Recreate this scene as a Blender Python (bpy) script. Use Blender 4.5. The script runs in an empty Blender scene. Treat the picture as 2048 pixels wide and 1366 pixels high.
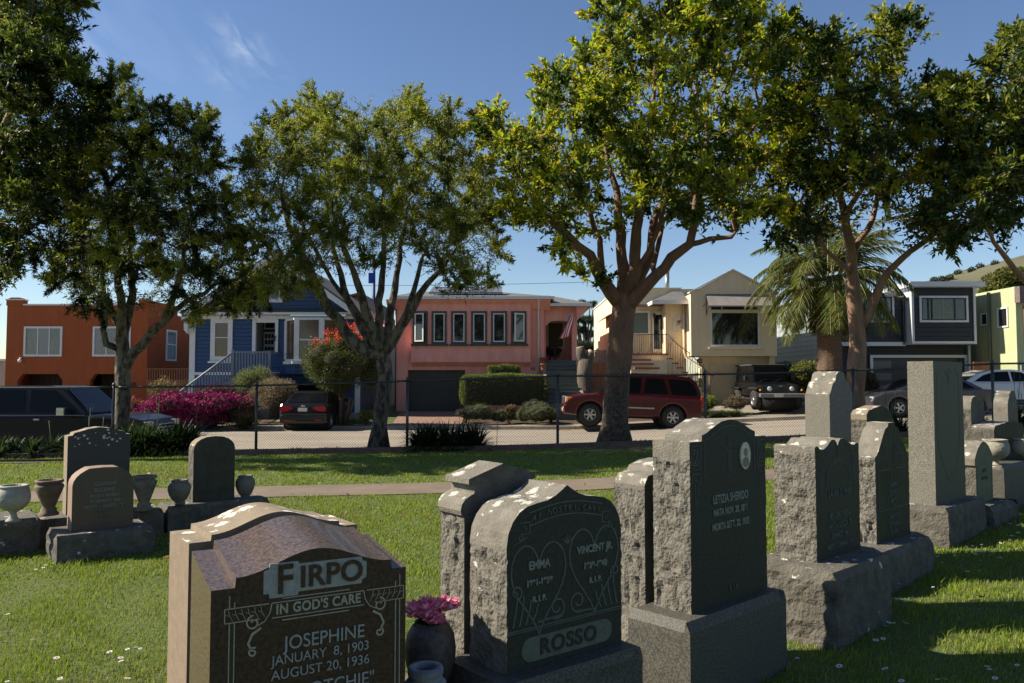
import bpy, bmesh, math, random
import numpy as np
from mathutils import Vector, Matrix, noise
random.seed(7); RNG = np.random.default_rng(11)
R = math.radians
scene = bpy.context.scene
# ---------------- camera, sky, sun, exposure ----------------
CAMZ = 1.5; PITCH = R(2.77); FPX = 1593.0
cd = bpy.data.cameras.new('camera'); cam = bpy.data.objects.new('camera', cd)
scene.collection.objects.link(cam); scene.camera = cam
cam.location = (0, 0, CAMZ); cam.rotation_euler = (math.pi/2 + PITCH, 0, 0)
cd.sensor_width = 36.0; cd.lens = FPX/2048*36; cd.clip_start = 0.05; cd.clip_end = 6000
SUN_EL, SUN_AZ = R(37), R(-86)            # azimuth from +Y towards +X
sunv = Vector((math.sin(SUN_AZ)*math.cos(SUN_EL), math.cos(SUN_AZ)*math.cos(SUN_EL), math.sin(SUN_EL)))
sl = bpy.data.lights.new('sun', 'SUN'); sl.energy = 5.0; sl.angle = R(0.5); sl.color = (1.0, 0.90, 0.73)
so = bpy.data.objects.new('sun', sl); scene.collection.objects.link(so)
so.rotation_euler = sunv.to_track_quat('Z', 'Y').to_euler()
w = bpy.data.worlds.new('World'); scene.world = w; w.use_nodes = True
nt = w.node_tree; nt.nodes.clear()
sky = nt.nodes.new('ShaderNodeTexSky'); sky.sky_type = 'NISHITA'; sky.sun_disc = False
sky.sun_elevation = SUN_EL; sky.sun_rotation = SUN_AZ; sky.air_density = 1.0; sky.dust_density = 0.15; sky.ozone_density = 2.6
bg = nt.nodes.new('ShaderNodeBackground'); bg.inputs[1].default_value = 0.065
wo = nt.nodes.new('ShaderNodeOutputWorld')
# thin cirrus wisps
tc = nt.nodes.new('ShaderNodeTexCoord')
def wisp(px, py, rad, sc, amt):
    d = Vector(((px-1024)/FPX, math.cos(PITCH)-(683-py)/FPX*math.sin(PITCH), math.sin(PITCH)+(683-py)/FPX*math.cos(PITCH))).normalized()
    sub = nt.nodes.new('ShaderNodeVectorMath'); sub.operation = 'SUBTRACT'; sub.inputs[1].default_value = d
    mp = nt.nodes.new('ShaderNodeMapping'); mp.inputs['Rotation'].default_value = (0, R(-40), 0); m2_ = nt.nodes.new('ShaderNodeMapping'); m2_.inputs['Scale'].default_value = (0.6, 1, 1.7); nt.links.new(mp.outputs[0], m2_.inputs[0]); mp_in = mp; mp = m2_
    ln = nt.nodes.new('ShaderNodeVectorMath'); ln.operation = 'LENGTH'
    mr = nt.nodes.new('ShaderNodeMapRange'); mr.inputs[1].default_value = rad; mr.inputs[2].default_value = 0; mr.interpolation_type = 'SMOOTHSTEP'
    no = nt.nodes.new('ShaderNodeTexNoise'); no.inputs['Scale'].default_value = sc; no.inputs['Detail'].default_value = 7; no.inputs['Distortion'].default_value = 0.8
    mr2 = nt.nodes.new('ShaderNodeMapRange'); mr2.inputs[1].default_value = .45; mr2.inputs[2].default_value = .75
    mu = nt.nodes.new('ShaderNodeMath'); mu.operation = 'MULTIPLY'
    mu2 = nt.nodes.new('ShaderNodeMath'); mu2.operation = 'MULTIPLY'; mu2.inputs[1].default_value = amt
    L = nt.links
    L.new(tc.outputs['Generated'], sub.inputs[0]); L.new(sub.outputs[0], mp_in.inputs[0]); L.new(mp.outputs[0], ln.inputs[0])
    L.new(ln.outputs['Value'], mr.inputs[0]); L.new(mp.outputs[0], no.inputs['Vector']); L.new(no.outputs[0], mr2.inputs[0])
    L.new(mr.outputs[0], mu.inputs[0]); L.new(mr2.outputs[0], mu.inputs[1]); L.new(mu.outputs[0], mu2.inputs[0])
    return mu2.outputs[0]
prev = sky.outputs[0]
for a in ((495, 95, .05, 26, .38), (450, 150, .045, 30, .16), (180, 60, .16, 9, .18), (940, 300, .08, 16, .18), (560, 620, .3, 8, .12)):
    m = nt.nodes.new('ShaderNodeMix'); m.data_type = 'RGBA'; m.inputs[7].default_value = (8.0, 8.4, 9.2, 1)
    nt.links.new(wisp(*a), m.inputs[0]); nt.links.new(prev, m.inputs[6]); prev = m.outputs[2]
hs = nt.nodes.new('ShaderNodeHueSaturation'); hs.inputs['Saturation'].default_value = 1.06; hs.inputs['Hue'].default_value = .506
nt.links.new(prev, hs.inputs['Color']); nt.links.new(hs.outputs[0], bg.inputs[0]); nt.links.new(bg.outputs[0], wo.inputs[0])
vs = scene.view_settings; vs.view_transform = 'Standard'; vs.look = 'None'; vs.exposure = 1.02; vs.gamma = 1.0; vs.use_curve_mapping = False
scene.cycles.max_bounces = 6; scene.cycles.transparent_max_bounces = 8; scene.cycles.diffuse_bounces = 3; scene.cycles.glossy_bounces = 3

# ---------------- measuring helpers ----------------
def P(px, py, Y):
    "world point at distance Y seen at photo pixel (px, py)"
    u = (px-1024)/FPX; v = (683-py)/FPX
    s = Y/(math.cos(PITCH) - v*math.sin(PITCH))
    return Vector((u*s, Y, CAMZ + s*(math.sin(PITCH)+v*math.cos(PITCH))))
def PX(px, Y): return P(px, 760, Y).x
def PZ(py, Y): return P(1024, py, Y).z

# ---------------- tags, meshes ----------------
def tag(o, label=None, cat=None, group=None, kind=None):
    if label: o['label'] = label
    if cat: o['category'] = cat
    if group: o['group'] = group
    if kind: o['kind'] = kind
    return o
def empty(name, loc=(0, 0, 0), rz=0, label=None, cat=None, group=None):
    o = bpy.data.objects.new(name, None); scene.collection.objects.link(o)
    o.location = loc; o.rotation_euler = (0, 0, rz); o.empty_display_size = .2
    return tag(o, label, cat, group)
def link(name, me, mats, parent=None, loc=None, rot=None):
    o = bpy.data.objects.new(name, me); scene.collection.objects.link(o)
    if mats is not None:
        for m in (mats if isinstance(mats, (list, tuple)) else [mats]): me.materials.append(m)
    if parent: o.parent = parent
    if loc is not None: o.location = loc
    if rot is not None: o.rotation_euler = rot
    return o
def npmesh(name, V, F, col=None, smooth=False, mi=None):
    V = np.asarray(V, dtype=np.float32); F = np.asarray(F, dtype=np.int32)
    me = bpy.data.meshes.new(name); n, k = F.shape
    me.vertices.add(len(V)); me.vertices.foreach_set('co', V.ravel())
    me.loops.add(n*k); me.loops.foreach_set('vertex_index', F.ravel())
    me.polygons.add(n); me.polygons.foreach_set('loop_start', np.arange(0, n*k, k, dtype=np.int32))
    me.polygons.foreach_set('loop_total', np.full(n, k, dtype=np.int32))
    if mi is not None: me.polygons.foreach_set('material_index', np.asarray(mi, dtype=np.int32))
    if smooth: me.polygons.foreach_set('use_smooth', np.ones(n, dtype=bool))
    me.update(calc_edges=True)
    if col is not None:
        a = me.color_attributes.new('col', 'FLOAT_COLOR', 'POINT')
        c = np.ones((len(V), 4), dtype=np.float32); c[:, :3] = col
        a.data.foreach_set('color', c.ravel())
    return me
class MB:
    "collects shapes into ONE mesh"
    def __init__(s): s.v = []; s.f = []; s.m = []; s.sm = []
    def add(s, vs, fs, mi=0, smooth=False, M=None):
        b = len(s.v)
        s.v += [tuple(M @ Vector(v)) for v in vs] if M is not None else [tuple(v) for v in vs]
        for f in fs: s.f.append([b+i for i in f]); s.m.append(mi); s.sm.append(smooth)
        return s
    def box(s, x0, x1, y0, y1, z0, z1, mi=0, M=None):
        return s.add([(x0,y0,z0),(x1,y0,z0),(x1,y1,z0),(x0,y1,z0),(x0,y0,z1),(x1,y0,z1),(x1,y1,z1),(x0,y1,z1)],
                     [(0,3,2,1),(4,5,6,7),(0,1,5,4),(1,2,6,5),(2,3,7,6),(3,0,4,7)], mi, False, M)
    def rbox(s, x0, x1, y0, y1, z0, z1, r=.02, mi=0, M=None):
        "box with all edges chamfered"
        vs = []; ix = {}
        for i, x in enumerate((x0, x1)):
            for j, y in enumerate((y0, y1)):
                for k, z in enumerate((z0, z1)):
                    sx, sy, sz = (r if i == 0 else -r), (r if j == 0 else -r), (r if k == 0 else -r)
                    ix[i,j,k] = len(vs)
                    vs += [(x, y+sy, z+sz), (x+sx, y, z+sz), (x+sx, y+sy, z)]
        f = []
        for i in (0, 1): f.append([ix[i,a,b] for a, b in ((0,0),(1,0),(1,1),(0,1))][::(1 if i else -1)])
        for j in (0, 1): f.append([ix[a,j,b]+1 for a, b in ((0,0),(0,1),(1,1),(1,0))][::(1 if j else -1)])
        for k in (0, 1): f.append([ix[a,b,k]+2 for a, b in ((0,0),(1,0),(1,1),(0,1))][::(1 if k else -1)])
        for j in (0, 1):
            for k in (0, 1):
                q = [ix[0,j,k]+1, ix[1,j,k]+1, ix[1,j,k]+2, ix[0,j,k]+2]; f.append(q if (j != k) == False and j == 0 or (j and k) and False else q)
        for i in (0, 1):
            for k in (0, 1): f.append([ix[i,0,k], ix[i,1,k], ix[i,1,k]+2, ix[i,0,k]+2])
            for j in (0, 1): f.append([ix[i,j,0], ix[i,j,1], ix[i,j,1]+1, ix[i,j,0]+1])
            for j in (0, 1):
                for k in (0, 1): f.append([ix[i,j,k], ix[i,j,k]+1, ix[i,j,k]+2])
        return s.add(vs, f, mi, False, M)
    def tube(s, pts, rad, n=8, mi=0, smooth=True, cap=True, M=None):
        pts = [Vector(p) for p in pts]; rad = rad if hasattr(rad, '__len__') else [rad]*len(pts)
        vs = []; up = None
        for i, p in enumerate(pts):
            t = (pts[min(i+1, len(pts)-1)] - pts[max(i-1, 0)])
            t = t.normalized() if t.length > 1e-9 else Vector((0,0,1))
            if up is None: up = Vector((0,0,1)).cross(t); up = up.normalized() if up.length > .05 else Vector((1,0,0))
            up = (up - t*up.dot(t)); up = up.normalized() if up.length > 1e-6 else t.orthogonal().normalized()
            b = t.cross(up)
            for k in range(n):
                a = 2*math.pi*k/n; vs.append(p + (up*math.cos(a)+b*math.sin(a))*rad[i])
        fs = [[i*n+k, i*n+(k+1)%n, (i+1)*n+(k+1)%n, (i+1)*n+k] for i in range(len(pts)-1) for k in range(n)]
        if cap: fs += [list(range(n))[::-1], [(len(pts)-1)*n+k for k in range(n)]]
        return s.add(vs, fs, mi, smooth, M)
    def lathe(s, prof, n=24, mi=0, c=(0,0,0), M=None, cap=True):
        vs = [(c[0]+r*math.cos(2*math.pi*k/n), c[1]+r*math.sin(2*math.pi*k/n), c[2]+z) for r, z in prof for k in range(n)]
        fs = [[i*n+k, i*n+(k+1)%n, (i+1)*n+(k+1)%n, (i+1)*n+k] for i in range(len(prof)-1) for k in range(n)]
        if cap: fs += [list(range(n))[::-1], [(len(prof)-1)*n+k for k in range(n)]]
        return s.add(vs, fs, mi, True, M)
    def prism(s, poly, a, b, ax='y', mi=0, M=None, smooth=False):
        "poly in the plane across the axis, extruded from a to b"
        def q(u, v, t): return {'y': (u, t, v), 'x': (t, u, v), 'z': (u, v, t)}[ax]
        n = len(poly); vs = [q(u, v, a) for u, v in poly] + [q(u, v, b) for u, v in poly]
        fs = [list(range(n)), [n+i for i in range(n)][::-1]] + [[i, (i+1)%n, n+(i+1)%n, n+i] for i in range(n)]
        return s.add(vs, fs, mi, smooth, M)
    def quad(s, a, b, c, d, mi=0): return s.add([a, b, c, d], [(0,1,2,3)], mi)
    def build(s, name, mats, parent=None, loc=None, rot=None, fix=True, bevel=0):
        me = bpy.data.meshes.new(name); me.from_pydata(s.v, [], s.f)
        me.polygons.foreach_set('material_index', s.m); me.polygons.foreach_set('use_smooth', s.sm)
        if fix:
            bm = bmesh.new(); bm.from_mesh(me); bmesh.ops.recalc_face_normals(bm, faces=bm.faces)
            if bevel: bmesh.ops.bevel(bm, geom=[e for e in bm.edges if len(e.link_faces) == 2 and e.calc_face_angle(0) > .6], offset=bevel, segments=2, affect='EDGES', clamp_overlap=True)
            bm.to_mesh(me); bm.free()
        me.update()
        return link(name, me, mats, parent, loc, rot)
def chain_thing(o, *a, **k): return tag(o, *a, **k)

# ---------------- materials ----------------
MATS = {}
def mat(name, c1, c2=None, scale=6, rough=.7, bump=0, bscale=40, metal=0, spec=.5, detail=5, coat=0, attr=False, trans=0, objco=True, stretch=None, ramp=(.35, .65), bdist=.02):
    if name in MATS: return MATS[name]
    m = bpy.data.materials.new(name); m.use_nodes = True; MATS[name] = m
    nt = m.node_tree; b = nt.nodes['Principled BSDF']; L = nt.links
    b.inputs['Roughness'].default_value = rough; b.inputs['Metallic'].default_value = metal
    b.inputs['Specular IOR Level'].default_value = spec
    if coat: b.inputs['Coat Weight'].default_value = coat; b.inputs['Coat Roughness'].default_value = .03
    b.inputs['Base Color'].default_value = (*c1, 1)
    tc = nt.nodes.new('ShaderNodeTexCoord'); vec = tc.outputs['Object']
    if stretch:
        mp = nt.nodes.new('ShaderNodeMapping'); mp.inputs['Scale'].default_value = stretch; L.new(vec, mp.inputs[0]); vec = mp.outputs[0]
    colout = None
    if c2 is not None:
        no = nt.nodes.new('ShaderNodeTexNoise'); no.inputs['Scale'].default_value = scale; no.inputs['Detail'].default_value = detail; no.inputs['Roughness'].default_value = .65
        L.new(vec, no.inputs['Vector'])
        cr = nt.nodes.new('ShaderNodeValToRGB'); cr.color_ramp.elements[0].position = ramp[0]; cr.color_ramp.elements[1].position = ramp[1]
        cr.color_ramp.elements[0].color = (*c1, 1); cr.color_ramp.elements[1].color = (*c2, 1)
        L.new(no.outputs[0], cr.inputs[0]); colout = cr.outputs[0]
    if attr:
        at = nt.nodes.new('ShaderNodeAttribute'); at.attribute_name = 'col'; colout = at.outputs['Color']
    if colout: L.new(colout, b.inputs['Base Color'])
    if bump:
        n2 = nt.nodes.new('ShaderNodeTexNoise'); n2.inputs['Scale'].default_value = bscale; n2.inputs['Detail'].default_value = 6
        L.new(vec, n2.inputs['Vector'])
        bp = nt.nodes.new('ShaderNodeBump'); bp.inputs['Strength'].default_value = bump; bp.inputs['Distance'].default_value = bdist
        L.new(n2.outputs[0], bp.inputs['Height']); L.new(bp.outputs[0], b.inputs['Normal'])
    if trans:
        tr = nt.nodes.new('ShaderNodeBsdfTranslucent'); mx = nt.nodes.new('ShaderNodeMixShader'); mx.inputs[0].default_value = trans
        if colout: L.new(colout, tr.inputs[0])
        else: tr.inputs[0].default_value = (*c1, 1)
        L.new(b.outputs[0], mx.inputs[1]); L.new(tr.outputs[0], mx.inputs[2]); L.new(mx.outputs[0], nt.nodes['Material Output'].inputs[0])
    return m
def add_node_lichen(m, col=(.50, .50, .45), scale=9, thr=.66, top_only=True):
    "patches of pale lichen mixed over the material's colour"
    nt = m.node_tree; b = nt.nodes['Principled BSDF']; L = nt.links
    src = b.inputs['Base Color'].links[0].from_socket if b.inputs['Base Color'].links else None
    tc = nt.nodes.new('ShaderNodeTexCoord'); no = nt.nodes.new('ShaderNodeTexVoronoi'); no.inputs['Scale'].default_value = scale
    n2 = nt.nodes.new('ShaderNodeTexNoise'); n2.inputs['Scale'].default_value = scale*.5; n2.inputs['Detail'].default_value = 3
    n3 = nt.nodes.new('ShaderNodeTexNoise'); n3.inputs['Scale'].default_value = scale*5; n3.inputs['Detail'].default_value = 4
    sub = nt.nodes.new('ShaderNodeMath'); sub.operation = 'SUBTRACT'; sub.inputs[0].default_value = 1.0
    a1 = nt.nodes.new('ShaderNodeMath'); a1.operation = 'MULTIPLY_ADD'; a1.inputs[1].default_value = .8
    a2 = nt.nodes.new('ShaderNodeMath'); a2.operation = 'MULTIPLY_ADD'; a2.inputs[1].default_value = .75
    L.new(tc.outputs['Object'], no.inputs['Vector']); L.new(tc.outputs['Object'], n2.inputs['Vector']); L.new(tc.outputs['Object'], n3.inputs['Vector'])
    L.new(no.outputs['Distance'], sub.inputs[1]); L.new(n2.outputs[0], a1.inputs[0]); L.new(sub.outputs[0], a1.inputs[2])
    L.new(n3.outputs[0], a2.inputs[0]); L.new(a1.outputs[0], a2.inputs[2])
    mr = nt.nodes.new('ShaderNodeMapRange'); mr.inputs[1].default_value = 1.37+thr*.4; mr.inputs[2].default_value = 1.37+thr*.4+.09
    last = a2.outputs[0]
    if top_only:
        ge = nt.nodes.new('ShaderNodeNewGeometry'); sx = nt.nodes.new('ShaderNodeSeparateXYZ'); L.new(ge.outputs['Normal'], sx.inputs[0])
        mz = nt.nodes.new('ShaderNodeMath'); mz.operation = 'MULTIPLY_ADD'; mz.inputs[1].default_value = .25
        L.new(sx.outputs[2], mz.inputs[0]); L.new(last, mz.inputs[2]); last = mz.outputs[0]
    L.new(last, mr.inputs[0])
    mx = nt.nodes.new('ShaderNodeMix'); mx.data_type = 'RGBA'; L.new(mr.outputs[0], mx.inputs[0]); mx.inputs[7].default_value = (*col, 1)
    if src: L.new(src, mx.inputs[6])
    else: mx.inputs[6].default_value = b.inputs['Base Color'].default_value
    L.new(mx.outputs[2], b.inputs['Base Color']); return m
def siding_mat(name, c, pitch, rough=.55, strength=.7):
    "horizontal lap boards"
    m = mat(name, c, tuple(x*.86 for x in c), 3, rough, spec=.3); nt = m.node_tree; L = nt.links; b = nt.nodes['Principled BSDF']
    tc = nt.nodes.new('ShaderNodeTexCoord'); sx = nt.nodes.new('ShaderNodeSeparateXYZ'); L.new(tc.outputs['Object'], sx.inputs[0])
    dv = nt.nodes.new('ShaderNodeMath'); dv.operation = 'DIVIDE'; dv.inputs[1].default_value = pitch; L.new(sx.outputs[2], dv.inputs[0])
    fr = nt.nodes.new('ShaderNodeMath'); fr.operation = 'FRACT'; L.new(dv.outputs[0], fr.inputs[0])
    cr = nt.nodes.new('ShaderNodeValToRGB'); e = cr.color_ramp.elements; e[0].position = 0; e[0].color = (1,1,1,1); e[1].position = .86; e[1].color = (.55,.55,.55,1)
    x = cr.color_ramp.elements.new(.9); x.color = (0,0,0,1)
    L.new(fr.outputs[0], cr.inputs[0]); bp = nt.nodes.new('ShaderNodeBump'); bp.inputs['Strength'].default_value = strength; bp.inputs['Distance'].default_value = .03
    L.new(cr.outputs[0], bp.inputs['Height']); L.new(bp.outputs[0], b.inputs['Normal'])
    # joints: shade in the gap between boards painted as a dark line
    mr = nt.nodes.new('ShaderNodeMapRange'); mr.inputs[1].default_value = .88; mr.inputs[2].default_value = .93
    L.new(fr.outputs[0], mr.inputs[0]); mx = nt.nodes.new('ShaderNodeMix'); mx.data_type = 'RGBA'
    L.new(b.inputs['Base Color'].links[0].from_socket, mx.inputs[6]); mx.inputs[7].default_value = (*[v*.35 for v in c], 1)
    L.new(mr.outputs[0], mx.inputs[0]); L.new(mx.outputs[2], b.inputs['Base Color']); return m
white = mat('white_paint', (.70,.70,.68), (.60,.60,.57), 8, .5)
glass = mat('window_glass', (.012,.014,.016), None, rough=.04, spec=.9)
def glass_m(): return glass
blackm = mat('black_trim', (.012,.012,.013), None, rough=.5)
chrome = mat('chrome', (.62,.63,.65), None, rough=.15, metal=1)
galv = mat('galvanised_steel', (.10,.11,.11), (.06,.068,.07), 14, .45, metal=.6)
leafm = mat('leaf', (.1,.2,.05), None, rough=.42, spec=.32, attr=True, trans=.50)
grassm = mat('grass_blade', (.1,.2,.05), None, rough=.55, spec=.3, attr=True, trans=.42)
petalm = mat('petal', (.6,.1,.3), None, rough=.6, attr=True, trans=.3)

# ---------------- ground heights ----------------
def zf(x): return .02 + (.034*x if x > 0 else .016*x)          # foot of the fence
def zr(x): return -.38 + .045*max(x-2.5, 0) - .0*max(-x-5, 0)   # roadway
def sm(a, b, t):
    t = min(max((t-a)/(b-a), 0), 1); return t*t*(3-2*t)
YARD = 34.5
def gz(x, y):
    x = max(min(x, 26), -26)
    if y < 17.0:
        k = sm(8.5, 16.5, y); return zf(x)*k + (.045*max(x-.8, 0) + .01*min(x, 0))*(1-k)
    if y < 18.6: return zf(x) + (zr(x)-zf(x))*sm(17.9, 18.6, y)
    if y < 30.45: return zr(x)
    if y < 31.6: return zr(x)+.13
    return zr(x)+.13 + (zyard(x)-zr(x)-.13)*sm(31.6, YARD, y)
def zyard(x): return zr(x)+.47
def sheet(name, x0, x1, ys, m, dz=0, nx=60, label=None, kind='structure', xf=None, zfun=None):
    V = []; F = []
    if np.isscalar(ys[0]): ys = list(ys)
    for j, y in enumerate(ys):
        for i in range(nx+1):
            x = x0+(x1-x0)*i/nx; yy = y(x) if callable(y) else y
            V.append((x, yy, (zfun or gz)(x, yy)+dz))
    n = nx+1
    for j in range(len(ys)-1):
        for i in range(nx): F.append((j*n+i, j*n+i+1, (j+1)*n+i+1, (j+1)*n+i))
    o = link(name, npmesh(name, V, F, smooth=True), m); tag(o, kind=kind); return o
# ---------------- ground, road, paths, hill ----------------
lawnm = mat('lawn_soil', (.045,.075,.014), (.085,.10,.028), 1.1, .9, bump=.6, bscale=60, ramp=(.3,.7))
V = []; F = []
xs = [-900,-400,-150,-60,-40] + list(np.linspace(-28, 28, 71)) + [40,60,150,400,900]
ys = [-60,-20,-5] + list(np.linspace(0, 8.5, 9)) + list(np.linspace(9, 16.8, 14)) + [17,17.5,17.9,18.1,18.3,18.45,18.6,20,24,28,30.44,30.46,31,31.6,32.2,33,33.8,34.5,36,45,60,150,400,900]
for y in ys:
    for x in xs: V.append((x, y, gz(x, y) - (.02 if 18.2 < y < 34 else 0)))
n = len(xs)
F = [(j*n+i, j*n+i+1, (j+1)*n+i+1, (j+1)*n+i) for j in range(len(ys)-1) for i in range(n-1)]
ground = link('ground', npmesh('ground', V, F, smooth=True), lawnm); tag(ground, kind='structure')
asph = mat('road_surface', (.31,.265,.21), (.215,.185,.148), .55, .9, detail=10, stretch=(.35,1.3,1), bump=.35, bscale=120, bdist=.01)
conc = mat('pavement_concrete', (.30,.26,.205), (.22,.19,.15), 1.6, .9, bump=.3, bscale=90, bdist=.01)
pathm = mat('path_concrete', (.165,.125,.092), (.115,.088,.066), 1.3, .9, bump=.4, bscale=70, bdist=.01)
drive = mat('driveway_brick', (.30,.17,.12), (.22,.14,.11), 9, .9, bump=.4, bscale=30)
soil = mat('garden_soil', (.085,.055,.035), (.05,.035,.022), 6, .95, bump=.8, bscale=30)
sheet('road', -60, 60, [18.62, 22, 26, 30.3], asph, .004, 120)
def ypth(k): return lambda x: 11.25 + .075*x + k
sheet('path', -14, 16, [ypth(-.55), ypth(0), ypth(.55)], pathm, .012, 90)
mb = MB()                                                        # far kerb with lowered driveway ramps
for i in range(60):
    x = -24+i*.8; z = zr(x)
    mb.add([(x,30.3,z-.05),(x+.79,30.3,zr(x+.8)-.05),(x+.79,30.34,zr(x+.8)+.126),(x,30.34,z+.126),(x,30.5,z+.137),(x+.79,30.5,zr(x+.8)+.137)],
           [(0,1,2,3),(3,2,5,4)], 0)
tag(mb.build('kerb', conc), kind='structure')
sheet('pavement', -40, 40, [30.5, 31, 31.6], conc, .006, 100)
def drv(name, x0, x1, y1, m, y0=31.6): 
    sheet(name, x0, x1, list(np.linspace(y0, y1, 10)), m, .01, 10)
drv('driveway', -9.6, -6.3, 36, conc)
drv('driveway', PX(812,36), PX(935,36), 35.9, drive)
drv('driveway', 8.3, 12.6, 35.5, conc)
drv('driveway', 15.3, 23, 35.5, conc)
sheet('garden_bed', -22, -9.7, list(np.linspace(31.62, 36, 8)), soil, .008, 20)
sheet('garden_bed', PX(938,36), 8.2, list(np.linspace(31.62, 36, 8)), soil, .008, 20)
sheet('verge', -26, 26, [17.1, 17.5, 18.0], soil, .01, 60)
# timber-coloured kerb under the fence
kb = mat('fence_kerb_concrete', (.15,.088,.07), (.09,.058,.048), 5, .9, bump=.5, bscale=50)
mb = MB()
for i in range(40):
    x0 = -24+i*1.22; x1 = x0+1.214; a, b = zf(x0), zf(x1)
    mb.add([(x0,16.84,a-.2),(x1,16.84,b-.2),(x1,16.84,b+.10),(x0,16.84,a+.10),(x0,17.0,a+.105),(x1,17.0,b+.105),(x0,17.0,a-.2),(x1,17.0,b-.2)],
           [(0,1,2,3),(3,2,5,4),(4,5,7,6),(0,3,4,6),(1,7,5,2)])
tag(mb.build('edging', kb), kind='structure')
# bare soil patch at the foot of the second big tree
def spatch(cx, cy, rx, ry):
    V = [(cx, cy, gz(cx, cy)+.016)]; F = []; n = 30
    for k in range(n):
        a = 2*math.pi*k/n; r = 1+.25*math.sin(3*a+cx)+.12*math.sin(7*a)
        x, y = cx+rx*r*math.cos(a), cy+ry*r*math.sin(a); V.append((x, y, gz(x, y)+.014))
    F = [(0, 1+k, 1+(k+1)%n) for k in range(n)]
    tag(link('soil_patch', npmesh('soil_patch', V, F), soil), kind='structure')
spatch(2.9, 16.1, 1.7, .38); spatch(-9.6, 16.0, 1.5, .4)
# the hill far behind the green house
def hillz(X, Y):
    h = (71+(X-297)*.264 if X > 297 else 71*sm(110, 302, X))*sm(150, 560, Y); h = min(h, 130)
    return h + 3*noise.fractal(Vector((X*.02, Y*.02, 1)), 1, 2, 5)*sm(5, 30, h) + .5
hillm = mat('hill_grass', (.10,.095,.05), (.045,.055,.028), .02, .95, detail=9, ramp=(.42,.6))
V = []; F = []; nx, ny = 70, 30
for j in range(ny+1):
    for i in range(nx+1):
        X = 100+ i*8.0; Y = 150+j*16.0
        t = (X-190)/300.; V.append((X, Y, hillz(X, Y)))
n = nx+1
F = [(j*n+i, j*n+i+1, (j+1)*n+i+1, (j+1)*n+i) for j in range(ny) for i in range(nx)]
tag(link('hill', npmesh('hill', V, F, smooth=True), hillm), kind='structure')

# ---------------- chain-link fence ----------------
FY = 17.06; FH = 1.45
post_x = [-14.2, PX(-60,FY), PX(228,FY), PX(514,FY), PX(815,FY), PX(1115,FY), PX(1410,FY), PX(1706,FY), PX(1985,FY), 13.6, 16.6]
fence = empty('chain_link_fence', (0, FY, 0), label='long grey chain link fence with pipe top rail along the cemetery lawn edge', cat='fence')
def railz(x): return np.interp(x, [PX(0,FY),PX(230,FY),PX(514,FY),PX(815,FY),PX(1115,FY),PX(1410,FY),PX(1706,FY),PX(2000,FY),17],
                               [PZ(775,FY),PZ(774,FY),PZ(771,FY),PZ(762,FY),PZ(752,FY),PZ(749,FY),PZ(740.5,FY),PZ(727,FY),PZ(718,FY)])
for x in post_x:
    mb = MB(); z0 = zf(x)-.1; z1 = railz(x)+.03
    mb.tube([(x,0,z0),(x,0,z1)], .030, 12)
    mb.lathe([(.036,0),(.036,.03),(.026,.055),(.008,.075),(.001,.078)], 12, c=(x,0,z1-.01))
    mb.tube([(x,-.034,z1-.42),(x,.0,z1-.42),(x,.034,z1-.42)], .008, 6)
    for zz in (.35,.75,1.1): mb.lathe([(.034,0),(.034,.02)], 10, c=(x,0,z0+zz))
    mb.build('post', galv, fence)
mb = MB()
for i in range(len(post_x)-1):
    a, b = post_x[i], post_x[i+1]
    pts = [(a+(b-a)*k/8, 0, railz(a+(b-a)*k/8)-.008*math.sin(math.pi*k/8)) for k in range(9)]
    mb.tube(pts, .021, 10)
mb.build('top_rail', galv, fence)
wirem = mat('fence_wire', (.016,.015,.013), (.012,.010,.009), 5, .85, spec=.05)
V = []; F = []
pitch = .0575; x = post_x[0]; rad = .0019
while x < post_x[-1]:
    for s in (1, -1):
        H = (railz(x+s*.7)+.045) - (zf(x)+.06)
        if H <= 0: continue
        p0 = np.array((x, -.026+.003*s, zf(x)+.06)); p1 = np.array((x+s*H, -.026+.003*s, zf(x)+.06+H))
        d = (p1-p0)/np.linalg.norm(p1-p0); u = np.array((0,1.,0)); v = np.cross(d, u); b0 = len(V)
        for p in (p0, p1):
            for a in (0, 2.094, 4.189): V.append(p + rad*(u*math.cos(a)+v*math.sin(a)))
        F += [(b0+k, b0+(k+1)%3, b0+3+(k+1)%3, b0+3+k) for k in range(3)]
    x += pitch
link('wire_mesh', npmesh('wire_mesh', V, F), wirem, fence)
# ---------------- gravestones ----------------
rockm = add_node_lichen(mat('rough_granite', (.15,.138,.115), (.088,.081,.067), 14, .92, bump=.9, bscale=70, bdist=.015), thr=.98)
rockd = add_node_lichen(mat('weathered_granite', (.115,.105,.085), (.062,.057,.046), 11, .93, bump=.9, bscale=55, bdist=.015), thr=1.12)
topm = add_node_lichen(mat('lichened_granite', (.175,.16,.13), (.112,.102,.083), 10, .9, bump=.6, bscale=90, bdist=.01), (.42,.41,.36), 14, .70)
darkface = mat('dark_green_granite', (.037,.040,.033), (.020,.022,.018), 60, .6, spec=.2, bump=.08, bscale=200, bdist=.004)  # dark granite fronts; shade on the faces also put into these colours
oliveface = mat('olive_granite', (.055,.058,.034), (.03,.033,.019), 7, .75, spec=.2, bump=.15, bscale=150, bdist=.005)
greyface = mat('grey_granite', (.075,.078,.062), (.04,.042,.034), 90, .6, spec=.3, bump=.1, bscale=200, bdist=.004, ramp=(.4,.6))
speck = add_node_lichen(mat('speckled_granite', (.175,.163,.132), (.08,.075,.06), 110, .8, bump=.35, bscale=160, bdist=.006, ramp=(.42,.58)), thr=1.1)
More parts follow.
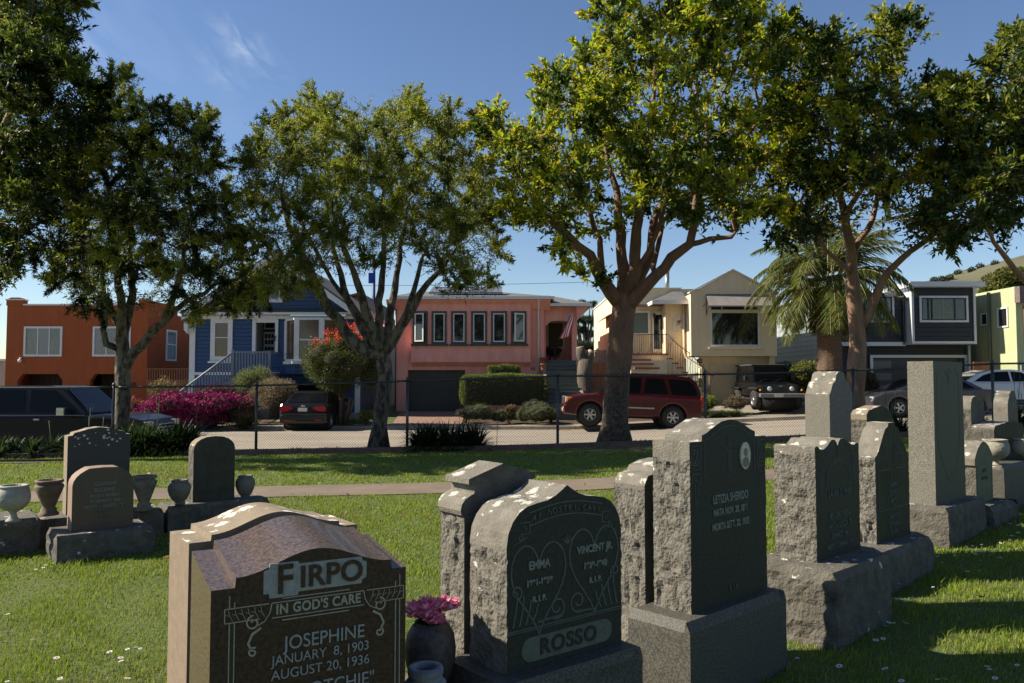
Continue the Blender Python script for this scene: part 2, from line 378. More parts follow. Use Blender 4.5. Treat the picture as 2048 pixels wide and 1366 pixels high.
specd = mat('speckled_dark_granite', (.085,.08,.064), (.027,.026,.021), 120, .7, bump=.2, bscale=160, bdist=.005, ramp=(.42,.58))
redgr = mat('polished_red_granite', (.125,.084,.062), (.036,.029,.024), 90, .3, spec=.5, ramp=(.38,.62), detail=8, coat=.15)
redface = mat('polished_brown_granite', (.075,.038,.026), (.018,.016,.013), 75, .35, spec=.25, ramp=(.35,.62), detail=8)
sandm = mat('tan_concrete', (.20,.147,.10), (.16,.118,.08), 20, .9, bump=.3, bscale=150, bdist=.006)
tanl = add_node_lichen(mat('tan_concrete_lichened', (.215,.17,.115), (.17,.135,.092), 20, .9, bump=.3, bscale=150, bdist=.006), (.62,.6,.52), 14, .78)
pinkface = mat('pink_granite', (.10,.068,.046), (.055,.038,.027), 80, .5, bump=.1, bscale=150, bdist=.005, ramp=(.4,.6))
pinkside = mat('pink_granite_side', (.25,.17,.125), (.17,.12,.088), 60, .8, bump=.2, bscale=150, bdist=.006)
engr = mat('engraved_pale', (.20,.21,.185), (.13,.14,.12), 30, .8)
engd = mat('engraved_dim', (.105,.12,.096), (.07,.08,.065), 25, .85)
engw = mat('engraved_white', (.27,.28,.275), (.19,.20,.195), 60, .75)
engk = mat('engraved_black', (.012,.012,.012), None, rough=.4)
engtan = mat('engraved_tan', (.34,.30,.23), (.25,.21,.16), 40, .8)

def resample(pts, step):
    out = []
    for i in range(len(pts)-1):
        a, b = Vector((pts[i][0], pts[i][1])), Vector((pts[i+1][0], pts[i+1][1]))
        n = max(1, int((b-a).length/step))
        for k in range(n): out.append(a+(b-a)*k/n)
    out.append(Vector((pts[-1][0], pts[-1][1]))); return out
def slab(name, pts, t, mats, parent, amp=0.012, smooth_above=None, slope=0, slope_from=None, step=.02, seed=0, y0=0, top_mi=None, chip=0, ytaper=0):
    """upright stone: front outline pts (x, z) from the bottom left over the top to the bottom right, thickness t;
    the sides are rock-pitched by amp below smooth_above. materials: front/back, side, top"""
    L = resample(pts, step); n = len(L)
    ny = max(2, int(t/step)); xm = sum(p.x for p in L)/n; xc = (pts[0][0]+pts[-1][0])/2
    V = []; F = []; mi = []; SMO = []
    nor = []
    for i in range(n):
        a, b = L[max(i-1,0)], L[min(i+1,n-1)]; d = (b-a); d = d.normalized() if d.length else Vector((0,1)); nor.append(Vector((-d.y, d.x)))
    for j in range(ny+1):
        y = t*j/ny; e = min(1, min(j, ny-j)/ (0.14*ny+.5))
        for i, p in enumerate(L):
            rough = amp if (smooth_above is None or p.y < smooth_above) else amp*.08
            if abs(nor[i].x) < .5 and smooth_above is None: rough = amp*.3
            q = Vector((p.x*3.1+seed, y*3.1+.3*seed, p.y*3.1))
            cv = max(0, 1-abs(noise.noise(Vector((q.x*4+7, q.y*4, q.z*1.7))))*8)*max(0, noise.noise(q*1.3)+.25)
            d = -1.5*cv+noise.fractal(q*5, .9, 2.1, 5)*.8 + (noise.cell(q*6)-.5)*.22 + noise.noise(q*22)*.3
            d = rough*(d+.25)*e + chip*amp*(noise.noise(q*13)-.2)*(1-e)*(1 if rough > amp*.5 else 0)
            z = p.y + nor[i].y*d
            if slope and (slope_from is None or p.y > slope_from): z += slope*j/ny
            V.append((p.x + nor[i].x*d, y0+y + noise.noise(q*2)*rough*.0, z))
    for j in range(ny):
        for i in range(n-1):
            F.append((j*n+i, (j+1)*n+i, (j+1)*n+i+1, j*n+i+1))
            up = abs(nor[i].y) > .6 or (smooth_above is not None and L[i].y >= smooth_above)
            mi.append(2 if (up and len(mats) > 2) else 1)
    nb = len(V)
    F2 = [list(range(n))[::1], [ny*n+i for i in range(n)][::-1]]
    me = bpy.data.meshes.new(name); me.from_pydata(V, [], F+F2)
    me.polygons.foreach_set('material_index', mi+[0, 0])
    me.polygons.foreach_set('use_smooth', [amp < .004]*len(F)+[False, False])
    bm = bmesh.new(); bm.from_mesh(me); bmesh.ops.recalc_face_normals(bm, faces=bm.faces); bm.to_mesh(me); bm.free()
    me.update()
    if amp < .004:
        bm = bmesh.new(); bm.from_mesh(me)
        for ed in bm.edges:
            if len(ed.link_faces) == 2 and ed.calc_face_angle(0) > .5: ed.smooth = False
        bm.to_mesh(me); bm.free()
    return link(name, me, mats, parent)
def rect(x0, x1, h, r=.0, z0=-.12):
    return [(x0, z0), (x0, h-r), (x0+r*.3, h-r*.3), (x0+r, h), (x1-r, h), (x1-r*.3, h-r*.3), (x1, h-r), (x1, z0)]
def base(name, x0, x1, ya, yb, h, m, parent, amp=.015, seed=1, r=.02, chamf=0):
    "rock-pitched plinth: a closed block whose four sides are displaced and whose top is dressed"
    st = .03; nz = max(3, int((h+.1)/st)); P2 = [(x0,ya),(x1-chamf,ya),(x1,ya+chamf),(x1,yb),(x0,yb)] if chamf else [(x0,ya),(x1,ya),(x1,yb),(x0,yb)]
    ring = []
    for i in range(len(P2)):
        a, b = Vector(P2[i]), Vector(P2[(i+1)%len(P2)]); k = max(1, int((b-a).length/st)); nn = Vector(((b-a).y, -(b-a).x)).normalized()
        for q in range(k): ring.append((a+(b-a)*q/k, nn, q/k))
    V = []; F = []; n = len(ring)
    for j in range(nz+1):
        z = -.12+(h+.12)*j/nz; e = min(1, (nz-j)/1.6)
        for p, nn, q in ring:
            s = Vector((p.x*3+seed, p.y*3, z*3+seed)); d = amp*e*(noise.fractal(s*3.4, .9, 2.1, 5)*1.1 + (noise.cell(s*4)-.5)*.15+.35) - (r if j == nz else 0)
            V.append((p.x+nn.x*d, p.y+nn.y*d, z - (0 if j < nz else 0) - (r*.6 if j == nz-1 else 0)))
    for j in range(nz):
        for i in range(n): F.append((j*n+i, j*n+(i+1)%n, (j+1)*n+(i+1)%n, (j+1)*n+i))
    F.append([nz*n+i for i in range(n)])
    me = bpy.data.meshes.new(name); me.from_pydata(V, [], F); me.update()
    return link(name, me, m, parent)
def text(parent, s, size, x, z, m, name='inscription', y=-.003, ext=.002, sx=1, align='CENTER', bold=0, rot=0, spacing=1):
    cu = bpy.data.curves.new('t', 'FONT'); cu.body = s; cu.size = size; cu.extrude = ext; cu.align_x = align; cu.align_y = 'CENTER'; cu.offset = bold; cu.space_character = spacing
    o = bpy.data.objects.new('t', cu); me = bpy.data.meshes.new_from_object(o)
    bpy.data.objects.remove(o); bpy.data.curves.remove(cu); me.name = name
    o = link(name, me, m, parent, (x, y, z), (math.pi/2, 0, 0)); o.scale = (sx, 1, 1); 
    if rot: o.rotation_euler = (math.pi/2, -rot, 0)
    return o
def ribbon(parent, lines, width, m, name='carving', y=-.0025, dep=.003):
    "carved lines standing as thin flat bands on the face"
    mb = MB()
    for pts in lines:
        w = width
        if len(pts) and isinstance(pts[0], (int, float)): w = pts[0]; pts = pts[1]
        pts = [Vector((p[0], p[1])) for p in pts]
        A = []; B = []
        for i, p in enumerate(pts):
            d = pts[min(i+1, len(pts)-1)]-pts[max(i-1, 0)]; d = d.normalized() if d.length else Vector((1,0)); nn = Vector((-d.y, d.x))*w/2
            A.append(p+nn); B.append(p-nn)
        vs = [(a.x, y, a.y) for a in A]+[(b.x, y, b.y) for b in B]+[(a.x, y+dep+.002, a.y) for a in A]+[(b.x, y+dep+.002, b.y) for b in B]
        n = len(pts)
        for i in range(n-1):
            pass
        fs = [(i, i+1, n+i+1, n+i) for i in range(n-1)] + [(i, 2*n+i, 2*n+i+1, i+1) for i in range(n-1)] + [(n+i, n+i+1, 3*n+i+1, 3*n+i) for i in range(n-1)]
        mb.add(vs, fs)
    return mb.build(name, m, parent)
def panel(parent, pts, m, name='carving', y=-.002, dep=.004):
    mb = MB(); mb.prism(pts, y, y+dep, 'y'); return mb.build(name, m, parent)
def arc(cx, cz, rx, rz, a0, a1, n=16):
    return [(cx+rx*math.cos(R(a0+(a1-a0)*k/n)), cz+rz*math.sin(R(a0+(a1-a0)*k/n))) for k in range(n+1)]
def spiral(cx, cz, r0, r1, a0, turns, n=26):
    return [(cx+(r0+(r1-r0)*k/n)*math.cos(R(a0)+turns*2*math.pi*k/n), cz+(r0+(r1-r0)*k/n)*math.sin(R(a0)+turns*2*math.pi*k/n)) for k in range(n+1)]
def heart(cx, cz, w, h):
    out = []
    for k in range(41):
        t = 2*math.pi*k/40; x = 16*math.sin(t)**3/16.; z = (13*math.cos(t)-5*math.cos(2*t)-2*math.cos(3*t)-math.cos(4*t))/15.
        out.append((cx+x*w/2, cz+z*h/2))
    return out
def mirror(pts, w): return pts+[(w-x, z) for x, z in pts[::-1] if abs(x-w/2) > 1e-4]
def stone(x, y, th, label, name='gravestone', group='gravestones standing in rows on the lawn', z=None):
    return empty(name, (x, y, gz(x, y) if z is None else z), R(th), label, 'gravestone', group)
def arch(x0, x1, z0, z1, n=18, p=1.0):
    "smooth bell between the shoulders"
    return [(x0+(x1-x0)*k/n, z0+(z1-z0)*(0.5-0.5*math.cos(2*math.pi*k/n))**p) for k in range(n+1)]

# 1 the red-brown polished stone, nearest
W = .59; H = .905
g1 = stone(-.85, 2.28, 30, 'polished reddish brown granite gravestone with white serif lettering, nearest the camera', z=0)
out = [(0,-.1),(0,H),(.065,H),(.068,H+.028)] + arch(.068, W-.05, H+.028, H+.088, 26, 1.0)[1:-1] + [(W-.05,H+.028),(W-.047,H),(W,H),(W,-.1)]
slab('stone', out, .36, [redface, redgr], g1, amp=.0002, slope=.045, slope_from=H-.02, step=.012, seed=3)
pz = .912; cx = W/2+.005
pl = [(cx-.155,pz-.036),(cx-.140,pz-.036),(cx-.137,pz-.05),(cx-.055,pz-.05),(cx-.052,pz-.040),(cx+.142,pz-.040),(cx+.145,pz-.028),(cx+.158,pz-.022),(cx+.158,pz+.025),(cx+.145,pz+.03),(cx+.142,pz+.042),(cx-.052,pz+.042),(cx-.055,pz+.05),(cx-.137,pz+.05),(cx-.140,pz+.036),(cx-.155,pz+.03)]
panel(g1, pl, engw, 'nameplate')
text(g1, 'F', .118, cx-.094, pz-.002, redface, y=-.0045, ext=.002, sx=.92, bold=.002)
text(g1, 'IRPO', .088, cx+.048, pz-.001, redface, y=-.0045, ext=.002, sx=1.0, bold=.0018, spacing=1.04)
bz = pz-.085                                                     # the banner and the frame with its scrolls
panel(g1, [(cx-.13,bz-.021),(cx+.15,bz-.021),(cx+.15,bz+.02),(cx-.13,bz+.02)], engk, 'banner', y=-.0015)
text(g1, "IN GOD'S CARE", .040, cx+.01, bz, engtan, y=-.0035, ext=.0015, sx=.86, bold=.0012, spacing=1.08)
fr = []
fr += [[(cx-.13,bz+.021),(cx+.15,bz+.021)],[(cx-.13,bz-.022),(cx+.15,bz-.022)],[(cx-.10,bz+.031),(cx+.105,bz+.031)],[(cx-.10,bz-.032),(cx+.105,bz-.032)]]
for s in (1, -1):
    ex = cx+.01+s*.14; o = cx+.01+s*.272
    fr += [[(ex,bz+.021),(ex+s*.005,bz-.005),(ex+s*.02,bz-.028),(ex+s*.045,bz-.04)], [(ex+s*.008,bz+.021),(o,bz+.021)], [(ex+s*.035,bz-.019),(o,bz-.019)], [(o,bz+.022),(o,bz-.02)]]
    fr += [(.0045, spiral(ex+s*.052, bz-.028, .022, .005, 90, -1.2*s)), (.007, [(ex+s*.03,bz-.045),(ex+s*.055,bz-.06),(ex+s*.066,bz-.085),(ex+s*.055,bz-.108)]), (.005, spiral(ex+s*.052, bz-.112, .014, .004, 60, -1.1*s))]
    for k in range(6): q = ex+s*(.02+k*.018); fr += [(.0015, [(q,bz-.015),(q+s*.008,bz),(q+s*.02,bz+.006)]), (.0015, [(q+s*.008,bz),(q+s*.012,bz+.017)])]
    v = cx+.01+s*.245
    fr += [[(v,bz-.02),(v,.0)],[(v+s*.014,bz-.02),(v+s*.014,.0)],[(v,bz+.022),(v,bz+.038)],[(v+s*.014,bz+.022),(v+s*.014,bz+.058)]]
    panel(g1, [(v+s*.002,0),(v+s*.012,0),(v+s*.012,bz-.02),(v+s*.002,bz-.02)], engk, 'frame_bar', y=-.001)
ribbon(g1, fr, .0028, engtan, 'scrollwork')
text(g1, 'JOSEPHINE', .056, cx+.03, bz-.102, engw, sx=.92, bold=.0002)
text(g1, 'JANUARY  8, 1903', .040, cx+.02, bz-.147, engw, sx=.95)
text(g1, 'AUGUST 20, 1936', .040, cx+.02, bz-.189, engw, sx=.98)
text(g1, '"SCROTCHIE"', .056, cx+.03, bz-.248, engw, sx=.92)

# its partner behind
W = .6; H = .962
g = stone(-1.065, 2.655, 36, 'tan concrete gravestone with curved top, back to back with the reddish brown one', z=0)
out = [(0,-.1),(0,H),(.07,H),(.072,H+.02)] + arch(.072, W-.07, H+.02, H+.075, 22)[1:-1] + [(W-.072,H+.02),(W-.07,H),(W,H),(W,-.1)]
slab('stone', out, .26, [sandm, sandm, tanl], g, amp=.0004, step=.014, seed=5)

# 2 dark green stone with two hearts
W = .60; zb = .42; 
g = stone(-.02, 2.97, 38, 'dark green granite gravestone carved with two hearts and a scroll', z=0)
half = [(0,zb),(0,zb+.46),(.008,zb+.51),(.03,zb+.552),(.062,zb+.585),(.10,zb+.603),(.15,zb+.612),(.20,zb+.618),(.24,zb+.632),(.275,zb+.652),(.30,zb+.668)]
slab('stone', mirror(half, W), .235, [darkface, rockm, topm], g, amp=.014, smooth_above=zb+.44, seed=9, step=.016, chip=.5)
base('plinth', -.09, W+.03, -.085, .29, zb, specd, g, amp=.004, seed=2, r=.012)
hz = zb+.335
ls = [(.006, heart(.155, hz-.02, .27, .36)), (.006, heart(.445, hz+.01, .27, .36))]
for k in range(4): ls.append((.006, [(.03+k*.03, zb+.165), (.05+k*.03, zb+.20+.02*(3-k)), (.045+k*.035, zb+.235+.02*(3-k))]))
for k in range(4): ls.append((.006, [(W-.03-k*.03, zb+.165), (W-.05-k*.03, zb+.20+.02*(3-k)), (W-.045-k*.035, zb+.235+.02*(3-k))]))
ls += [(.006, spiral(.245, zb+.205, .045, .012, -120, 1.3)), (.006, spiral(.355, zb+.21, .045, .012, -60, -1.3)), (.006, spiral(.045, zb+.29, .028, .008, -60, 1.1)), (.006, spiral(.56, zb+.30, .028, .008, -120, -1.1)),
       (.006, [(.15,zb+.165),(.26,zb+.172)]), (.006, [(.34,zb+.172),(.45,zb+.165)]), (.004, [(.0,zb+.15),(W,zb+.15)]), (.003, [(.0,zb+.142),(W,zb+.142)])]
ban = [(x, zb+.535+.045*math.cos((x-.3)*6)) for x in np.linspace(.11, .49, 20)]
ls += [(.004, [(x, z+.024) for x, z in ban]), (.004, [(x, z-.024) for x, z in ban])]
for s in (1, -1):
    ls += [(.004, [(.3+s*.19,zb+.505),(.3+s*.225,zb+.50),(.3+s*.205,zb+.52),(.3+s*.24,zb+.545),(.3+s*.19,zb+.545),(.3+s*.19,zb+.505)]), (.004, spiral(.3+s*.235, zb+.49, .014, .004, 90, s*1.0)), (.003, [(.3+s*.2,zb+.49),(.3+s*.27,zb+.465)])]
for k in range(5): ls.append((.004, [(.3, zb+.44), (.27+.015*k, zb+.475-.006*abs(k-2))]))
ribbon(g, ls, .005, engd, 'carving')
BL = 'AI NOSTRI CARI'
for k, ch in enumerate(BL):
    x = .13+.34*k/(len(BL)-1); text(g, ch, .034, x, zb+.533+.045*math.cos((x-.3)*6), engd, rot=math.atan(.045*6*math.sin((x-.3)*6)), sx=.9)
for s_, sz, x, z in (('EMMA', .044, .155, hz+.045), ('1891-1938', .034, .155, hz-.02), ('R. I. P.', .030, .155, hz-.082), ('VINCENT JR.', .040, .448, hz+.07), ('1938-1940', .034, .448, hz+.005), ('R. I. P.', .030, .448, hz-.055)):
    text(g, s_, sz, x, z, engr, sx=.88, bold=.0016)
pp = [(x, z) for x, z in arc(.115, zb+.07, .045, .045, 90, 270)]+[(x, z) for x, z in arc(W-.105, zb+.07, .045, .045, -90, 90)]
panel(g, pp, engd, 'nameplate'); text(g, 'ROSSO', .082, .305, zb+.069, darkface, y=-.004, sx=1.05, bold=.002, spacing=1.15)

# its partner with a gabled cap
W = .39
g = stone(-.19, 3.20, 38, 'rough grey gravestone with gabled cap and rolled shoulders, behind the stone with two hearts', z=0)
half = [(0,-.1),(0,.955),(-.012,.962),(-.018,.98),(-.012,1.005),(.005,1.025),(.03,1.037),(.05,1.045),(.05,1.075),(.022,1.082),(.022,1.103),(W/2,1.155)]
slab('stone', mirror(half, W), .17, [rockd, rockm, topm], g, amp=.014, smooth_above=.95, seed=21, step=.015)
base('plinth', -.1, W+.1, -.04, .3, .28, rockd, g, seed=7)

# 3 tall dark stone with cross and oval portrait
W = .68; zb = .427
g = stone(.82, 3.70, 43, 'tall dark green gravestone with cross and oval portrait on a speckled block', z=0)
out = [(0,zb),(0,zb+.785),(.10,zb+.785),(.102,zb+.812),(.14,zb+.822),(.20,zb+.848),(.27,zb+.872),(.34,zb+.88),(.41,zb+.872),(.48,zb+.848),(.54,zb+.822),(.578,zb+.812),(.58,zb+.785),(W,zb+.785),(W,zb)]
slab('stone', out, .21, [darkface, rockm, topm], g, amp=.015, smooth_above=zb+.70, seed=14, step=.016, chip=.5)
base('plinth', -.12, W+.05, -.075, .27, zb, specd, g, amp=.002, seed=4, r=.022)
cz = zb+.70
ls = []
def crs(cx, cz, w, h, k, ah=.68):
    q = k/2; a = cz-h/2; b = cz+h/2; m = a+h*ah
    return [(cx-q,a),(cx-q,m-q),(cx-w/2,m-q),(cx-w/2,m+q),(cx-q,m+q),(cx-q,b),(cx+q,b),(cx+q,m+q),(cx+w/2,m+q),(cx+w/2,m-q),(cx+q,m-q),(cx+q,a),(cx-q,a)]
ls += [(.003, crs(.335, cz, .075, .20, .02)), (.002, crs(.335, cz, .062, .185, .008))]
ls += [(.003, [(.12,cz-.10),(.12,cz+.06)]+[(x, z-.03) for x, z in out[3:10]]+[(.565,cz+.06),(.565,cz-.10)])]
for s in (0, 1):
    q = .05 if s == 0 else W-.05
    ls += [(.003, [(q-.035,cz+.065),(q+.035,cz+.065),(q+.035,cz-.045),(q-.035,cz-.045),(q-.035,cz+.065)]), (.004, spiral(q-.014, cz+.035, .014, .004, 0, 1)), (.004, spiral(q+.014, cz-.015, .014, .004, 180, 1)), (.004, [(q+.02,cz+.045),(q-.02,cz-.03)]), (.004, spiral(q-.012, cz-.02, .012, .004, 0, 1)),
           (.003, [(q-.03,cz-.065),(q+.03,cz-.065),(q+.03,cz-.11),(q+.012,cz-.115),(q+.008,cz-.22)]), (.003, [(q-.03,cz-.065),(q-.03,cz-.11),(q-.008,cz-.115),(q-.004,cz-.22)]), (.004, [(q-.012,cz-.09),(q+.014,cz-.1)])]
ribbon(g, ls, .003, engd, 'carving')
ov = arc(.475, cz-.005, .046, .068, 0, 360, 28)[:-1]
mp_ = panel(g, ov, mat('porcelain', (.52,.5,.42), (.36,.34,.28), 40, .25), 'portrait', y=-.008, dep=.01)
mb = MB(); mb.prism(arc(.475, cz+.012, .016, .021, 0, 360, 16)[:-1], -.0095, -.008); mb.prism([(.445,cz-.05),(.452,cz-.022),(.466,cz-.012),(.484,cz-.012),(.498,cz-.022),(.505,cz-.05),(.475,cz-.066)], -.0095, -.008)
mb.build('portrait_figure', mat('photo_grey', (.14,.135,.12), (.09,.085,.075), 30, .4), mp_)
for s_, sz, z in (('LETIZIA SHERIDO', .056, cz-.20), ('NATA NOV. 20, 1866', .046, cz-.262), ('MORTA SETT. 22, 1935', .046, cz-.33)):
    text(g, s_, sz, .34, z, engr, sx=.72, bold=.0015)
text(g, 'R. I. P.', .036, .36, zb+.06, engd, sx=.9)
# its partner
W = .58
g = stone(.645, 3.91, 43, 'rough grey gravestone with plain square shoulders, behind the stone with the oval portrait', z=0)
half = [(0,.36),(0,.985),(.01,1.0),(.03,1.03),(.10,1.04),(.12,1.065),(.20,1.085),(W/2,1.09)]
slab('stone', mirror(half, W), .19, [rockd, rockm, topm], g, amp=.013, smooth_above=.95, seed=31)
base('plinth', -.10, W+.08, -.07, .27, .37, rockm, g, seed=17, amp=.016)

# 4 open-book top
W = .58; zb = .457
g = stone(1.739, 4.60, 43, 'dark gravestone whose top is carved as an open book, on a rough boulder base', z=0)
bk = [(0,zb),(0,zb+.655),(.03,zb+.662),(.07,zb+.640),(.11,zb+.638),(.16,zb+.658),(.21,zb+.688),(.25,zb+.69),(.275,zb+.672),(.29,zb+.648),(.305,zb+.672),(.33,zb+.69),(.37,zb+.69),(.42,zb+.672),(.47,zb+.65),(.51,zb+.642),(.55,zb+.655),(.58,zb+.648),(.58,zb)]
slab('stone', bk, .255, [darkface, rockm, topm], g, amp=.016, smooth_above=zb+.62, seed=41, step=.016, chip=.6)
base('plinth', -.17, .68, -.19, .33, zb, rockd, g, amp=.015, seed=12, r=.02, chamf=.14)
ls = []
for k in range(5):
    ls.append((.0022, [(x, z-.012-k*.011) for x, z in bk[2:10]])); ls.append((.0022, [(x, z-.012-k*.011) for x, z in bk[9:17]]))
ls += [(.005, arc(.29, zb+.43, .15, .13, 0, 180)), (.003, arc(.29, zb+.43, .165, .145, 0, 180))]
for s in (1, -1):
    c0 = .29+s*.215
    ls += [(.004, spiral(c0, zb+.53, .03, .006, 90, s*1.2)), (.004, spiral(c0+s*.01, zb+.46, .025, .005, -90, -s*1.2)), (.004, [(c0+s*.02,zb+.57),(c0-s*.02,zb+.5),(c0+s*.02,zb+.42),(c0,zb+.36)]), (.003, spiral(c0-s*.03, zb+.57, .02, .005, 0, s*1.2)), (.003, spiral(c0+s*.01, zb+.39, .018, .004, 0, s*1.0))]
ribbon(g, ls, .003, engd, 'carving')
for s_, sz, z in (('LAURA D. PARI', .060, .33), ('BEN CARO FEDELE', .046, .205), ('NATO A LUCCA, IT.', .046, .145), ('20 MARZO 1861', .046, .085), ('MORTO 27 GENNAIO 1932', .040, .025)):
    text(g, s_, sz, .30, zb+.04+z, engd, sx=.72, bold=.001)

# 5 cross-topped olive stone
W = .60; zb = .357
g = stone(2.536, 5.60, 43, 'olive brown gravestone with a cross rising from its swept top', z=0)
half = [(0,zb),(0,zb+.60),(.03,zb+.612),(.07,zb+.65),(.11,zb+.70),(.15,zb+.755),(.19,zb+.795),(.235,zb+.81),(.24,zb+.835),(.30,zb+.835)]
slab('stone', mirror(half, W), .155, [oliveface, rockm, topm], g, amp=.018, smooth_above=zb+.585, seed=51, step=.017, chip=.6)
base('plinth', -.3, .72, -.16, .28, zb, rockd, g, amp=.011, seed=22, r=.03, chamf=.13)
ls = [(.005, [(.06,zb+.50),(.245,zb+.505)]), (.005, [(.355,zb+.505),(.54,zb+.50)]), (.005, [(.265,zb+.505),(.265,zb+.35),(.335,zb+.35),(.335,zb+.505)]), (.005, [(.245,zb+.505),(.245,zb+.80)]), (.005, [(.355,zb+.505),(.355,zb+.80)]),
      (.004, [(.05,zb+.22),(.55,zb+.22)]), (.004, [(.05,zb+.50),(.05,zb+.22)]), (.004, [(.55,zb+.50),(.55,zb+.22)]), (.004, [(.05,zb+.50),(.05,zb+.60),(.14,zb+.60),(.14,zb+.70)]), (.004, [(.55,zb+.50),(.55,zb+.6),(.46,zb+.6),(.46,zb+.7)])]
for s in (1, -1):
    for k in range(3): ls.append((.004, spiral(.3+s*(.10+.03*k), zb+.66-.035*k, .022, .005, 90, s*1.2)))
ribbon(g, ls, .004, engd, 'carving')
for s_, sz, z in (('GIUSEPPE', .042, .385), ('COSTANZO', .046, .33), ('1867-1922', .038, .275), ('R.I.P.', .03, .24), ('ANNETTA', .042, .16), ('CASTAGNOLA', .042, .105), ('1871-1938', .04, .05)):
    text(g, s_, sz, .30, zb+z, engd, sx=.72, bold=.001)
g = stone(2.68, 6.04, 43, 'plain olive grey gravestone with low sloping top, hidden behind the cross-topped stone', z=0)
slab('stone', [(0,0),(0,1.24),(.04,1.27),(.25,1.30),(.30,1.30),(.42,1.26),(.48,1.22),(.48,0)], .12, [oliveface, rockd, tanl], g, amp=.006, smooth_above=1.2, seed=61)

# 6 the tallest slab
W = .69; zb = .453
g = stone(3.536, 6.70, 42, 'tallest gravestone, a plain speckled grey granite pillar with square top', z=0)
slab('stone', [(.0,zb),(.012,1.66),(W-.01,1.66),(W,zb)], .21, [greyface, speck, speck], g, amp=.0025, seed=71, step=.02)
base('plinth', -.08, .96, -.12, .34, zb, rockd, g, amp=.008, seed=32, r=.02, chamf=.16)
gh = [(.003, arc(.2, 1.49, .12, .11, 0, 180)), (.003, arc(.46, 1.49, .12, .11, 0, 180)), (.003, [(.08,1.49),(.08,.95),(.22,.72),(.345,.62)]), (.003, [(.58,1.49),(.58,.95),(.46,.72),(.345,.62)]), (.003, [(.33,1.60),(.33,1.45),(.36,1.45),(.36,1.60)]), (.002, [(.15,.64),(.55,.64)])]
ribbon(g, gh, .003, mat('engraved_faint', (.15,.15,.13), (.11,.11,.095), 30, .8), 'carving')

# 7 small peaked stone next to it
W = .45; zb = .36
g = stone(4.28, 7.40, 42, 'low greenish gravestone with a peaked top beside the tallest slab', z=0)
half = [(0,zb),(0,zb+.33),(-.02,zb+.35),(-.02,zb+.41),(.02,zb+.455),(.08,zb+.51),(.16,zb+.55),(W/2,zb+.565)]
slab('stone', mirror(half, W), .24, [mat('mossy_granite', (.10,.11,.065), (.06,.07,.04), 9, .7), rockd, topm], g, amp=.012, smooth_above=zb+.32, seed=81)
base('plinth', -.08, .62, -.16, .34, zb, rockd, g, amp=.01, seed=42, r=.04)
ribbon(g, [(.004, [(.03,zb+.36),(W-.03,zb+.36)]), (.003, [(.03,zb+.03),(.03,zb+.36)]), (.003, [(W-.03,zb+.03),(W-.03,zb+.36)])], .003, engd)
for s_, z in (('MARIA', .29), ('1870-1931', .22)): text(g, s_, .045, W/2, zb+z, engd, sx=.8)

# 8 family block with urns, right edge
g = stone(4.80, 7.98, 42, 'wide olive granite family block with urns on its ledge, at the right edge', z=0)
base('plinth', -.05, 1.9, -.1, .4, .66, specd, g, amp=.003, seed=52, r=.02)
slab('stone', [(.42,.66),(.42,.98),(.46,1.02),(.9,1.05),(1.36,1.02),(1.4,.98),(1.4,.66)], .22, [oliveface, rockd, topm], g, amp=.006, seed=91, y0=.12)

# stones of the next row back
H0 = 0
g = stone(3.30, 8.30, 42, 'pale grey gravestone with stepped rounded top and white lichen rings, in the back row')
half = [(0,-.1),(0,1.24),(.02,1.25),(.05,1.30),(.08,1.35),(.11,1.365),(.13,1.37),(.15,1.40),(.17,1.45),(.21,1.475),(.26,1.48)]
slab('stone', mirror(half, .52), .27, [mat('shaded_granite', (.17,.16,.135), (.10,.095,.08), 30, .8), speck, topm], g, amp=.003, smooth_above=1.22, seed=101)
base('plinth', -.1, .62, -.1, .37, .3, rockd, g, seed=62)
g = stone(4.94, 8.60, 42, 'small rough gravestone with rounded top and an orange lichen spot, right of the tallest slab')
half = [(0,-.1),(0,1.02),(.01,1.07),(.04,1.11),(.10,1.135),(.2,1.14)]
slab('stone', mirror(half, .42), .26, [rockd, rockd, topm], g, amp=.016, smooth_above=1.0, seed=111)
mb = MB(); mb.prism(arc(.13, 1.0, .028, .022, 0, 360, 11)[:-1], -.02, -.012, 'x'); mb.build('lichen_spot', mat('orange_lichen', (.55,.28,.03), (.4,.25,.05), 60, .9), g)
base('plinth', -.08, .5, -.08, .34, .25, rockd, g, seed=63)
g = stone(5.71, 9.20, 42, 'narrow pale gravestone with a notched crown top, rightmost in the back row')
half = [(0,-.1),(0,.98),(.01,1.03),(.04,1.07),(.06,1.08),(.062,1.12),(.10,1.125),(.11,1.15),(.18,1.155)]
slab('stone', mirror(half, .36), .15, [specd, speck, topm], g, amp=.002, seed=121, smooth_above=.9)
ribbon(g, [(.02, [(.17,1.05),(.19,.98),(.16,.92)]), (.02, [(.27,1.05),(.25,.98),(.28,.92)]), (.012, [(.09,1.03),(.11,.95),(.08,.86)])], .01, engr)
for k in range(4): text(g, ('ANGELO', '1864-1929', 'TERESA', '1870-1941')[k], .05, .18, .8-.08*k, engr, sx=.7)
base('plinth', -.1, .46, -.1, .25, .3, rockd, g, seed=64)

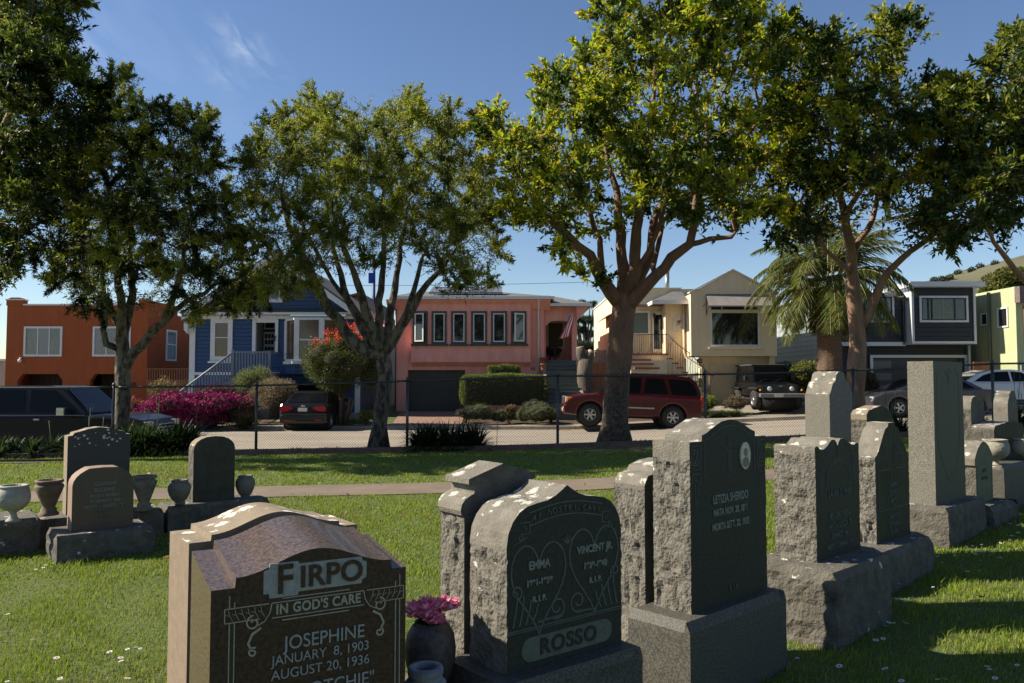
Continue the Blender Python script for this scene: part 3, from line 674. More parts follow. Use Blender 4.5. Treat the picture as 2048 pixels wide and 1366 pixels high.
# left group
W = .49; zb = .2
g = stone(-3.78, 6.90, 38, 'pinkish brown granite gravestone with cut-off corners and incised Italian lettering, at left', z=0)
half = [(0,zb),(0,zb+.39),(.008,zb+.425),(.03,zb+.462),(.06,zb+.49),(.10,zb+.515),(.13,zb+.53),(W/2,zb+.535)]
slab('stone', mirror(half, W), .21, [pinkface, pinkside], g, amp=.0006, seed=131, step=.02)
base('plinth', -.13, .63, -.17, .36, zb, rockd, g, amp=.012, seed=72, r=.02)
for s_, sz, z in (('GIOVANNI', .046, .390), ('BUZZARO', .046, .338), ('NATO A VENEZIA', .037, .288), ('15 GENNAIO 1868', .039, .243), ('MORTO 16 AGOSTO 1946', .036, .196), ('ELISA BUZZARO', .026, .15), ('1876-1959', .026, .105)):
    text(g, s_, sz, W/2+.01, zb+z, engr if z > .18 else engd, sx=.78, bold=.001)
ls = [(.005, [(W/2,zb+.51),(W/2,zb+.43)]), (.005, [(W/2-.022,zb+.485),(W/2+.022,zb+.485)])]
for s in (1, -1):
    for k in range(5): ls.append((.003, spiral(W/2+s*(.19-.004*k), zb+.45-.035*k, .014, .004, 80*k, 1.1)))
    ls.append((.002, [(W/2+s*.05,zb+.44),(W/2+s*.17,zb+.34)]))
ribbon(g, ls, .003, engd)
W = .55; zb = .22
g = stone(-4.23, 7.62, 38, 'large dark grey gravestone with arched top and lichen specks, behind the pinkish one', z=0)
half = [(0,zb),(0,zb+.745),(.04,zb+.75),(.055,zb+.775),(.10,zb+.785),(.18,zb+.81),(W/2,zb+.822)]
slab('stone', mirror(half, W), .19, [mat('slate_granite', (.05,.047,.042), (.028,.027,.024), 90, .7, ramp=(.4,.6)), tanl, tanl], g, amp=.0008, seed=141)
sp = MB()
for k in range(26):
    x, z = random.uniform(.03, W-.03), zb+random.triangular(.6, .8, .77); r = random.uniform(.004, .013)
    if z > zb+.74+.06*math.sin(math.pi*x/W): continue
    sp.prism(arc(x, z, r, r*.9, 0, 360, 8)[:-1], -.002, .001)
sp.build('lichen_spots', mat('white_lichen', (.5,.5,.47), None, rough=.9), g)
base('plinth', -.28, .84, -.16, .33, zb, rockd, g, amp=.01, seed=82, r=.02)
W = .43; zb = .235
g = stone(-3.30, 8.30, 38, 'brownish gravestone with rounded top and notched rough edge, between two small round urns', z=0)
half = [(0,zb),(0,zb+.54),(.01,zb+.58),(.03,zb+.615),(.07,zb+.645),(.13,zb+.668),(W/2,zb+.675)]
slab('stone', mirror(half, W), .17, [mat('brown_granite', (.055,.05,.034), (.03,.027,.019), 8, .85), rockd, tanl], g, amp=.012, seed=151, smooth_above=zb+.56)
base('plinth', -.27, .76, -.12, .28, zb, rockd, g, amp=.014, seed=92, r=.02)
g = stone(-4.85, 7.0, 38, 'low rough grey plinth carrying the white urn at the left edge', name='gravestone_plinth', z=0)
base('plinth', -.9, .62, -.2, .35, .27, rockd, g, amp=.016, seed=93, r=.02)

# urns and vases
def urn(name, c, prof, m, label, n=28, inner=.75, group='stone urns beside the graves'):
    o = empty(name, c, 0, label, 'urn', group); mb = MB()
    r, z = prof[-1]; full = prof+[(r*inner, z+.001), (r*inner*.96, z-.03), (r*inner*.5, z-.06), (.001, z-.062)]
    mb.lathe(full, n, cap=False); mb.build('bowl', m, o); return o
def at(px, py, Y): return P(px, py, Y)
urnw = mat('white_marble', (.33,.315,.275), (.21,.20,.175), 9, .75, bump=.2)
urnb = mat('brown_terrazzo', (.16,.12,.08), (.10,.07,.05), 12, .85, bump=.3)
urng = mat('grey_cast_stone', (.18,.165,.13), (.10,.095,.075), 10, .9, bump=.4)
urnp = mat('pale_cast_stone', (.30,.28,.22), (.20,.185,.145), 12, .9, bump=.4)
bowl = [(.055,0),(.07,0),(.07,.012),(.06,.02),(.042,.035),(.034,.055),(.032,.075),(.045,.09),(.085,.105),(.125,.135),(.15,.175),(.155,.21),(.15,.25),(.138,.285),(.128,.298),(.140,.305),(.140,.318)]
urn('urn', P(26, 1043, 6.95), [(r*.84, z*.98) for r, z in bowl], urnw, 'white marble bowl urn on a short foot, at the left edge')
vase = [(.085,0),(.085,.02),(.07,.03),(.065,.06),(.052,.075),(.062,.10),(.085,.16),(.108,.22),(.122,.26),(.118,.275),(.095,.285),(.098,.292),(.118,.30),(.118,.32)]
urn('urn', P(97, 1030, 7.38), [(r*1.0, z) for r, z in vase], urnb, 'brown flared terracotta urn on the ledge left of the pinkish gravestone')
urn('urn', P(288, 1020, 7.9), [(r*.95, z*1.05) for r, z in vase], urng, 'grey tapered urn peeking out right of the pinkish gravestone')
pot = [(.055,0),(.06,.0),(.06,.012),(.052,.025),(.075,.05),(.10,.10),(.112,.15),(.110,.185),(.092,.215),(.080,.225),(.084,.232),(.088,.245)]
urn('urn', P(358, 1008, 8.13), pot, urng, 'small round grey urn left of the round-topped gravestone')
urn('urn', P(490, 996, 8.72), [(r*.92, z) for r, z in pot], urng, 'small round grey urn right of the round-topped gravestone')
b2 = [(r*.82, z*.88) for r, z in bowl]
urn('urn', P(1992, 935, 7.98), b2, urnp, 'pale stone bowl urn on the family block, right part of the picture')
urn('urn', P(2050, 930, 8.55), b2, urnp, 'pale stone bowl urn cut by the right picture edge')
# flower vase and stone jar between the two front stones
g = stone(-.36, 2.66, 38, 'low dark stone ledge between the two nearest gravestones, under the vase and jar', name='stone_ledge', z=0)
g['category'] = 'ledge'; g['group'] = 'ledge'
base('block', -.05, .22, 0, .62, .295, rockd, g, amp=.004, seed=95, r=.01)
fv = empty('flower_vase', P(861, 1290, 3.08), 0, 'dark polished granite vase holding pink flowers, between the two nearest gravestones', 'vase'); fv.location.z = .295
mb = MB(); mb.lathe([(.055,0),(.062,.015),(.05,.035),(.078,.08),(.094,.14),(.097,.19),(.09,.24),(.072,.272),(.060,.28),(.062,.288),(.048,.288),(.044,.25),(.001,.24)], 32, cap=False)
mb.build('body', mat('vase_granite', (.085,.068,.062), (.035,.028,.026), 40, .6), fv)
jr = empty('stone_jar', P(851, 1330, 2.78), 0, 'weathered bluish grey stone jar with open round mouth, below the vase of pink flowers', 'jar'); jr.location.z = .288
mb = MB(); mb.lathe([(.05,0),(.052,.03),(.065,.06),(.074,.10),(.070,.13),(.060,.145),(.066,.155),(.071,.165),(.071,.18),(.062,.19),(.052,.197),(.060,.205),(.062,.22),(.058,.232),(.038,.232),(.036,.21),(.034,.12),(.001,.11)], 36, cap=False)
mb.build('body', mat('bluish_cast_stone', (.26,.26,.25), (.10,.13,.17), 5, .85, bump=.5, bscale=60, stretch=(1,1,4)), jr)
# ---------------- houses ----------------
def frame_ring(mb, x0, x1, z0, z1, y0, y1, w, mi=0, wb=None):
    wb = w if wb is None else wb
    mb.box(x0, x0+w, y0, y1, z0, z1, mi); mb.box(x1-w, x1, y0, y1, z0, z1, mi)
    mb.box(x0+w, x1-w, y0, y1, z1-w, z1, mi); mb.box(x0+w, x1-w, y0, y1, z0, z0+wb, mi)
def window(parent, x0, x1, z0, z1, y, fm=None, w=.07, mull=(), trans=(), curtain=None, sill=None, proud=.05, name='window', inner=None, gm=None, sash=None):
    fm = fm or white
    mb = MB(); frame_ring(mb, x0, x1, z0, z1, y-proud, y+.02, w)
    for m_ in mull: mb.box(x0+(x1-x0)*m_-.022, x0+(x1-x0)*m_+.022, y-proud*.7, y+.01, z0+w, z1-w)
    for m_ in trans: mb.box(x0+w, x1-w, y-proud*.6, y+.008, z0+(z1-z0)*m_-.02, z0+(z1-z0)*m_+.02)
    f = mb.build(name, fm, parent)
    if inner is not None:
        mb = MB(); frame_ring(mb, x0+w, x1-w, z0+w, z1-w, y-proud*.6, y+.012, .05); mb.build('sash', inner, f)
    mb = MB(); mb.box(x0+w, x1-w, y-.012, y+.004, z0+w, z1-w); mb.build('pane', gm or glass, f)
    if curtain:
        m, a, b = curtain; mb = MB(); n = max(6, int((x1-x0)*(b-a)*14)); X0, X1 = x0+w+(x1-x0-2*w)*a, x0+w+(x1-x0-2*w)*b
        vs = [(X0+(X1-X0)*k/n, y-.014-.012*(k % 2), z) for z in (z0+w+.01, z1-w-.01) for k in range(n+1)]
        mb.add(vs, [(k, k+1, n+2+k, n+1+k) for k in range(n)], 0, True); mb.build('curtain', m, f)
    if sill: mb = MB(); mb.box(x0-.07, x1+.07, y-proud-.07, y+.02, z0-.09, z0-.004); mb.build('sill', sill, f)
    return f
glassc = mat('glass_curtained', (.17,.18,.18), (.08,.09,.09), 3, .08, spec=.8, stretch=(6,1,.6))
glassb = mat('glass_bronze_curtain', (.13,.075,.04), (.07,.04,.022), 4, .1, spec=.7, stretch=(8,1,.5))
glassg = mat('glass_green_curtain', (.15,.20,.17), (.12,.16,.14), 9, .12, spec=.6)
curt = mat('net_curtain', (.30,.30,.29), None, rough=.9)
stucco = lambda n, c, k=.84: mat(n, c, tuple(v*k for v in c), 2.2, .92, bump=.4, bscale=25, spec=.2, stretch=(1.6,1.6,.45), detail=8, ramp=(.38,.66))
roofm = mat('asphalt_shingle', (.15,.145,.14), (.085,.083,.08), 9, .95, bump=.9, bscale=40, stretch=(1,1,3))
HB = {}
def house(name, Y, x, label): 
    o = empty(name, (x, Y, 0), 0, label, 'house'); return o
def L2(Y, x0):
    "pixel to house-local helpers"
    return (lambda px, dy=0: PX(px, Y+dy)-x0), (lambda py, dy=0: PZ(py, Y+dy))

# --- orange stucco house
Y = 36; X0 = PX(10, Y); hx, hz = L2(Y, X0)
h = house('stucco_house', Y, X0, 'burnt orange stucco house with flat parapet and white sliding windows')
org = stucco('orange_stucco', (.36,.095,.036)); zb = -.6
mb = MB(); Wd = hx(293); zt = hz(611); q = hz(748)
ga = (hx(35), hx(125)); gb = (hx(180), hx(248))
# front wall as pieces round the two garage openings with clipped corners
mb.box(0, Wd, 0, .3, q, zt)
mb.box(0, ga[0], 0, .3, zb, q); mb.box(ga[1], gb[0], 0, .3, zb, q); mb.box(gb[1], Wd, 0, .3, zb, q)
for a, b in (ga, gb):
    mb.prism([(a,q),(a+.22,q),(a,q-.3)], .001, .299); mb.prism([(b,q),(b-.22,q),(b,q-.3)], .001, .299)
mb.box(0, .25, .3, 14, zb, zt-.02); mb.box(Wd-.25, Wd, .3, 14, zb, zt-.25); mb.box(.25, Wd-.25, 13.7, 14, zb, zt-.02)
mb.box(.25, Wd-.25, .3, 13.7, zt-.7, zt-.5)
mb.box(-.03, hx(43), -.03, .3, zt+.001, hz(599)); mb.box(hx(275), Wd+.03, -.03, .3, zt+.001, hz(599))
mb.prism([(-.03,hz(599)+.001),(hx(43),hz(599)+.001),(hx(34),hz(595)),(hx(18),hz(595))], -.03, .3)
mb.box(Wd-.249, Wd-.001, .3, 3.2, zt-.25, hz(600))
mb.build('wall', org, h)
mb = MB(); mb.box(hx(43)+.002, hx(275)-.002, -.06, .32, zt+.002, zt+.07); mb.box(Wd-.28, Wd+.04, 3.22, 14, zt-.249, zt-.19)
mb.box(-.06, hx(44), -.06, .33, hz(599)-.03, hz(599)+.02); mb.box(hx(274), Wd+.06, -.06, .33, hz(599)+.002, hz(599)+.06)
mb.build('coping', white, h)
gd = mat('dark_garage_wood', (.045,.022,.014), (.028,.015,.01), 5, .7)
for a, b in (ga, gb):
    mb = MB(); mb.box(a-.1, b+.1, 1.2, 1.3, zb, q+.1)
    for k in range(1, 5): mb.box(a, b, 1.17, 1.199, zb+(q-zb)*k/5-.015, zb+(q-zb)*k/5+.015)
    for k in range(1, 8): mb.box(a+(b-a)*k/8-.012, a+(b-a)*k/8+.012, 1.172, 1.1985, zb, q)
    mb.build('garage_door', gd, h)
for a, b in ((46, 123), (184, 260)):
    window(h, hx(a), hx(b), hz(713), hz(653), 0, w=.09, mull=(.36,.66), curtain=(curt, .36 if a == 46 else 0, .66 if a == 46 else .2), gm=glassc)
f = window(h, hx(334)-.01, hx(352), hz(722), hz(660), 0, w=.07)
# side window sits on the right flank wall
f.location = (0, 0, 0); f.rotation_euler = (0, 0, 0)
bpy.data.objects.remove(f.children[0]); bpy.data.objects.remove(f)
yw = 36*(292-1024)/(338-1024)-36; 
mb = MB(); frame_ring(mb, 0, 1.15, hz(722, yw), hz(660, yw), -.05, .01, .09)
mb.box(.09, 1.06, -.04, .008, hz(690, yw), hz(690, yw)+.05)
f = mb.build('window', white, h, (Wd+.002, yw-.5, 0), (0, 0, math.pi/2))
mb = MB(); mb.box(.08, 1.07, -.012, .006, hz(722, yw)+.08, hz(660, yw)-.08); mb.build('pane', glassc, f)
mb = MB(); mb.tube([(hx(42),-.0,hz(716)),(hx(42),-.12,hz(717)),(hx(42),-.12,hz(720))], .04, 8); mb.lathe([(.001,-.1),(.07,-.07),(.09,0),(.08,.04),(.001,.05)], 14, c=(hx(42),-.12,hz(721))); mb.build('camera_dome', white, h)
text(h, '1668', .20, hx(264), hz(768), blackm, 'house_number', y=-.02, ext=.012)
mb = MB()
for k in range(7): mb.box(hx(195+4*k), hx(196.5+4*k), -.0, 0, 0, 0) if False else None
# --- wooden lattice gate between orange and blue house
fw = mat('redwood_fence', (.33,.145,.06), (.20,.085,.04), 4, .85, bump=.4, bscale=30, stretch=(6,6,1))
def board_fence(name, xa, xb, y, z0, z1, label, lattice=0, m=None):
    o = empty(name, (xa, y, 0), 0, label, 'fence'); mb = MB(); x = 0; k = 0
    while x < xb-xa-.05:
        mb.box(x, x+.13, -.012+.004*(k % 2), .012, z0, z1-lattice-random.uniform(0,.02)); x += .138; k += 1
    mb.build('boards', m or fw, o)
    for bb in [(0, xb-xa, .013, .05, z0+.3, z0+.4), (0, xb-xa, -.03, .03, z1-lattice, z1-lattice+.05)]+([(0, xb-xa, -.03, .03, z1-.04, z1)] if lattice else []): mb = MB(); mb.box(*bb); mb.build('rail', m or fw, o)
    if lattice:
        mb = MB(); x = .02
        while x < xb-xa: mb.box(x, x+.035, -.015, .015, z1-lattice+.05, z1-.04); x += .11
        mb.build('lattice', m or fw, o)
board_fence('board_fence', PX(292,35.6)+.02, PX(380,35.6), 35.6, -.5, PZ(737,35.6), 'redwood board fence with slatted top between the orange and the blue house', .55)

# --- blue wooden house
Y = 34.5; X0 = PX(384, Y); hx, hz = L2(Y, X0)
h = house('wooden_house', Y, X0, 'royal blue clapboard house with white trim, gabled attic window and porch stairs')
blue = siding_mat('blue_siding', (.033,.072,.165), .17, .5)
Wd = hx(716); zb = -.5; zt = hz(638); zg = hz(748)
mb = MB()
ex0, ex1 = hx(505), hx(551)
mb.box(0, ex0, 0, .25, zg, zt); mb.box(ex1, Wd, 0, .25, zg, zt); mb.box(ex0, ex1, 0, .25, zg, hz(707))
mb.box(ex0-.2, ex1+.2, 1.4, 1.5, zg, zt)
mb.box(0, hx(560), 0, .25, zb, zg-.01); mb.box(hx(662), Wd, 0, .25, zb, zg-.01); mb.box(hx(560), hx(662), .0, .25, hz(766), zg-.01)
mb.box(0, .25, .25, 11, zb, zt); mb.box(Wd-.25, Wd, .25, 11, zb, zt); mb.box(.25, Wd-.25, 10.75, 11, zb, zt)
mb.box(hx(555), hx(667), 3.5, 3.6, zb, zg)
mb.build('wall', blue, h)
mb = MB(); apx, apz = hx(552), hz(507); ex, ez = hx(716), hz(622); sx0 = hx(388)
mb.prism([(sx0, ez),(ex-.3, ez),(apx, apz-.2)], .02, .25); mb.build('gable', blue, h)
rm = mat('weathered_shingle', (.17,.15,.13), (.10,.09,.08), 14, .95, bump=.9, bscale=30)
mb = MB()
for s, xe in ((1, hx(724)), (-1, hx(372))):
    ze = hz(626); th = .10
    mb.prism([(apx, apz+.05),(xe, ze),(xe, ze-th),(apx, apz+.05-th)], -.55, 11.2)
mb.build('roof', rm, h)
mb = MB()
for s, xe in ((1, hx(724)), (-1, hx(372))):
    ze = hz(626)
    mb.prism([(apx, apz-.05),(xe, ze-.10),(xe, ze-.36),(apx, apz-.36)], -.60, -.552)
    mb.box(xe-.22 if s > 0 else xe, xe if s > 0 else xe+.22, -.6, 11, ze-.20, ze-.103)
mb.build('bargeboard', white, h)
mb = MB(); mb.box(hx(366), hx(722), -.32, -.02, hz(630), hz(625)); mb.box(.0, Wd, -.08, -.002, zt, hz(631)); mb.box(-.12, .12, -.06, .02, zb, zt-.01); mb.box(Wd-.12, Wd+.1, -.06, .02, zb, zt-.01)
mb.box(.122, hx(560), -.05, -.002, hz(750), zg+.08); mb.box(hx(640), Wd-.122, -.05, -.002, hz(750), zg+.08)
mb.prism([(-.10,hz(646)),(-.28,hz(640)),(-.28,hz(660)),(-.14,hz(668))], -.3, -.061)
mb.build('trim', white, h)
mb = MB(); mb.prism([(-.34,hz(624)),(.0,hz(615.5)),(.0,hz(625.5)),(-.34,hz(625.5))], hx(440), hx(712), 'x'); 
mb.v = [(v[0], v[1], v[2]) for v in mb.v]; mb.build('pent_roof', mat('green_grey_shingle', (.075,.085,.08), (.05,.055,.055), 12, .95, bump=.8), h)
window(h, hx(515), hx(563), hz(605), hz(537), .0, w=.16, mull=(.5,))
window(h, hx(420), hx(464), hz(722), hz(637), 0, w=.2, trans=(.55,), gm=glassb, sill=white)
# entry recess
mb = MB(); mb.box(ex0-.02, ex0+.13, -.08, .1, hz(707), zt-.002); mb.box(ex1-.02, ex1+.10, -.08, .1, hz(707), zt-.002); mb.box(ex0+.13, ex1-.02, -.06, .08, zt-.16, zt-.002); mb.build('porch_column', white, h)
mb = MB(); mb.box(ex0-.1, ex0, .25, 1.4, zg, zt); mb.box(ex0, hx(523, 1.4), 1.33, 1.399, zg, zt); mb.build('porch_wall', mat('porch_grey_white', (.50,.50,.48), None, rough=.7), h)
dr = MB(); a, b = hx(527, 1.38), hx(550, 1.38); dz0, dz1 = hz(706, 1.4), hz(664, 1.4)
dr.box(a, b, 1.31, 1.39, dz0, dz1); d_ = dr.build('door', white, h)
mb = MB()
for i in range(3):
    for (u, v) in ((.12,.28), (.42,.62), (.7,.9)): mb.box(a+(b-a)*(.12+.27*i), a+(b-a)*(.33+.27*i), 1.30, 1.312, dz0+(dz1-dz0)*u, dz0+(dz1-dz0)*v)
mb.build('pane', glass, d_)
window(h, a, b, dz1+.12, hz(641, 1.4), 1.39, w=.06, name='transom')
mb = MB(); mb.tube([(hx(549),-.1,hz(682)),(hx(549),-.1,hz(676)),(hx(550),-.1,hz(672))], .04, 8); mb.build('door_lamp', blackm, h)
# bay window
mb = MB(); b0, b1, b2, b3 = hx(570), hx(598), hx(655), hx(688); pr = -.8
def bayseg(mb, z0, z1, off=0): mb.prism([(b0-off,0),(b1-off*.6,pr-off),(b2+off*.6,pr-off),(b3+off,0)], z0, z1, 'z')
bayseg(mb, hz(640, -.7), zt-.01, .03); bayseg(mb, hz(728, -.7), hz(722, -.7), .10); bayseg(mb, hz(721.9, -.7), hz(718, -.7), .02)
mb.box(b1-.02, b1+.2, pr-.02, pr+.1, hz(718, -.7), hz(640, -.7)); mb.box(b2-.2, b2+.02, pr-.02, pr+.1, hz(718, -.7), hz(640, -.7)); mb.box(b0-.03, b0+.13, -.1, .0, hz(718, -.7), hz(640, -.7)); mb.box(b3-.13, b3+.03, -.1, 0, hz(718, -.7), hz(640, -.7))
bw = mb.build('bay_window', white, h)
mb = MB(); bayseg(mb, hz(748, -.7), hz(728.1, -.7)); mb.build('bay_wall', blue, bw)
mb = MB(); mb.box(b1+.2, b2-.2, pr+.03, pr+.05, hz(718, -.7), hz(640, -.7))
for (p, q2) in (((b0, 0), (b1, pr)), ((b3, 0), (b2, pr))):
    mb.quad((p[0], p[1]-.02, hz(718, -.7)), (q2[0], q2[1]+.06, hz(718, -.7)), (q2[0], q2[1]+.06, hz(640, -.7)), (p[0], p[1]-.02, hz(640, -.7)))
mb.build('pane', glassb, bw, fix=False)
mb = MB(); mb.box(b1+.2, b2-.2, pr+.0, pr+.03, hz(681, -.7), hz(678, -.7)); mb.box((b1+b2)/2-.02, (b1+b2)/2+.02, pr, pr+.03, hz(718,-.7), hz(681,-.7)); mb.build('sash', white, bw)
# stairs and pickets
pal = mat('grey_blue_paint', (.20,.235,.28), (.15,.18,.215), 6, .6)
mb = MB(); px0, px1 = hx(490), hx(560); zp = hz(745, -1.0); n = 9
for k in range(n):
    xa = px0-(k+1)*.24; mb.box(xa, xa+.24, -1.5, -.1, zb, zp-(k+1)*.18)
mb.box(px0, px1, -1.5, -.02, zp-.12, zp); mb.box(px0, px1, -1.45, -.1, zb, zp-.13)
mb.build('porch_stairs', pal, h)
mb = MB(); zr_ = hz(706, -1.5); 
mb.box(px0, px1, -1.56, -1.5, zr_, zr_+.07); mb.box(px1-.06, px1, -1.5, -.1, zr_, zr_+.07)
mb.tube([(px0,-1.53,zr_+.03),(px0-9*.24,-1.53,zr_+.03-9*.18)], .045, 6)
x = px0
while x < px1: mb.box(x, x+.06, -1.545, -1.515, zp, zr_); x += .12
for k in range(18): xx = px0-(k+.5)*.12; zz = zr_-(k+.5)*.09; mb.box(xx-.03, xx+.03, -1.545, -1.515, zz-.9, zz)
mb.box(px0-.05, px0+.05, -1.58, -1.48, zp-.1, zr_+.15); mb.box(px1-.05, px1+.05, -1.58, -1.48, zp-.1, zr_+.1)
mb.build('railing', pal, h)
mb = MB(); mb.box(hx(583), hx(587), -.5, -.35, zb, hz(760)); mb.build('carport_post', white, h)

# --- salmon house glimpsed between the blue and the pink house
h = house('salmon_house', 44, PX(690, 44), 'salmon pink house side glimpsed behind the blue house roof')
sal = stucco('salmon_stucco', (.42,.20,.15)); mb = MB(); w_ = PX(752,44)-PX(690,44)
mb.prism([(0,-.5),(0,PZ(600,44)),(w_*.5,PZ(590,44)),(w_,PZ(650,44)),(w_,-.5)], 0, 9); mb.build('wall', sal, h)
mb = MB(); mb.prism([(-.3,PZ(600,44)+.02),(w_*.5,PZ(590,44)+.02),(w_+.3,PZ(656,44)),(w_+.3,PZ(653,44)),(w_*.5,PZ(590,44)+.14),(-.3,PZ(600,44)+.12)], -.3, 9.2); mb.build('roof', rm, h)
window(h, PX(722,44)-PX(690,44), PX(732,44)-PX(690,44), PZ(680,44), PZ(645,44), 0)

# --- pink house
Y = 36; X0 = PX(790, Y); hx, hz = L2(Y, X0)
h = house('pink_house', Y, X0, 'coral pink stucco house with six narrow green-framed windows and solar panels on the roof')
pink = stucco('coral_stucco', (.86,.395,.315)); zb = -.3; Wd = hx(1088); zt = hz(601); gt = hz(740)
mb = MB(); g0, g1_ = hx(815), hx(930)
mb.box(0, g0, 0, .3, zb, zt); mb.box(g1_, Wd, 0, .3, zb, zt); mb.box(g0, g1_, 0, .3, gt, zt)
mb.box(0, .3, .3, 12, zb, zt); mb.box(Wd-.3, Wd, .3, 12, zb, zt); mb.box(.3, Wd-.3, 11.7, 12, zb, zt); mb.box(g0-.05, g1_+.05, .5, .6, zb, gt+.05)
mb.build('wall', pink, h)
# shallow bay: a proud panel with chamfered underside
mb = MB(); mb.prism([(0,zt-.02),(-.32,zt-.02),(-.32,hz(722,-.3)),(-.24,hz(726,-.3)),(0,hz(733,-.3))], hx(822,-.3), hx(1061,-.3), 'x')
mb.box(hx(821,-.3), hx(1062,-.3), -.37, -.322, hz(724,-.3), hz(720,-.3)); mb.build('bay', pink, h)
dg = mat('dark_green_trim', (.055,.066,.06), (.045,.054,.05), 9, .5)
mb = MB(); mb.box(g0, g1_, .32, .45, zb, gt)
for k in range(1, 7): mb.box(g0, g1_, .30, .322, zb+(gt-zb)*k/7-.02, zb+(gt-zb)*k/7-.004)
mb.build('garage_door', mat('slate_garage_paint', (.050,.058,.056), (.04,.047,.046), 5, .5), h)
for i, (a, b) in enumerate(((825,855),(863,893),(902,933),(942,974),(982,1014),(1022,1053))):
    x0_, x1_ = hx(a,-.3), hx(b,-.3); z0_, z1_ = hz(688,-.3), hz(622.5,-.3)
    f = window(h, x0_, x1_, z0_, z1_, -.322, fm=dg, w=.09, inner=None if i in (0, 5) else white, sill=dg)
    if i in (0, 5):                                            # these two stand open
        mb = MB(); ww = x1_-x0_-.2; frame_ring(mb, 0, ww, z0_+.1, z1_-.1, -.02, .02, .06)
        s = mb.build('open_sash', white, f, (x0_+.1 if i == 0 else x1_-.1, -.40, 0), (0, 0, -R(28) if i == 0 else R(180+28)))
        mb = MB(); mb.box(.06, ww-.06, -.006, .006, z0_+.16, z1_-.16); mb.build('pane', glass, s)
# entry wing
ex0, ex1 = hx(1088), hx(1155); ez = hz(612); ep = hz(721)
mb = MB(); mb.box(ex0, hx(1092), .2, .5, ep, ez); mb.box(hx(1145), ex1, .2, .5, zb, ez); mb.box(hx(1092), hx(1145), .2, .5, hz(641), ez)
A = [(hx(1092),hz(652)),(hx(1092),hz(641)+.01),(hx(1108),hz(641)+.01),(hx(1101),hz(643))]; mb.prism(A, .201, .499); A = [(hx(1145),hz(652)),(hx(1145),hz(641)+.01),(hx(1129),hz(641)+.01),(hx(1136),hz(643))]; mb.prism(A[::-1], .201, .499)
mb.box(ex0, ex1, 1.9, 2.1, ep, ez); mb.box(ex1-.2, ex1, .5, 11, zb, ez); mb.box(ex0, ex1, .5, 2.1, ep-.15, ep)
mb.build('entry_wall', pink, h)
window(h, hx(1094,1.9), hx(1129,1.9), hz(697,1.9), hz(643,1.9), 1.9, fm=white, w=.07, curtain=(mat('green_curtain', (.10,.11,.06), None, rough=.9), 0, 1), inner=None)
cav = MB()                                                     # coved eaves
cav.prism([(0,zt-.45),(-.55,zt-.02),(-.55,zt+.0),(0,zt+.0)], -.35, Wd+.28, 'x')
cav.prism([(ex1-.03,ez-.7),(ex1+.5,ez-.03),(ex1+.5,ez-.0),(ex1-.03,ez-.0)], -.1, 10); cav.build('cove', pink, h)
def hiproof(mb, x0, x1, y0, y1, z, ridge_z, rx0, rx1, ry):
    v = [(x0,y0,z),(x1,y0,z),(x1,y1,z),(x0,y1,z),(rx0,ry,ridge_z),(rx1,ry,ridge_z)]
    mb.add(v, [(0,1,5,4),(1,2,5),(2,3,4,5),(3,0,4),(0,3,2,1)])
mb = MB(); hiproof(mb, hx(778,-.6), hx(1109,-.6), -.6, 12.3, zt+.12, zt+1.02, hx(835,5.5), hx(990,5.5), 5.5)
hiproof(mb, ex0-.6, ex1+.62, -.25, 9, ez+.10, ez+.85, ex0-.2, ex0+.4, 3.5)
mb.build('roof', roofm, h)
mb = MB(); mb.box(hx(778,-.65), hx(1109,-.65), -.68, -.602, zt+.0, zt+.13); mb.box(hx(1109,-.65)-.08, hx(1109,-.65), -.6, 12, zt+.0, zt+.119); mb.box(hx(778,-.65), hx(778,-.65)+.08, -.6, 12, zt+.0, zt+.119)
mb.box(hx(1100), ex1+.65, -.33, -.252, ez-.03, ez+.10); mb.box(ex1+.57, ex1+.65, -.25, 9, ez-.03, ez+.095)
mb.build('gutter', white, h)
mb = MB(); mb.tube([(hx(1077),-.6,zt+.02),(hx(1077),-.1,zt-.35),(hx(1077),-.07,zt-.5),(hx(1077),-.07,hz(748))], .045, 8); mb.build('downspout', white, h)
mb = MB(); mb.tube([(.03,-.07,zt-.2),(.03,-.07,zb)], .03, 8); mb.build('drainpipe', galv, h)
mb = MB(); 
rs = .90/6.1; z_a = zt+.12+1.35*rs+.16; z_b = zt+.12+3.0*rs+.34
for k in range(3):
    xa = hx(858+k*49, .75); xb = hx(858+k*49+47.5, .75)
    mb.add([(xa,.75,z_a),(xb,.75,z_a),(xb,2.4,z_b),(xa,2.4,z_b),(xa,.75,z_a-.05),(xb,.75,z_a-.05),(xb,2.4,z_b-.05),(xa,2.4,z_b-.05)], [(0,1,2,3),(4,7,6,5),(0,4,5,1),(1,5,6,2),(2,6,7,3),(3,7,4,0)])
sp = mb.build('solar_panel', mat('solar_glass', (.16,.16,.17), (.13,.13,.14), 3, .35, spec=.4), h)
mb = MB(); mb.box(hx(858,1), hx(1006,1), .70, .745, z_a-.10, z_a-.02)
for k in range(8): mb.box(hx(868+k*18,1), hx(869.5+k*18,1), .8, .9, z_a-.25, z_a-.06)
mb.build('mount', mat('dark_alu', (.36,.37,.38), None, rough=.4, metal=.7), sp)
mb = MB(); mb.box(hx(1062), hx(1070), -.03, -.002, hz(740), hz(735)); np_ = mb.build('number_plate', blackm, h)
text(np_, '1664', .11, hx(1066), hz(737.5), white, 'digits', y=-.036, sx=.7)
mb = MB(); grey_st = mat('green_grey_stair_paint', (.13,.145,.13), (.095,.105,.095), 5, .7)
ns = 12; sx0_, sx1_ = hx(1091), hx(1151)
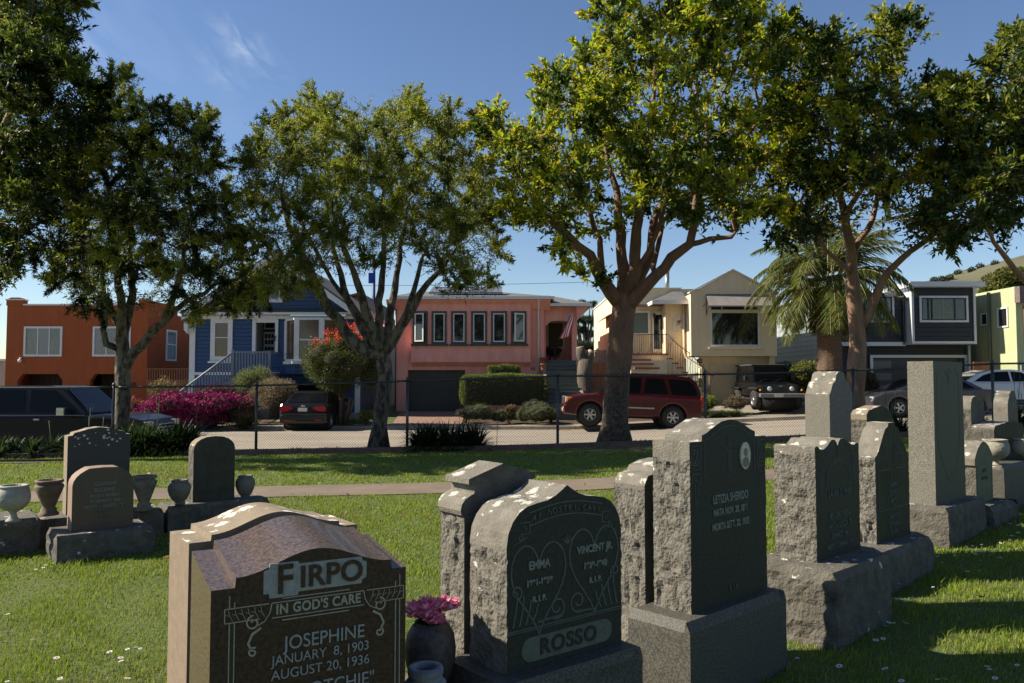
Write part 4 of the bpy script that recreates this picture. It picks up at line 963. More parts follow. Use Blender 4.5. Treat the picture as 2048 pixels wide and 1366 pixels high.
for k in range(ns): 
    z1_ = ep-.0-(k+0)*((ep-hz(812))/ns); y1_ = .2-k*.29
    mb.box(sx0_, sx1_, y1_-.29, y1_, zb-.3, z1_-.06); mb.box(sx0_, sx1_, y1_-.33, y1_, z1_-.055, z1_)
mb.build('stairs', grey_st, h)
mb = MB()
for s, xx in ((0, sx0_-.14), (1, sx1_+.0)):
    mb.prism([(.2, ep+.06 if s == 0 else ep+.03), (.2-ns*.29, hz(812)+.1), (.2-ns*.29, zb-.3), (.2, zb-.3)], xx, xx+.14, 'x')
mb.build('stair_wall', mat('cheek_paint', (.36,.25,.2), (.28,.2,.16), 4, .8), h)
# potted plants on the steps are things of their own
for k, (px, py, dy) in enumerate(((1086, 722, -.3), (1087, 735, -1.1))):
    o = empty('flower_pot', P(px, py, Y+dy), 0, ('terracotta pot at the top of the pink house stairs', 'terracotta pot one step lower on the pink house stairs')[k], 'pot', 'pots on the stair wall')
    mb = MB(); mb.lathe([(.09,-.1),(.13,.12),(.14,.12),(.14,.16),(.11,.16),(.10,.10),(.001,.09)], 16, cap=False); mb.build('pot', mat('terracotta', (.35,.13,.07), (.28,.1,.06), 9, .8), o)
# flag
fl = empty('flag', P(1148, 640, 35.9), 0, 'stars and stripes flag hanging from a pole by the pink house porch', 'flag')
mb = MB(); mb.tube([(0,.2,-.35),(-.0,-.0,.05),(-.02,-.15,.3)], .014, 8); mb.build('flag_pole', white, fl)
V = []; F = []; MI = []; nx, ny = 14, 26
for j in range(ny+1):
    for i in range(nx+1):
        u, v = i/nx, j/ny
        V.append((-.0-.50*u*(.45+.55*v)-.20*v+.03*math.sin(6*u+4*v), -.30+.08*math.sin(8*u+3*v)-.05*v, .30-.12*u-1.05*v))
for j in range(ny):
    for i in range(nx):
        F.append((j*(nx+1)+i, j*(nx+1)+i+1, (j+1)*(nx+1)+i+1, (j+1)*(nx+1)+i))
        canton = j < ny*.42 and i >= nx*.45
        MI.append(2 if canton and not (i % 2 == 0 and j % 2 == 0) else (1 if canton else (0 if (i//2) % 2 == 0 else 1)))
link('cloth', npmesh('cloth', V, F, smooth=True, mi=MI), [mat('flag_red', (.50,.03,.04), None, rough=.8), mat('flag_white', (.8,.78,.75), None, rough=.8), mat('flag_blue', (.02,.03,.13), None, rough=.8)], fl)

# --- cut stump, fences, cypress between pink and yellow
o = empty('tree_stump', P(1172, 800, 34.2), 0, 'tall cut-off grey tree stump with sawn limb ends between pink and yellow house', 'stump')
mb = MB(); br = mat('stump_bark', (.13,.105,.085), (.055,.045,.036), 5, .95, bump=1, bscale=14, stretch=(4,4,.6))
zz = PZ(800, 34.2); pts = [(0,0,-.4),(0,0,.4),(-.06,0,1.1),(-.02,0,1.75)]; mb.tube(pts, [.42,.36,.33,.30], 12); mb.tube([(-.02,0,1.4),(-.22,-.05,1.95),(-.25,-.05,2.25)], [.2,.2,.18], 10); mb.tube([(0,0,1.5),(.16,-.1,1.9),(.2,-.15,2.05)], [.2,.17,.15], 10)
mb.build('trunk', br, o)
mb = MB(); mb.tube([(-.245,-.05,2.249),(-.252,-.052,2.28)], .165, 12); mb.tube([(.2,-.15,2.05),(.215,-.17,2.08)], .14, 12); mb.build('cut_face', mat('sawn_wood', (.45,.36,.27), (.36,.28,.2), 9, .9), o)
board_fence('board_fence', PX(1154,35), PX(1238,35), 35.0, -.2, PZ(727,35), 'redwood board fence behind the tall stump, between pink and yellow house')
board_fence('picket_fence', PX(1150,39), PX(1245,39), 39, -.2, PZ(702,39), 'white weathered picket fence behind the tall stump', m=mat('weathered_white_wood', (.42,.42,.38), (.3,.3,.27), 5, .9))

# --- cream house
Y = 35; X0 = PX(1383, Y); hx, hz = L2(Y, X0)
h = house('cream_house', Y, X0, 'cream stucco house with pointed gable, picture window under a grey awning and iron stair rail')
crm = stucco('cream_stucco', (.74,.60,.40), .90); zb = -.1; R_ = hx(1555)
mb = MB(); zl = hz(690+22)
mb.prism([(0,zl),(0,hz(586)),(hx(1468),hz(541)),(R_,hz(589)),(R_,zl)], 0, .3)
mb.box(0, .25, .3, 1.9, zl, hz(588)); mb.box(R_-.25, R_, .3, 12, zb, hz(592)); mb.box(.25, R_-.25, .3, .9, zl, zl+.1)
mb.box(hx(1400,.6), hx(1553,.3), .6, .85, zb, zl); mb.box(hx(1553,.3)-.2, hx(1553,.3), .85, 12, zb, zl)
# entry bay beside the gable, recessed door wall, long left wall
ye = 1.0; yd = 1.9; xl = PX(1238, 36.9)-X0
mb.box(hx(1332,ye), -.001, ye, ye+.25, zb, hz(608,ye)); mb.box(hx(1332,ye), hx(1332,ye)+.2, ye+.25, yd, zb, hz(608,ye))
mb.box(xl, hx(1345,ye), yd, yd+.25, zb, hz(578,yd)); mb.box(xl, xl+.25, yd+.25, 13, zb, hz(578,yd)); mb.box(hx(1345,ye), R_-.25, yd+.02, yd+.2, zl, hz(578,yd))
mb.box(xl+.25, R_-.25, yd+.25, 12.9, hz(578,yd)-.5, hz(578,yd)-.35)
mb.build('wall', crm, h)
trimc = mat('cream_trim', (.66,.62,.52), None, rough=.6)
mb = MB(); mb.prism([(-.06,hz(586)+.0),(-.06,hz(585)+.03),(hx(1468),hz(540)+.05),(R_+.1,hz(588)+.04),(R_+.1,hz(588)-.02),(hx(1468),hz(541)-.0)], -.08, .35)
mb.box(xl-.05, 0, yd-.06, yd+.3, hz(578,yd)+.001, hz(578,yd)+.06); mb.box(xl-.05, xl+.3, yd+.301, 13, hz(578,yd)+.001, hz(578,yd)+.06); mb.build('coping', trimc, h)
mb = MB(); rx0 = hx(1307,.4); hiproof(mb, rx0, .0, .45, 2.2, hz(601,.6), hz(580,1.5), hx(1352,1.5), .0, 1.9); mb.build('entry_roof', roofm, h)
mb = MB(); mb.box(rx0-.03, .02, .40, .448, hz(608,.4), hz(600.5,.4)); mb.box(rx0-.03, rx0+.05, .45, 1.9, hz(608,.4), hz(600.7,.4)); mb.build('gutter', white, h)
mb = MB(); mb.tube([(-.12,.9,hz(606,.9)),(-.12,.9,hz(700)),(-.06,.9,hz(713)),(hx(1404,.5),.5,hz(735)),(hx(1404,.5),.5,hz(765))], .05, 8); mb.build('downspout', crm, h)
window(h, hx(1421), hx(1521), hz(693.5), hz(622), -.0, fm=trimc, w=.09, sill=trimc)
mb = MB(); mb.box(hx(1424), hx(1516), -.02, -.004, hz(621), hz(613)); tw = mb.build('transom_window', glass, h)
mb = MB(); frame_ring(mb, hx(1421), hx(1520), hz(622)+.004, hz(611.5), -.05, -.001, .05); mb.box(hx(1445)-.02, hx(1445)+.02, -.05, -.021, hz(621), hz(613)); mb.box(hx(1492)-.02, hx(1492)+.02, -.05, -.021, hz(621), hz(613)); mb.build('frame', trimc, tw)
awm = mat('awning_canvas', (.22,.20,.19), (.17,.155,.145), 3, .9)
mb = MB(); xa, xb = hx(1414), hx(1538)
mb.add([(xa,-.01,hz(588)),(xb,-.01,hz(588)),(xb+.04,-.62,hz(611,-.62)),(xa-.04,-.62,hz(611,-.62)),(xa-.04,-.62,hz(613,-.62)),(xb+.04,-.62,hz(613,-.62))], [(0,1,2,3),(3,2,5,4)])
aw = mb.build('awning', awm, h)
mb = MB()
for x in (xa, xb): mb.tube([(x,-.02,hz(625)),(x,-.62,hz(612,-.6))], .014, 6); mb.tube([(x,-.02,hz(630)),(x,-.02,hz(590))], .014, 6); mb.tube([(x+.15*math.cos(a*.6)-.0,-.03,hz(600)-.12*a*.5) for a in range(6)], .01, 5)
mb.build('bracket', blackm, aw)
mb = MB(); mb.tube([(hx(1336,3),3,hz(580,3)-.3),(hx(1336,3),3,hz(545,3))], .11, 14); mb.tube([(hx(1336,3),3,hz(545,3)),(hx(1336,3),3,hz(538,3))], .14, 14); mb.build('flue_pipe', mat('zinc', (.34,.35,.36), (.27,.28,.29), 5, .35, metal=.7), h)
# relief plaque
mb = MB(); xm = hx(1358.5,ye); mb.prism([(hx(1347,ye),hz(663,ye)),(hx(1347,ye),hz(637,ye)),(xm,hz(631,ye)),(hx(1370,ye),hz(637,ye)),(hx(1370,ye),hz(663,ye))], ye-.03, ye-.001)
pq = mb.build('plaque', mat('plaque_plaster', (.62,.56,.45), None, rough=.9), h)
mb = MB(); 
for k in range(16):
    a = random.uniform(0, 6.28); r = random.uniform(.04, .22); x = xm+r*math.cos(a)*.8; z = hz(646,ye)+r*math.sin(a)*1.1
    mb.prism(arc(x, z, .035, .02, 0, 360, 6)[:-1], ye-.045, ye-.031)
mb.tube([(xm-.1,ye-.04,hz(652,ye)),(xm,ye-.04,hz(645,ye)),(xm+.12,ye-.04,hz(637,ye))], .012, 5); mb.build('relief', mat('relief_brown', (.30,.2,.14), None, rough=.9), pq)
window(h, hx(1256,yd), hx(1300,yd), hz(670,yd), hz(622,yd), yd, fm=white, w=.08, gm=glassg, proud=.06)
mb = MB(); mb.box(hx(1320,yd)-.35, hx(1331,yd), yd-.06, yd-.002, hz(705,yd), hz(623,yd)); d_ = mb.build('door', trimc, h)
mb = MB(); mb.box(hx(1320,yd)-.27, hx(1331,yd)-.07, yd-.07, yd-.061, hz(698,yd), hz(630,yd)); mb.build('pane', glass, d_)
mb = MB(); lx = hx(1309,yd); mb.box(lx-.05, lx+.05, yd-.14, yd-.04, hz(636,yd), hz(629,yd)); mb.lathe([(.07,0),(.001,.08)], 8, c=(lx,yd-.09,hz(629,yd))); mb.box(lx-.02, lx+.02, yd-.05, yd, hz(632,yd), hz(628,yd)); mb.build('door_lamp', mat('bronze', (.05,.045,.03), None, rough=.4, metal=.6), h)
mb = MB(); mb.box(hx(1394,.6), hx(1404,.6), .56, .598, hz(726,.6), hz(718,.6)); np_ = mb.build('number_plate', blackm, h); text(np_, '1660', .13, hx(1399,.6), hz(722,.6), trimc, 'digits', y=.555, sx=.75)
mb = MB(); mb.box(hx(1418,.6), hx(1512,.6), .55, .598, zb, hz(727,.6))
for k in range(1, 5): mb.box(hx(1418,.6), hx(1512,.6), .535, .549, zb+(hz(727,.6)-zb)*k/5-.02, zb+(hz(727,.6)-zb)*k/5-.005)
mb.build('garage_door', mat('cream_door', (.62,.50,.32), (.56,.45,.28), 4, .7), h)
mb = MB(); mb.box(hx(1225,yd), hx(1262,yd), yd-.16, yd-.002, hz(612,yd), hz(607,yd)) ; mb.box(hx(1262,yd)+.001, hx(1330,yd), yd-.4, yd-.002, hz(613,yd), hz(610,yd)); mb.build('door_canopy', mat('canopy_grey', (.2,.2,.17), (.1,.1,.09), 30, .8), h)
# landing and turning stairs
brk = mat('brick_red', (.27,.13,.095), (.17,.09,.07), 16, .9, bump=.5)
sx_a = hx(1262,.0); lz = hz(708,1.2)
mb = MB(); mb.box(hx(1262,.5), hx(1336,.5), .5, 1.88, zb, lz-.08)
n = 9; x0s = hx(1336,.5); dx = (hx(1425,.0)-x0s)/n; dz = (lz-hz(790,0))/n
for k in range(n): mb.box(x0s+k*dx, x0s+(k+1)*dx, .45-.05*k, 1.0-.05*k if k else .99, zb, lz-(k+1)*dz-.05)
mb.box(hx(1262,-.4), hx(1335,-.4), -.4, .499, zb, lz-.35); mb.build('stair_base', crm, h)
mb = MB(); mb.box(hx(1254,.4), hx(1337,.4), .42, 1.89, lz-.08, lz-.0); mb.box(hx(1255,-.5), hx(1303,-.5), -.46, .41, lz-.35, lz-.27); mb.box(hx(1262,-.7), hx(1308,-.7), -.75, -.47, lz-.53, lz-.45); mb.box(hx(1268,-.9), hx(1318,-.9), -1.05, -.76, lz-.72, lz-.64)
for k in range(n): mb.box(x0s+k*dx-.03, x0s+(k+1)*dx, .41-.05*k, 1.0-.05*k, lz-(k+1)*dz-.049, lz-(k+1)*dz)
mb.build('treads', brk, h)
iron = mat('wrought_iron', (.035,.022,.02), (.06,.03,.025), 20, .6, metal=.3)
mb = MB(); rz_ = lz+.85
mb.tube([(hx(1262,.45),.45,rz_),(x0s,.45,rz_)], .018, 6); rail = []
for k in range(n+1): rail.append((x0s+k*dx, .42-.05*k, rz_-.0-k*dz-.05*math.sin(k)))
mb.tube(rail, .02, 6)
for k in range(16): x = hx(1266,.45)+k*(x0s-hx(1266,.45))/16; mb.tube([(x,.45,lz),(x,.45,rz_)], .009, 5)
for k in range(n): 
    for q in (0, .5): t = k+q; x = x0s+t*dx; z = rz_-t*dz; mb.tube([(x,.42-.05*t,z-.95),(x,.42-.05*t,z+.0)], .010, 5)
    if k % 2 == 0: mb.tube([(x0s+(k+.1)*dx+.3*a, .4-.05*k, rz_-k*dz-.9+.8*math.sin(a*1.5)) for a in (0,.3,.6,.9)], .008, 5)
for k in range(4): x = hx(1275+k*18,.45); mb.tube([(x+.25*math.sin(a), .45, lz+.75*(1-math.cos(a))) for a in (0,.4,.8,1.2)], .008, 5)
mb.build('stair_rail', iron, h)
mb = MB(); x = hx(1256,.4)
for k in range(9): mb.tube([(x+.04*k,.4+.08*k,lz),(x+.04*k,.4+.08*k,lz+.6+.12*math.sin(k))], .012, 5)
mb.tube([(x-.05,.3,lz+.9),(x+.1,.5,lz+1.0),(x+.3,.9,lz+.7),(x+.35,1.2,lz+.5)], .02, 6); mb.build('green_railing', mat('verdigris', (.06,.10,.085), (.04,.06,.05), 9, .6), h)
window(h, 0, 1.2, PZ(700,41)*.99, PZ(650,41), 0, fm=mat('brown_frame', (.09,.05,.035), None, rough=.7), w=.08).location = (xl-.004, 0, 0)
f = h.children[-1]; f.rotation_euler = (0, 0, -math.pi/2); f.location = (xl-.004, 5.2, 0)
mb = MB(); mb.prism([(xl-.001,hz(622,3)),(xl-.45,hz(632,3)),(xl-.45,hz(633,3)-.02),(xl-.001,hz(624,3))], 3, 7); mb.build('side_awning', mat('side_awning_wood', (.25,.19,.14), None, rough=.8), h)

# --- dark modern house
Y = 35; X0 = PX(1646, Y); hx, hz = L2(Y, X0)
h = house('modern_house', Y, X0, 'dark charcoal modern house with white-edged projecting upper box')
navy = siding_mat('charcoal_siding', (.022,.026,.034), .2, .55); grys = siding_mat('pale_grey_siding', (.33,.38,.39), .22, .6)
zb = 0.; Wd = hx(1945)
mb = MB(); mb.box(.02, hx(1826), 0, .3, hz(684), hz(594)); g0, g1_ = hx(1742), hx(1932); gt = hz(716, .5)
mb.box(.02, g0, .5, .8, zb, hz(684)); mb.box(g1_, Wd, .5, .8, zb, hz(684)); mb.box(g0, g1_, .5, .8, gt, hz(684)); mb.box(Wd-.25, Wd, .8, 11, zb, hz(600)); mb.box(.25, Wd-.25, 10.7, 11, zb, hz(600))
mb.build('wall', navy, h)
mb = MB(); mb.prism([(0,zb),(0,hz(590)),(11,hz(590)+.0),(11,zb)], 0, .018, 'x'); mb.prism([(.3,zb),(.3,hz(592)),(11,hz(592)),(11,zb)], .0185, .25, 'x'); mb.build('side_wall', grys, h)
mb = MB(); bx0, bx1 = hx(1826,-.6), hx(1957,-.6); t0, t1 = hz(688,-.6), hz(573,-.6)
mb.box(bx0+.12, bx1-.12, -.55, 6, t0+.12, t1-.02); mb.build('upper_box', navy, h)
mb = MB(); mb.box(bx0+.02, bx0+.119, -.6, 6, t0, t1); mb.box(bx1-.119, bx1-.02, -.6, 6, t0, t1); mb.box(bx0+.12, bx1-.12, -.6, 6, t0+.02, t0+.119)
mb.box(.25, bx0-.002, -.06, .0, hz(692), hz(684)); mb.box(.0, .10, -.05, -.002, zb, hz(595))
fr_ = mb.build('white_trim', mat('white_blue_trim', (.50,.52,.56), None, rough=.5), h)
mb = MB(); mb.box(bx0-.2, hx(1975,-.9), -.95, 6.5, hz(573,-.9), hz(563,-.9)); mb.build('fascia', mat('roof_fascia', (.50,.52,.56), None, rough=.5), h)
mb = MB(); mb.box(-.35, bx0-.21, -.4, 11.3, hz(593), hz(588)); mb.build('roof', mat('roof_white', (.5,.52,.55), None, rough=.6), h)
bl = mat('plantation_shutter', (.22,.25,.20), (.1,.12,.1), 60, .7, stretch=(.2,1,1))
f = window(h, hx(1843,-.6), hx(1941,-.6), hz(644.5,-.6), hz(591.5,-.6), -.552, w=.09, fm=MATS['white_blue_trim'], inner=blackm)
mb = MB(); xa, xb = hx(1868,-.6), hx(1914,-.6); z = hz(642,-.6)
while z < hz(597,-.6): mb.add([(xa,-.575,z),(xb,-.575,z),(xb,-.568,z+.055),(xa,-.568,z+.055)], [(0,1,2,3)]); z += .085
mb.box((xa+xb)/2-.04, (xa+xb)/2+.04, -.58, -.566, hz(642,-.6), hz(597,-.6)); mb.build('shutter', bl, f)
mb = MB()
for q in (1861, 1868, 1914): mb.box(hx(q,-.6)-.03, hx(q,-.6)+.03, -.595, -.581, hz(643,-.6)+.03, hz(593,-.6)-.03)
mb.build('mullion', blackm, f)
window(h, hx(1694), hx(1791), hz(645), hz(590), 0, w=.09, fm=MATS['white_blue_trim'], inner=blackm, mull=(.68,), gm=mat('glass_teal', (.10,.17,.19), (.06,.10,.12), 3, .05, spec=.9))
mb = MB(); frame_ring(mb, hx(1740,.5), hx(1935,.5), -.2, hz(710,.5), .42, .498, .12); mb.build('garage_frame', MATS['white_blue_trim'], h)
mb = MB(); mb.box(g0+.0, g1_, .55, .65, zb, gt); gdr = mb.build('garage_door', mat('charcoal_door', (.016,.018,.021), None, rough=.5), h)
for k in range(4): mb = MB(); z = gt-.12-k*.55; mb.box(hx(1746,.5), hx(1784,.5), .53, .549, z-.32, z); mb.build('pane', mat('frosted_pane', (.045,.06,.075), None, rough=.3), gdr)
mb = MB(); mb.tube([(hx(1940,.3),.3,zb),(hx(1940,.3),.3,hz(690))], .06, 8); mb.build('post', MATS['white_blue_trim'], h)
mb = MB(); mb.tube([(bx0-.08,-.08,hz(690)),(bx0-.08,-.08,hz(598))], .035, 8); mb.build('downspout', galv, h)
mb = MB(); mb.tube([(-.06,4.4,hz(640,4)),(-.06,4.4,hz(668,4))], .05, 8); mb.box(-.2, -.02, 4.2, 4.6, hz(628,4)-.5, hz(628,4)-.1); mb.build('vent_pipe', galv, h)

# --- green house on the right
Y = 33; X0 = PX(2036, Y); hx, hz = L2(Y, X0)
h = house('green_house', Y, X0, 'pale sage green stucco house cut by the right picture edge')
grn = stucco('sage_stucco', (.40,.44,.26)); zb = .2
mb = MB(); mb.box(0, .25, .25, 4.5, zb, hz(573)); mb.box(0, 7, 0, .25, zb, hz(573)); mb.box(.25, 7, 4.25, 4.5, zb, hz(573)); mb.box(.25, 7, .25, 4.25, hz(573)-.4, hz(573)-.2); mb.build('wall', grn, h)
mb = MB(); mb.box(-.04, 7, -.35, -.002, hz(606), hz(574)); mb.build('mansard', mat('mauve_roof', (.16,.12,.12), (.1,.08,.08), 8, .9), h)
def sidewin(px0, px1, py0, py1, opened=False):
    pc = (px0+px1)/2; Yc = X0/((pc-1024)/FPX*1.0)*1.0; Yc = (X0)/( (pc-1024)/FPX) * math.cos(PITCH)**0; dy = Yc-Y
    ya = X0/((px1-1024)/FPX)-Y; yb = X0/((px0-1024)/FPX)-Y; z0 = PZ(py1, Yc); z1 = PZ(py0, Yc)
    mb = MB(); frame_ring(mb, 0, yb-ya, z0, z1, -.05, .0, .06); f = mb.build('window', white, h, (-.002, yb, 0), (0, 0, -math.pi/2))
    mb = MB(); mb.box(.05, yb-ya-.05, -.015, -.003, z0+.05, z1-.05); mb.build('pane', glass, f)
    if opened: f.children[0].rotation_euler = (R(-0), 0, 0)
sidewin(1999, 2020, 615, 655); sidewin(1965, 1979, 626, 651, True)
ypp = X0/((1984-1024)/FPX)-Y
mb = MB(); mb.tube([(-.08,ypp,PZ(762,Y+ypp)),(-.08,ypp,PZ(585,Y+ypp))], .06, 10); mb.build('drainpipe', mat('green_pipe', (.12,.14,.08), None, rough=.6), h)
window(h, .3, 1.6, hz(690), hz(612), 0, fm=mat('brown_wood', (.25,.13,.08), None, rough=.7), w=.14)
mb = MB(); mb.box(.1, .3, -.1, -.002, hz(735)-.2, hz(735)+.1); mb.build('meter_box', mat('meter_grey', (.2,.22,.2), None), h)
board_fence('board_fence', PX(1947,34), PX(2040,32.5)-.3, 34.0, .1, PZ(726,34), 'orange brown board gate between the dark house and the sage green house')

# --- pale building at the left edge
h = house('pale_building', 40, PX(-160, 40), 'sliver of a pale plastered building at the left picture edge')
mb = MB(); mb.box(0, PX(9,40)-PX(-160,40), 0, 8, -.6, PZ(722,40)); mb.build('wall', stucco('pale_plaster', (.45,.43,.38)), h)
mb = MB(); mb.box(-.1, PX(9,40)-PX(-160,40)+.1, -.1, 8.1, PZ(722,40)+.002, PZ(718,40)); mb.build('coping', white, h)
# --- utility line and pole with a blue cloth
o = empty('utility_pole', (PX(746,47), 47, -.5), 0, 'slim dark blue utility pole seen through the second tree from the left', 'pole')
mb = MB(); mb.tube([(0,0,0),(0,0,PZ(520,47)+.5)], [.13,.09], 10); mb.build('pole', mat('blue_pole', (.02,.04,.11), None, rough=.6), o)
mb = MB(); z = PZ(571,47)+.5; mb.tube([(-14+28*k/12, 0, z+.0+.25*((k-6)/6.)**2) for k in range(13)], .012, 5); mb.build('wire', blackm, o)
mb = MB(); V = []; 
mb.box(-.3, .05, -.12, -.09, PZ(567,47)+.5, PZ(546,47)+.5); mb.build('banner', mat('blue_cloth', (.01,.05,.32), (.008,.04,.25), 5, .8), o)
# ---------------- cars ----------------
def paint(name, c, rough=.22): return mat(name, c, None, rough=rough, spec=.6, coat=1.0)
tyre_m = mat('tyre_rubber', (.018,.018,.018), (.03,.029,.027), 20, .85)
rim_m = mat('alloy', (.50,.50,.49), None, rough=.3, metal=.85)
carglass = mat('car_glass', (.005,.006,.007), None, rough=.08, spec=.16)
red_l = mat('red_lens', (.35,.01,.012), None, rough=.15, spec=.8)
amb_l = mat('amber_lens', (.65,.20,.03), None, rough=.15, spec=.8)
clr_l = mat('clear_lens', (.55,.56,.56), None, rough=.12, spec=.9, metal=.3)
plast = mat('dark_plastic', (.022,.022,.023), None, rough=.6)
def wheel(parent, x, y, r, wd=.24, rimr=.6, spokes=6, s=1, rm=None):
    "axle along y; s = +1 the outer face towards +y"
    mb = MB(); prof = [(r*rimr, -wd/2), (r*.93, -wd/2), (r, -wd*.32), (r, wd*.32), (r*.93, wd/2), (r*rimr, wd/2)]
    M = Matrix.Translation((x, y, r)) @ Matrix.Rotation(math.pi/2*(-s), 4, 'X')
    mb.lathe(prof, 28, M=M, cap=False)
    wh = mb.build('wheel', tyre_m, parent)
    mb = MB(); q = r*rimr
    mb.lathe([(q, -wd*.4), (q, wd*.42), (q*.93, wd*.46), (q*.90, wd*.38), (q*.88, wd*.1), (.001, wd*.1)], 28, M=M, cap=False)
    for k in range(spokes):
        a = 2*math.pi*k/spokes; mb.box(q*.12, q*.92, -q*.13, q*.13, wd*.22, wd*.40, M=M @ Matrix.Rotation(a, 4, 'Z'))
    mb.lathe([(q*.30, wd*.2), (q*.30, wd*.42), (q*.22, wd*.47), (.001, wd*.47)], 16, M=M, cap=False)
    mb.build('rim', rm or rim_m, wh); mb = MB()
    mb.lathe([(q*.87, wd*.12), (.001, wd*.12)], 20, M=M, cap=False); mb.build('brake_disc', plast, wh)
def inset(poly, d):
    n = len(poly); out = []
    area = sum(poly[i][0]*poly[(i+1)%n][1]-poly[(i+1)%n][0]*poly[i][1] for i in range(n)); s = 1 if area > 0 else -1
    for i in range(n):
        a, b, c = Vector(poly[i-1]), Vector(poly[i]), Vector(poly[(i+1)%n]); d1 = (b-a).normalized(); d2 = (c-b).normalized()
        nn = Vector((-(d1.y+d2.y), d1.x+d2.x)); nn = nn.normalized() if nn.length > 1e-6 else Vector((-d1.y, d1.x)); out.append((b.x+s*nn.x*d, b.y+s*nn.y*d))
    return out
def side_loft(mb, poly, hw, edge=.09, mi=0, belly=.03):
    "side outline (x, z) lofted across the car with rounded shoulders and slightly bowed flanks"
    n = len(poly); rings = []
    st = [(-hw, edge*.9), (-hw+edge*.25, edge*.35), (-hw+edge, 0), (hw-edge, 0), (hw-edge*.25, edge*.35), (hw, edge*.9)]
    for y, d in st: rings.append([(x, y, z) for x, z in inset(poly, d)])
    vs = [v for r in rings for v in r]; fs = []
    for j in range(len(st)-1):
        for i in range(n): fs.append((j*n+i, j*n+(i+1)%n, (j+1)*n+(i+1)%n, (j+1)*n+i))
    fs += [tuple(range(n)), tuple((len(st)-1)*n+i for i in range(n))[::-1]]
    mb.add(vs, fs, mi)
def arch_cut(cx, r, zb, n=9):
    "points over a wheel arch, from the rear side to the front side (x falling)"
    a0 = math.asin(max(-1, min(1, (zb-.0)/r))) if zb < r else 1.2
    return [(cx+r*math.cos(t), zb_+r*math.sin(t)) for t in [0] for zb_ in [0]] if False else [(cx+r*math.cos(a0+(math.pi-2*a0)*k/n), r*math.sin(a0+(math.pi-2*a0)*k/n)) for k in range(n+1)]
def car(name, loc, rz, label, body, top, hw, belt, tumble, wheels, wr, arch_r, sill, pm, sides, shields, cat='car', rimr=.6, spokes=6, rm=None, group=None, wheely=None):
    """x runs towards the nose. body: top outline from tail to nose (x, z) above the sill; wheels: x of rear and front axle.
    top: greenhouse outline. sides: side window outlines. shields: [(x0,z0,x1,z1, inset)] front and rear glass"""
    o = empty(name, loc, rz, label, cat, group or 'vehicles parked along the street')
    xr, xf = wheels; bottom = []
    tail, nose = body[0][0], body[-1][0]
    ar = [(x, z+wr-wr*.0) for x, z in []]
    def A(cx):
        zz = max(sill-wr, -arch_r*.95); a0 = math.asin(zz/arch_r)
        return [(cx+arch_r*math.cos(a0+(math.pi-2*a0)*k/10), wr+arch_r*math.sin(a0+(math.pi-2*a0)*k/10)) for k in range(11)]
    poly = list(body) + [(nose-.02, sill+.04)] + A(xf) + A(xr) + [(tail+.03, sill+.04)]
    mb = MB(); side_loft(mb, poly, hw); b = mb.build('body', pm, o)
    for p in b.data.polygons: p.use_smooth = False
    # greenhouse with tumblehome
    def yz(z): return hw-.05-max(0, z-belt)*tumble
    n = len(top); zt = max(z for x, z in top)
    mb = MB(); vs = [(x, -yz(z), z) for x, z in top]+[(x, yz(z), z) for x, z in top]
    mb.add(vs, [tuple(range(n)), tuple(n+i for i in range(n))[::-1]]+[(i, (i+1)%n, n+(i+1)%n, n+i) for i in range(n)])
    c = mb.build('roof', pm, o, bevel=.035)
    for s in (-1, 1):
        for w_ in sides:
            mb = MB(); wv = [(x, s*(yz(z)+.006), z) for x, z in w_]+[(x, s*(yz(z)-.02), z) for x, z in w_]; k = len(w_)
            mb.add(wv, [tuple(range(k)), tuple(k+i for i in range(k))[::-1]]+[(i, (i+1)%k, k+(i+1)%k, k+i) for i in range(k)]); mb.build('side_window', carglass, o)
    for nm, (xa, za, xb, zb_, ins) in zip(('windscreen', 'rear_window'), shields):
        d = Vector((xb-xa, zb_-za)).normalized(); nn = Vector((d.y, -d.x)); sg = 1 if nm == 'windscreen' else -1; nn = nn*sg*(1 if nn.x*sg*sg > 0 else 1)
        if (nn.x > 0) != (nm == 'windscreen'): nn = -nn
        a = Vector((xa, za))+nn*.008; bq = Vector((xb, zb_))+nn*.008
        mb = MB(); ya, yb = yz(za)-ins, yz(zb_)-ins
        mb.add([(a.x,-ya,a.y),(a.x,ya,a.y),(bq.x,yb,bq.y),(bq.x,-yb,bq.y),(a.x-nn.x*.02,-ya,a.y-nn.y*.02),(a.x-nn.x*.02,ya,a.y-nn.y*.02),(bq.x-nn.x*.02,yb,bq.y-nn.y*.02),(bq.x-nn.x*.02,-yb,bq.y-nn.y*.02)], [(0,1,2,3),(4,7,6,5),(0,4,5,1),(1,5,6,2),(2,6,7,3),(3,7,4,0)])
        mb.build(nm, carglass, o)
    wy = wheely or hw-.13
    for x in (xr, xf):
        for s in (-1, 1): wheel(o, x, s*wy, wr, rimr=rimr, spokes=spokes, s=s, rm=rm)
    mb = MB(); mb.box(xr-.4, xf+.4, -hw+.25, hw-.25, sill-.06, sill+.25)
    for cx in (xr, xf):
        M = Matrix.Translation((cx, 0, wr)) @ Matrix.Rotation(math.pi/2, 4, 'X'); mb.lathe([(arch_r*.99, -hw+.12), (arch_r*.99, hw-.12)], 20, M=M)
    mb.build('underbody', mat('underbody', (.008,.008,.008), None, rough=.9), o)
    return o
def bx(parent, name, m, *bs, r=.015, M=None):
    mb = MB()
    for b in bs: mb.rbox(*b, r=min(r, (b[1]-b[0])*.3, (b[3]-b[2])*.3, (b[5]-b[4])*.3), M=M)
    return mb.build(name, m, parent)
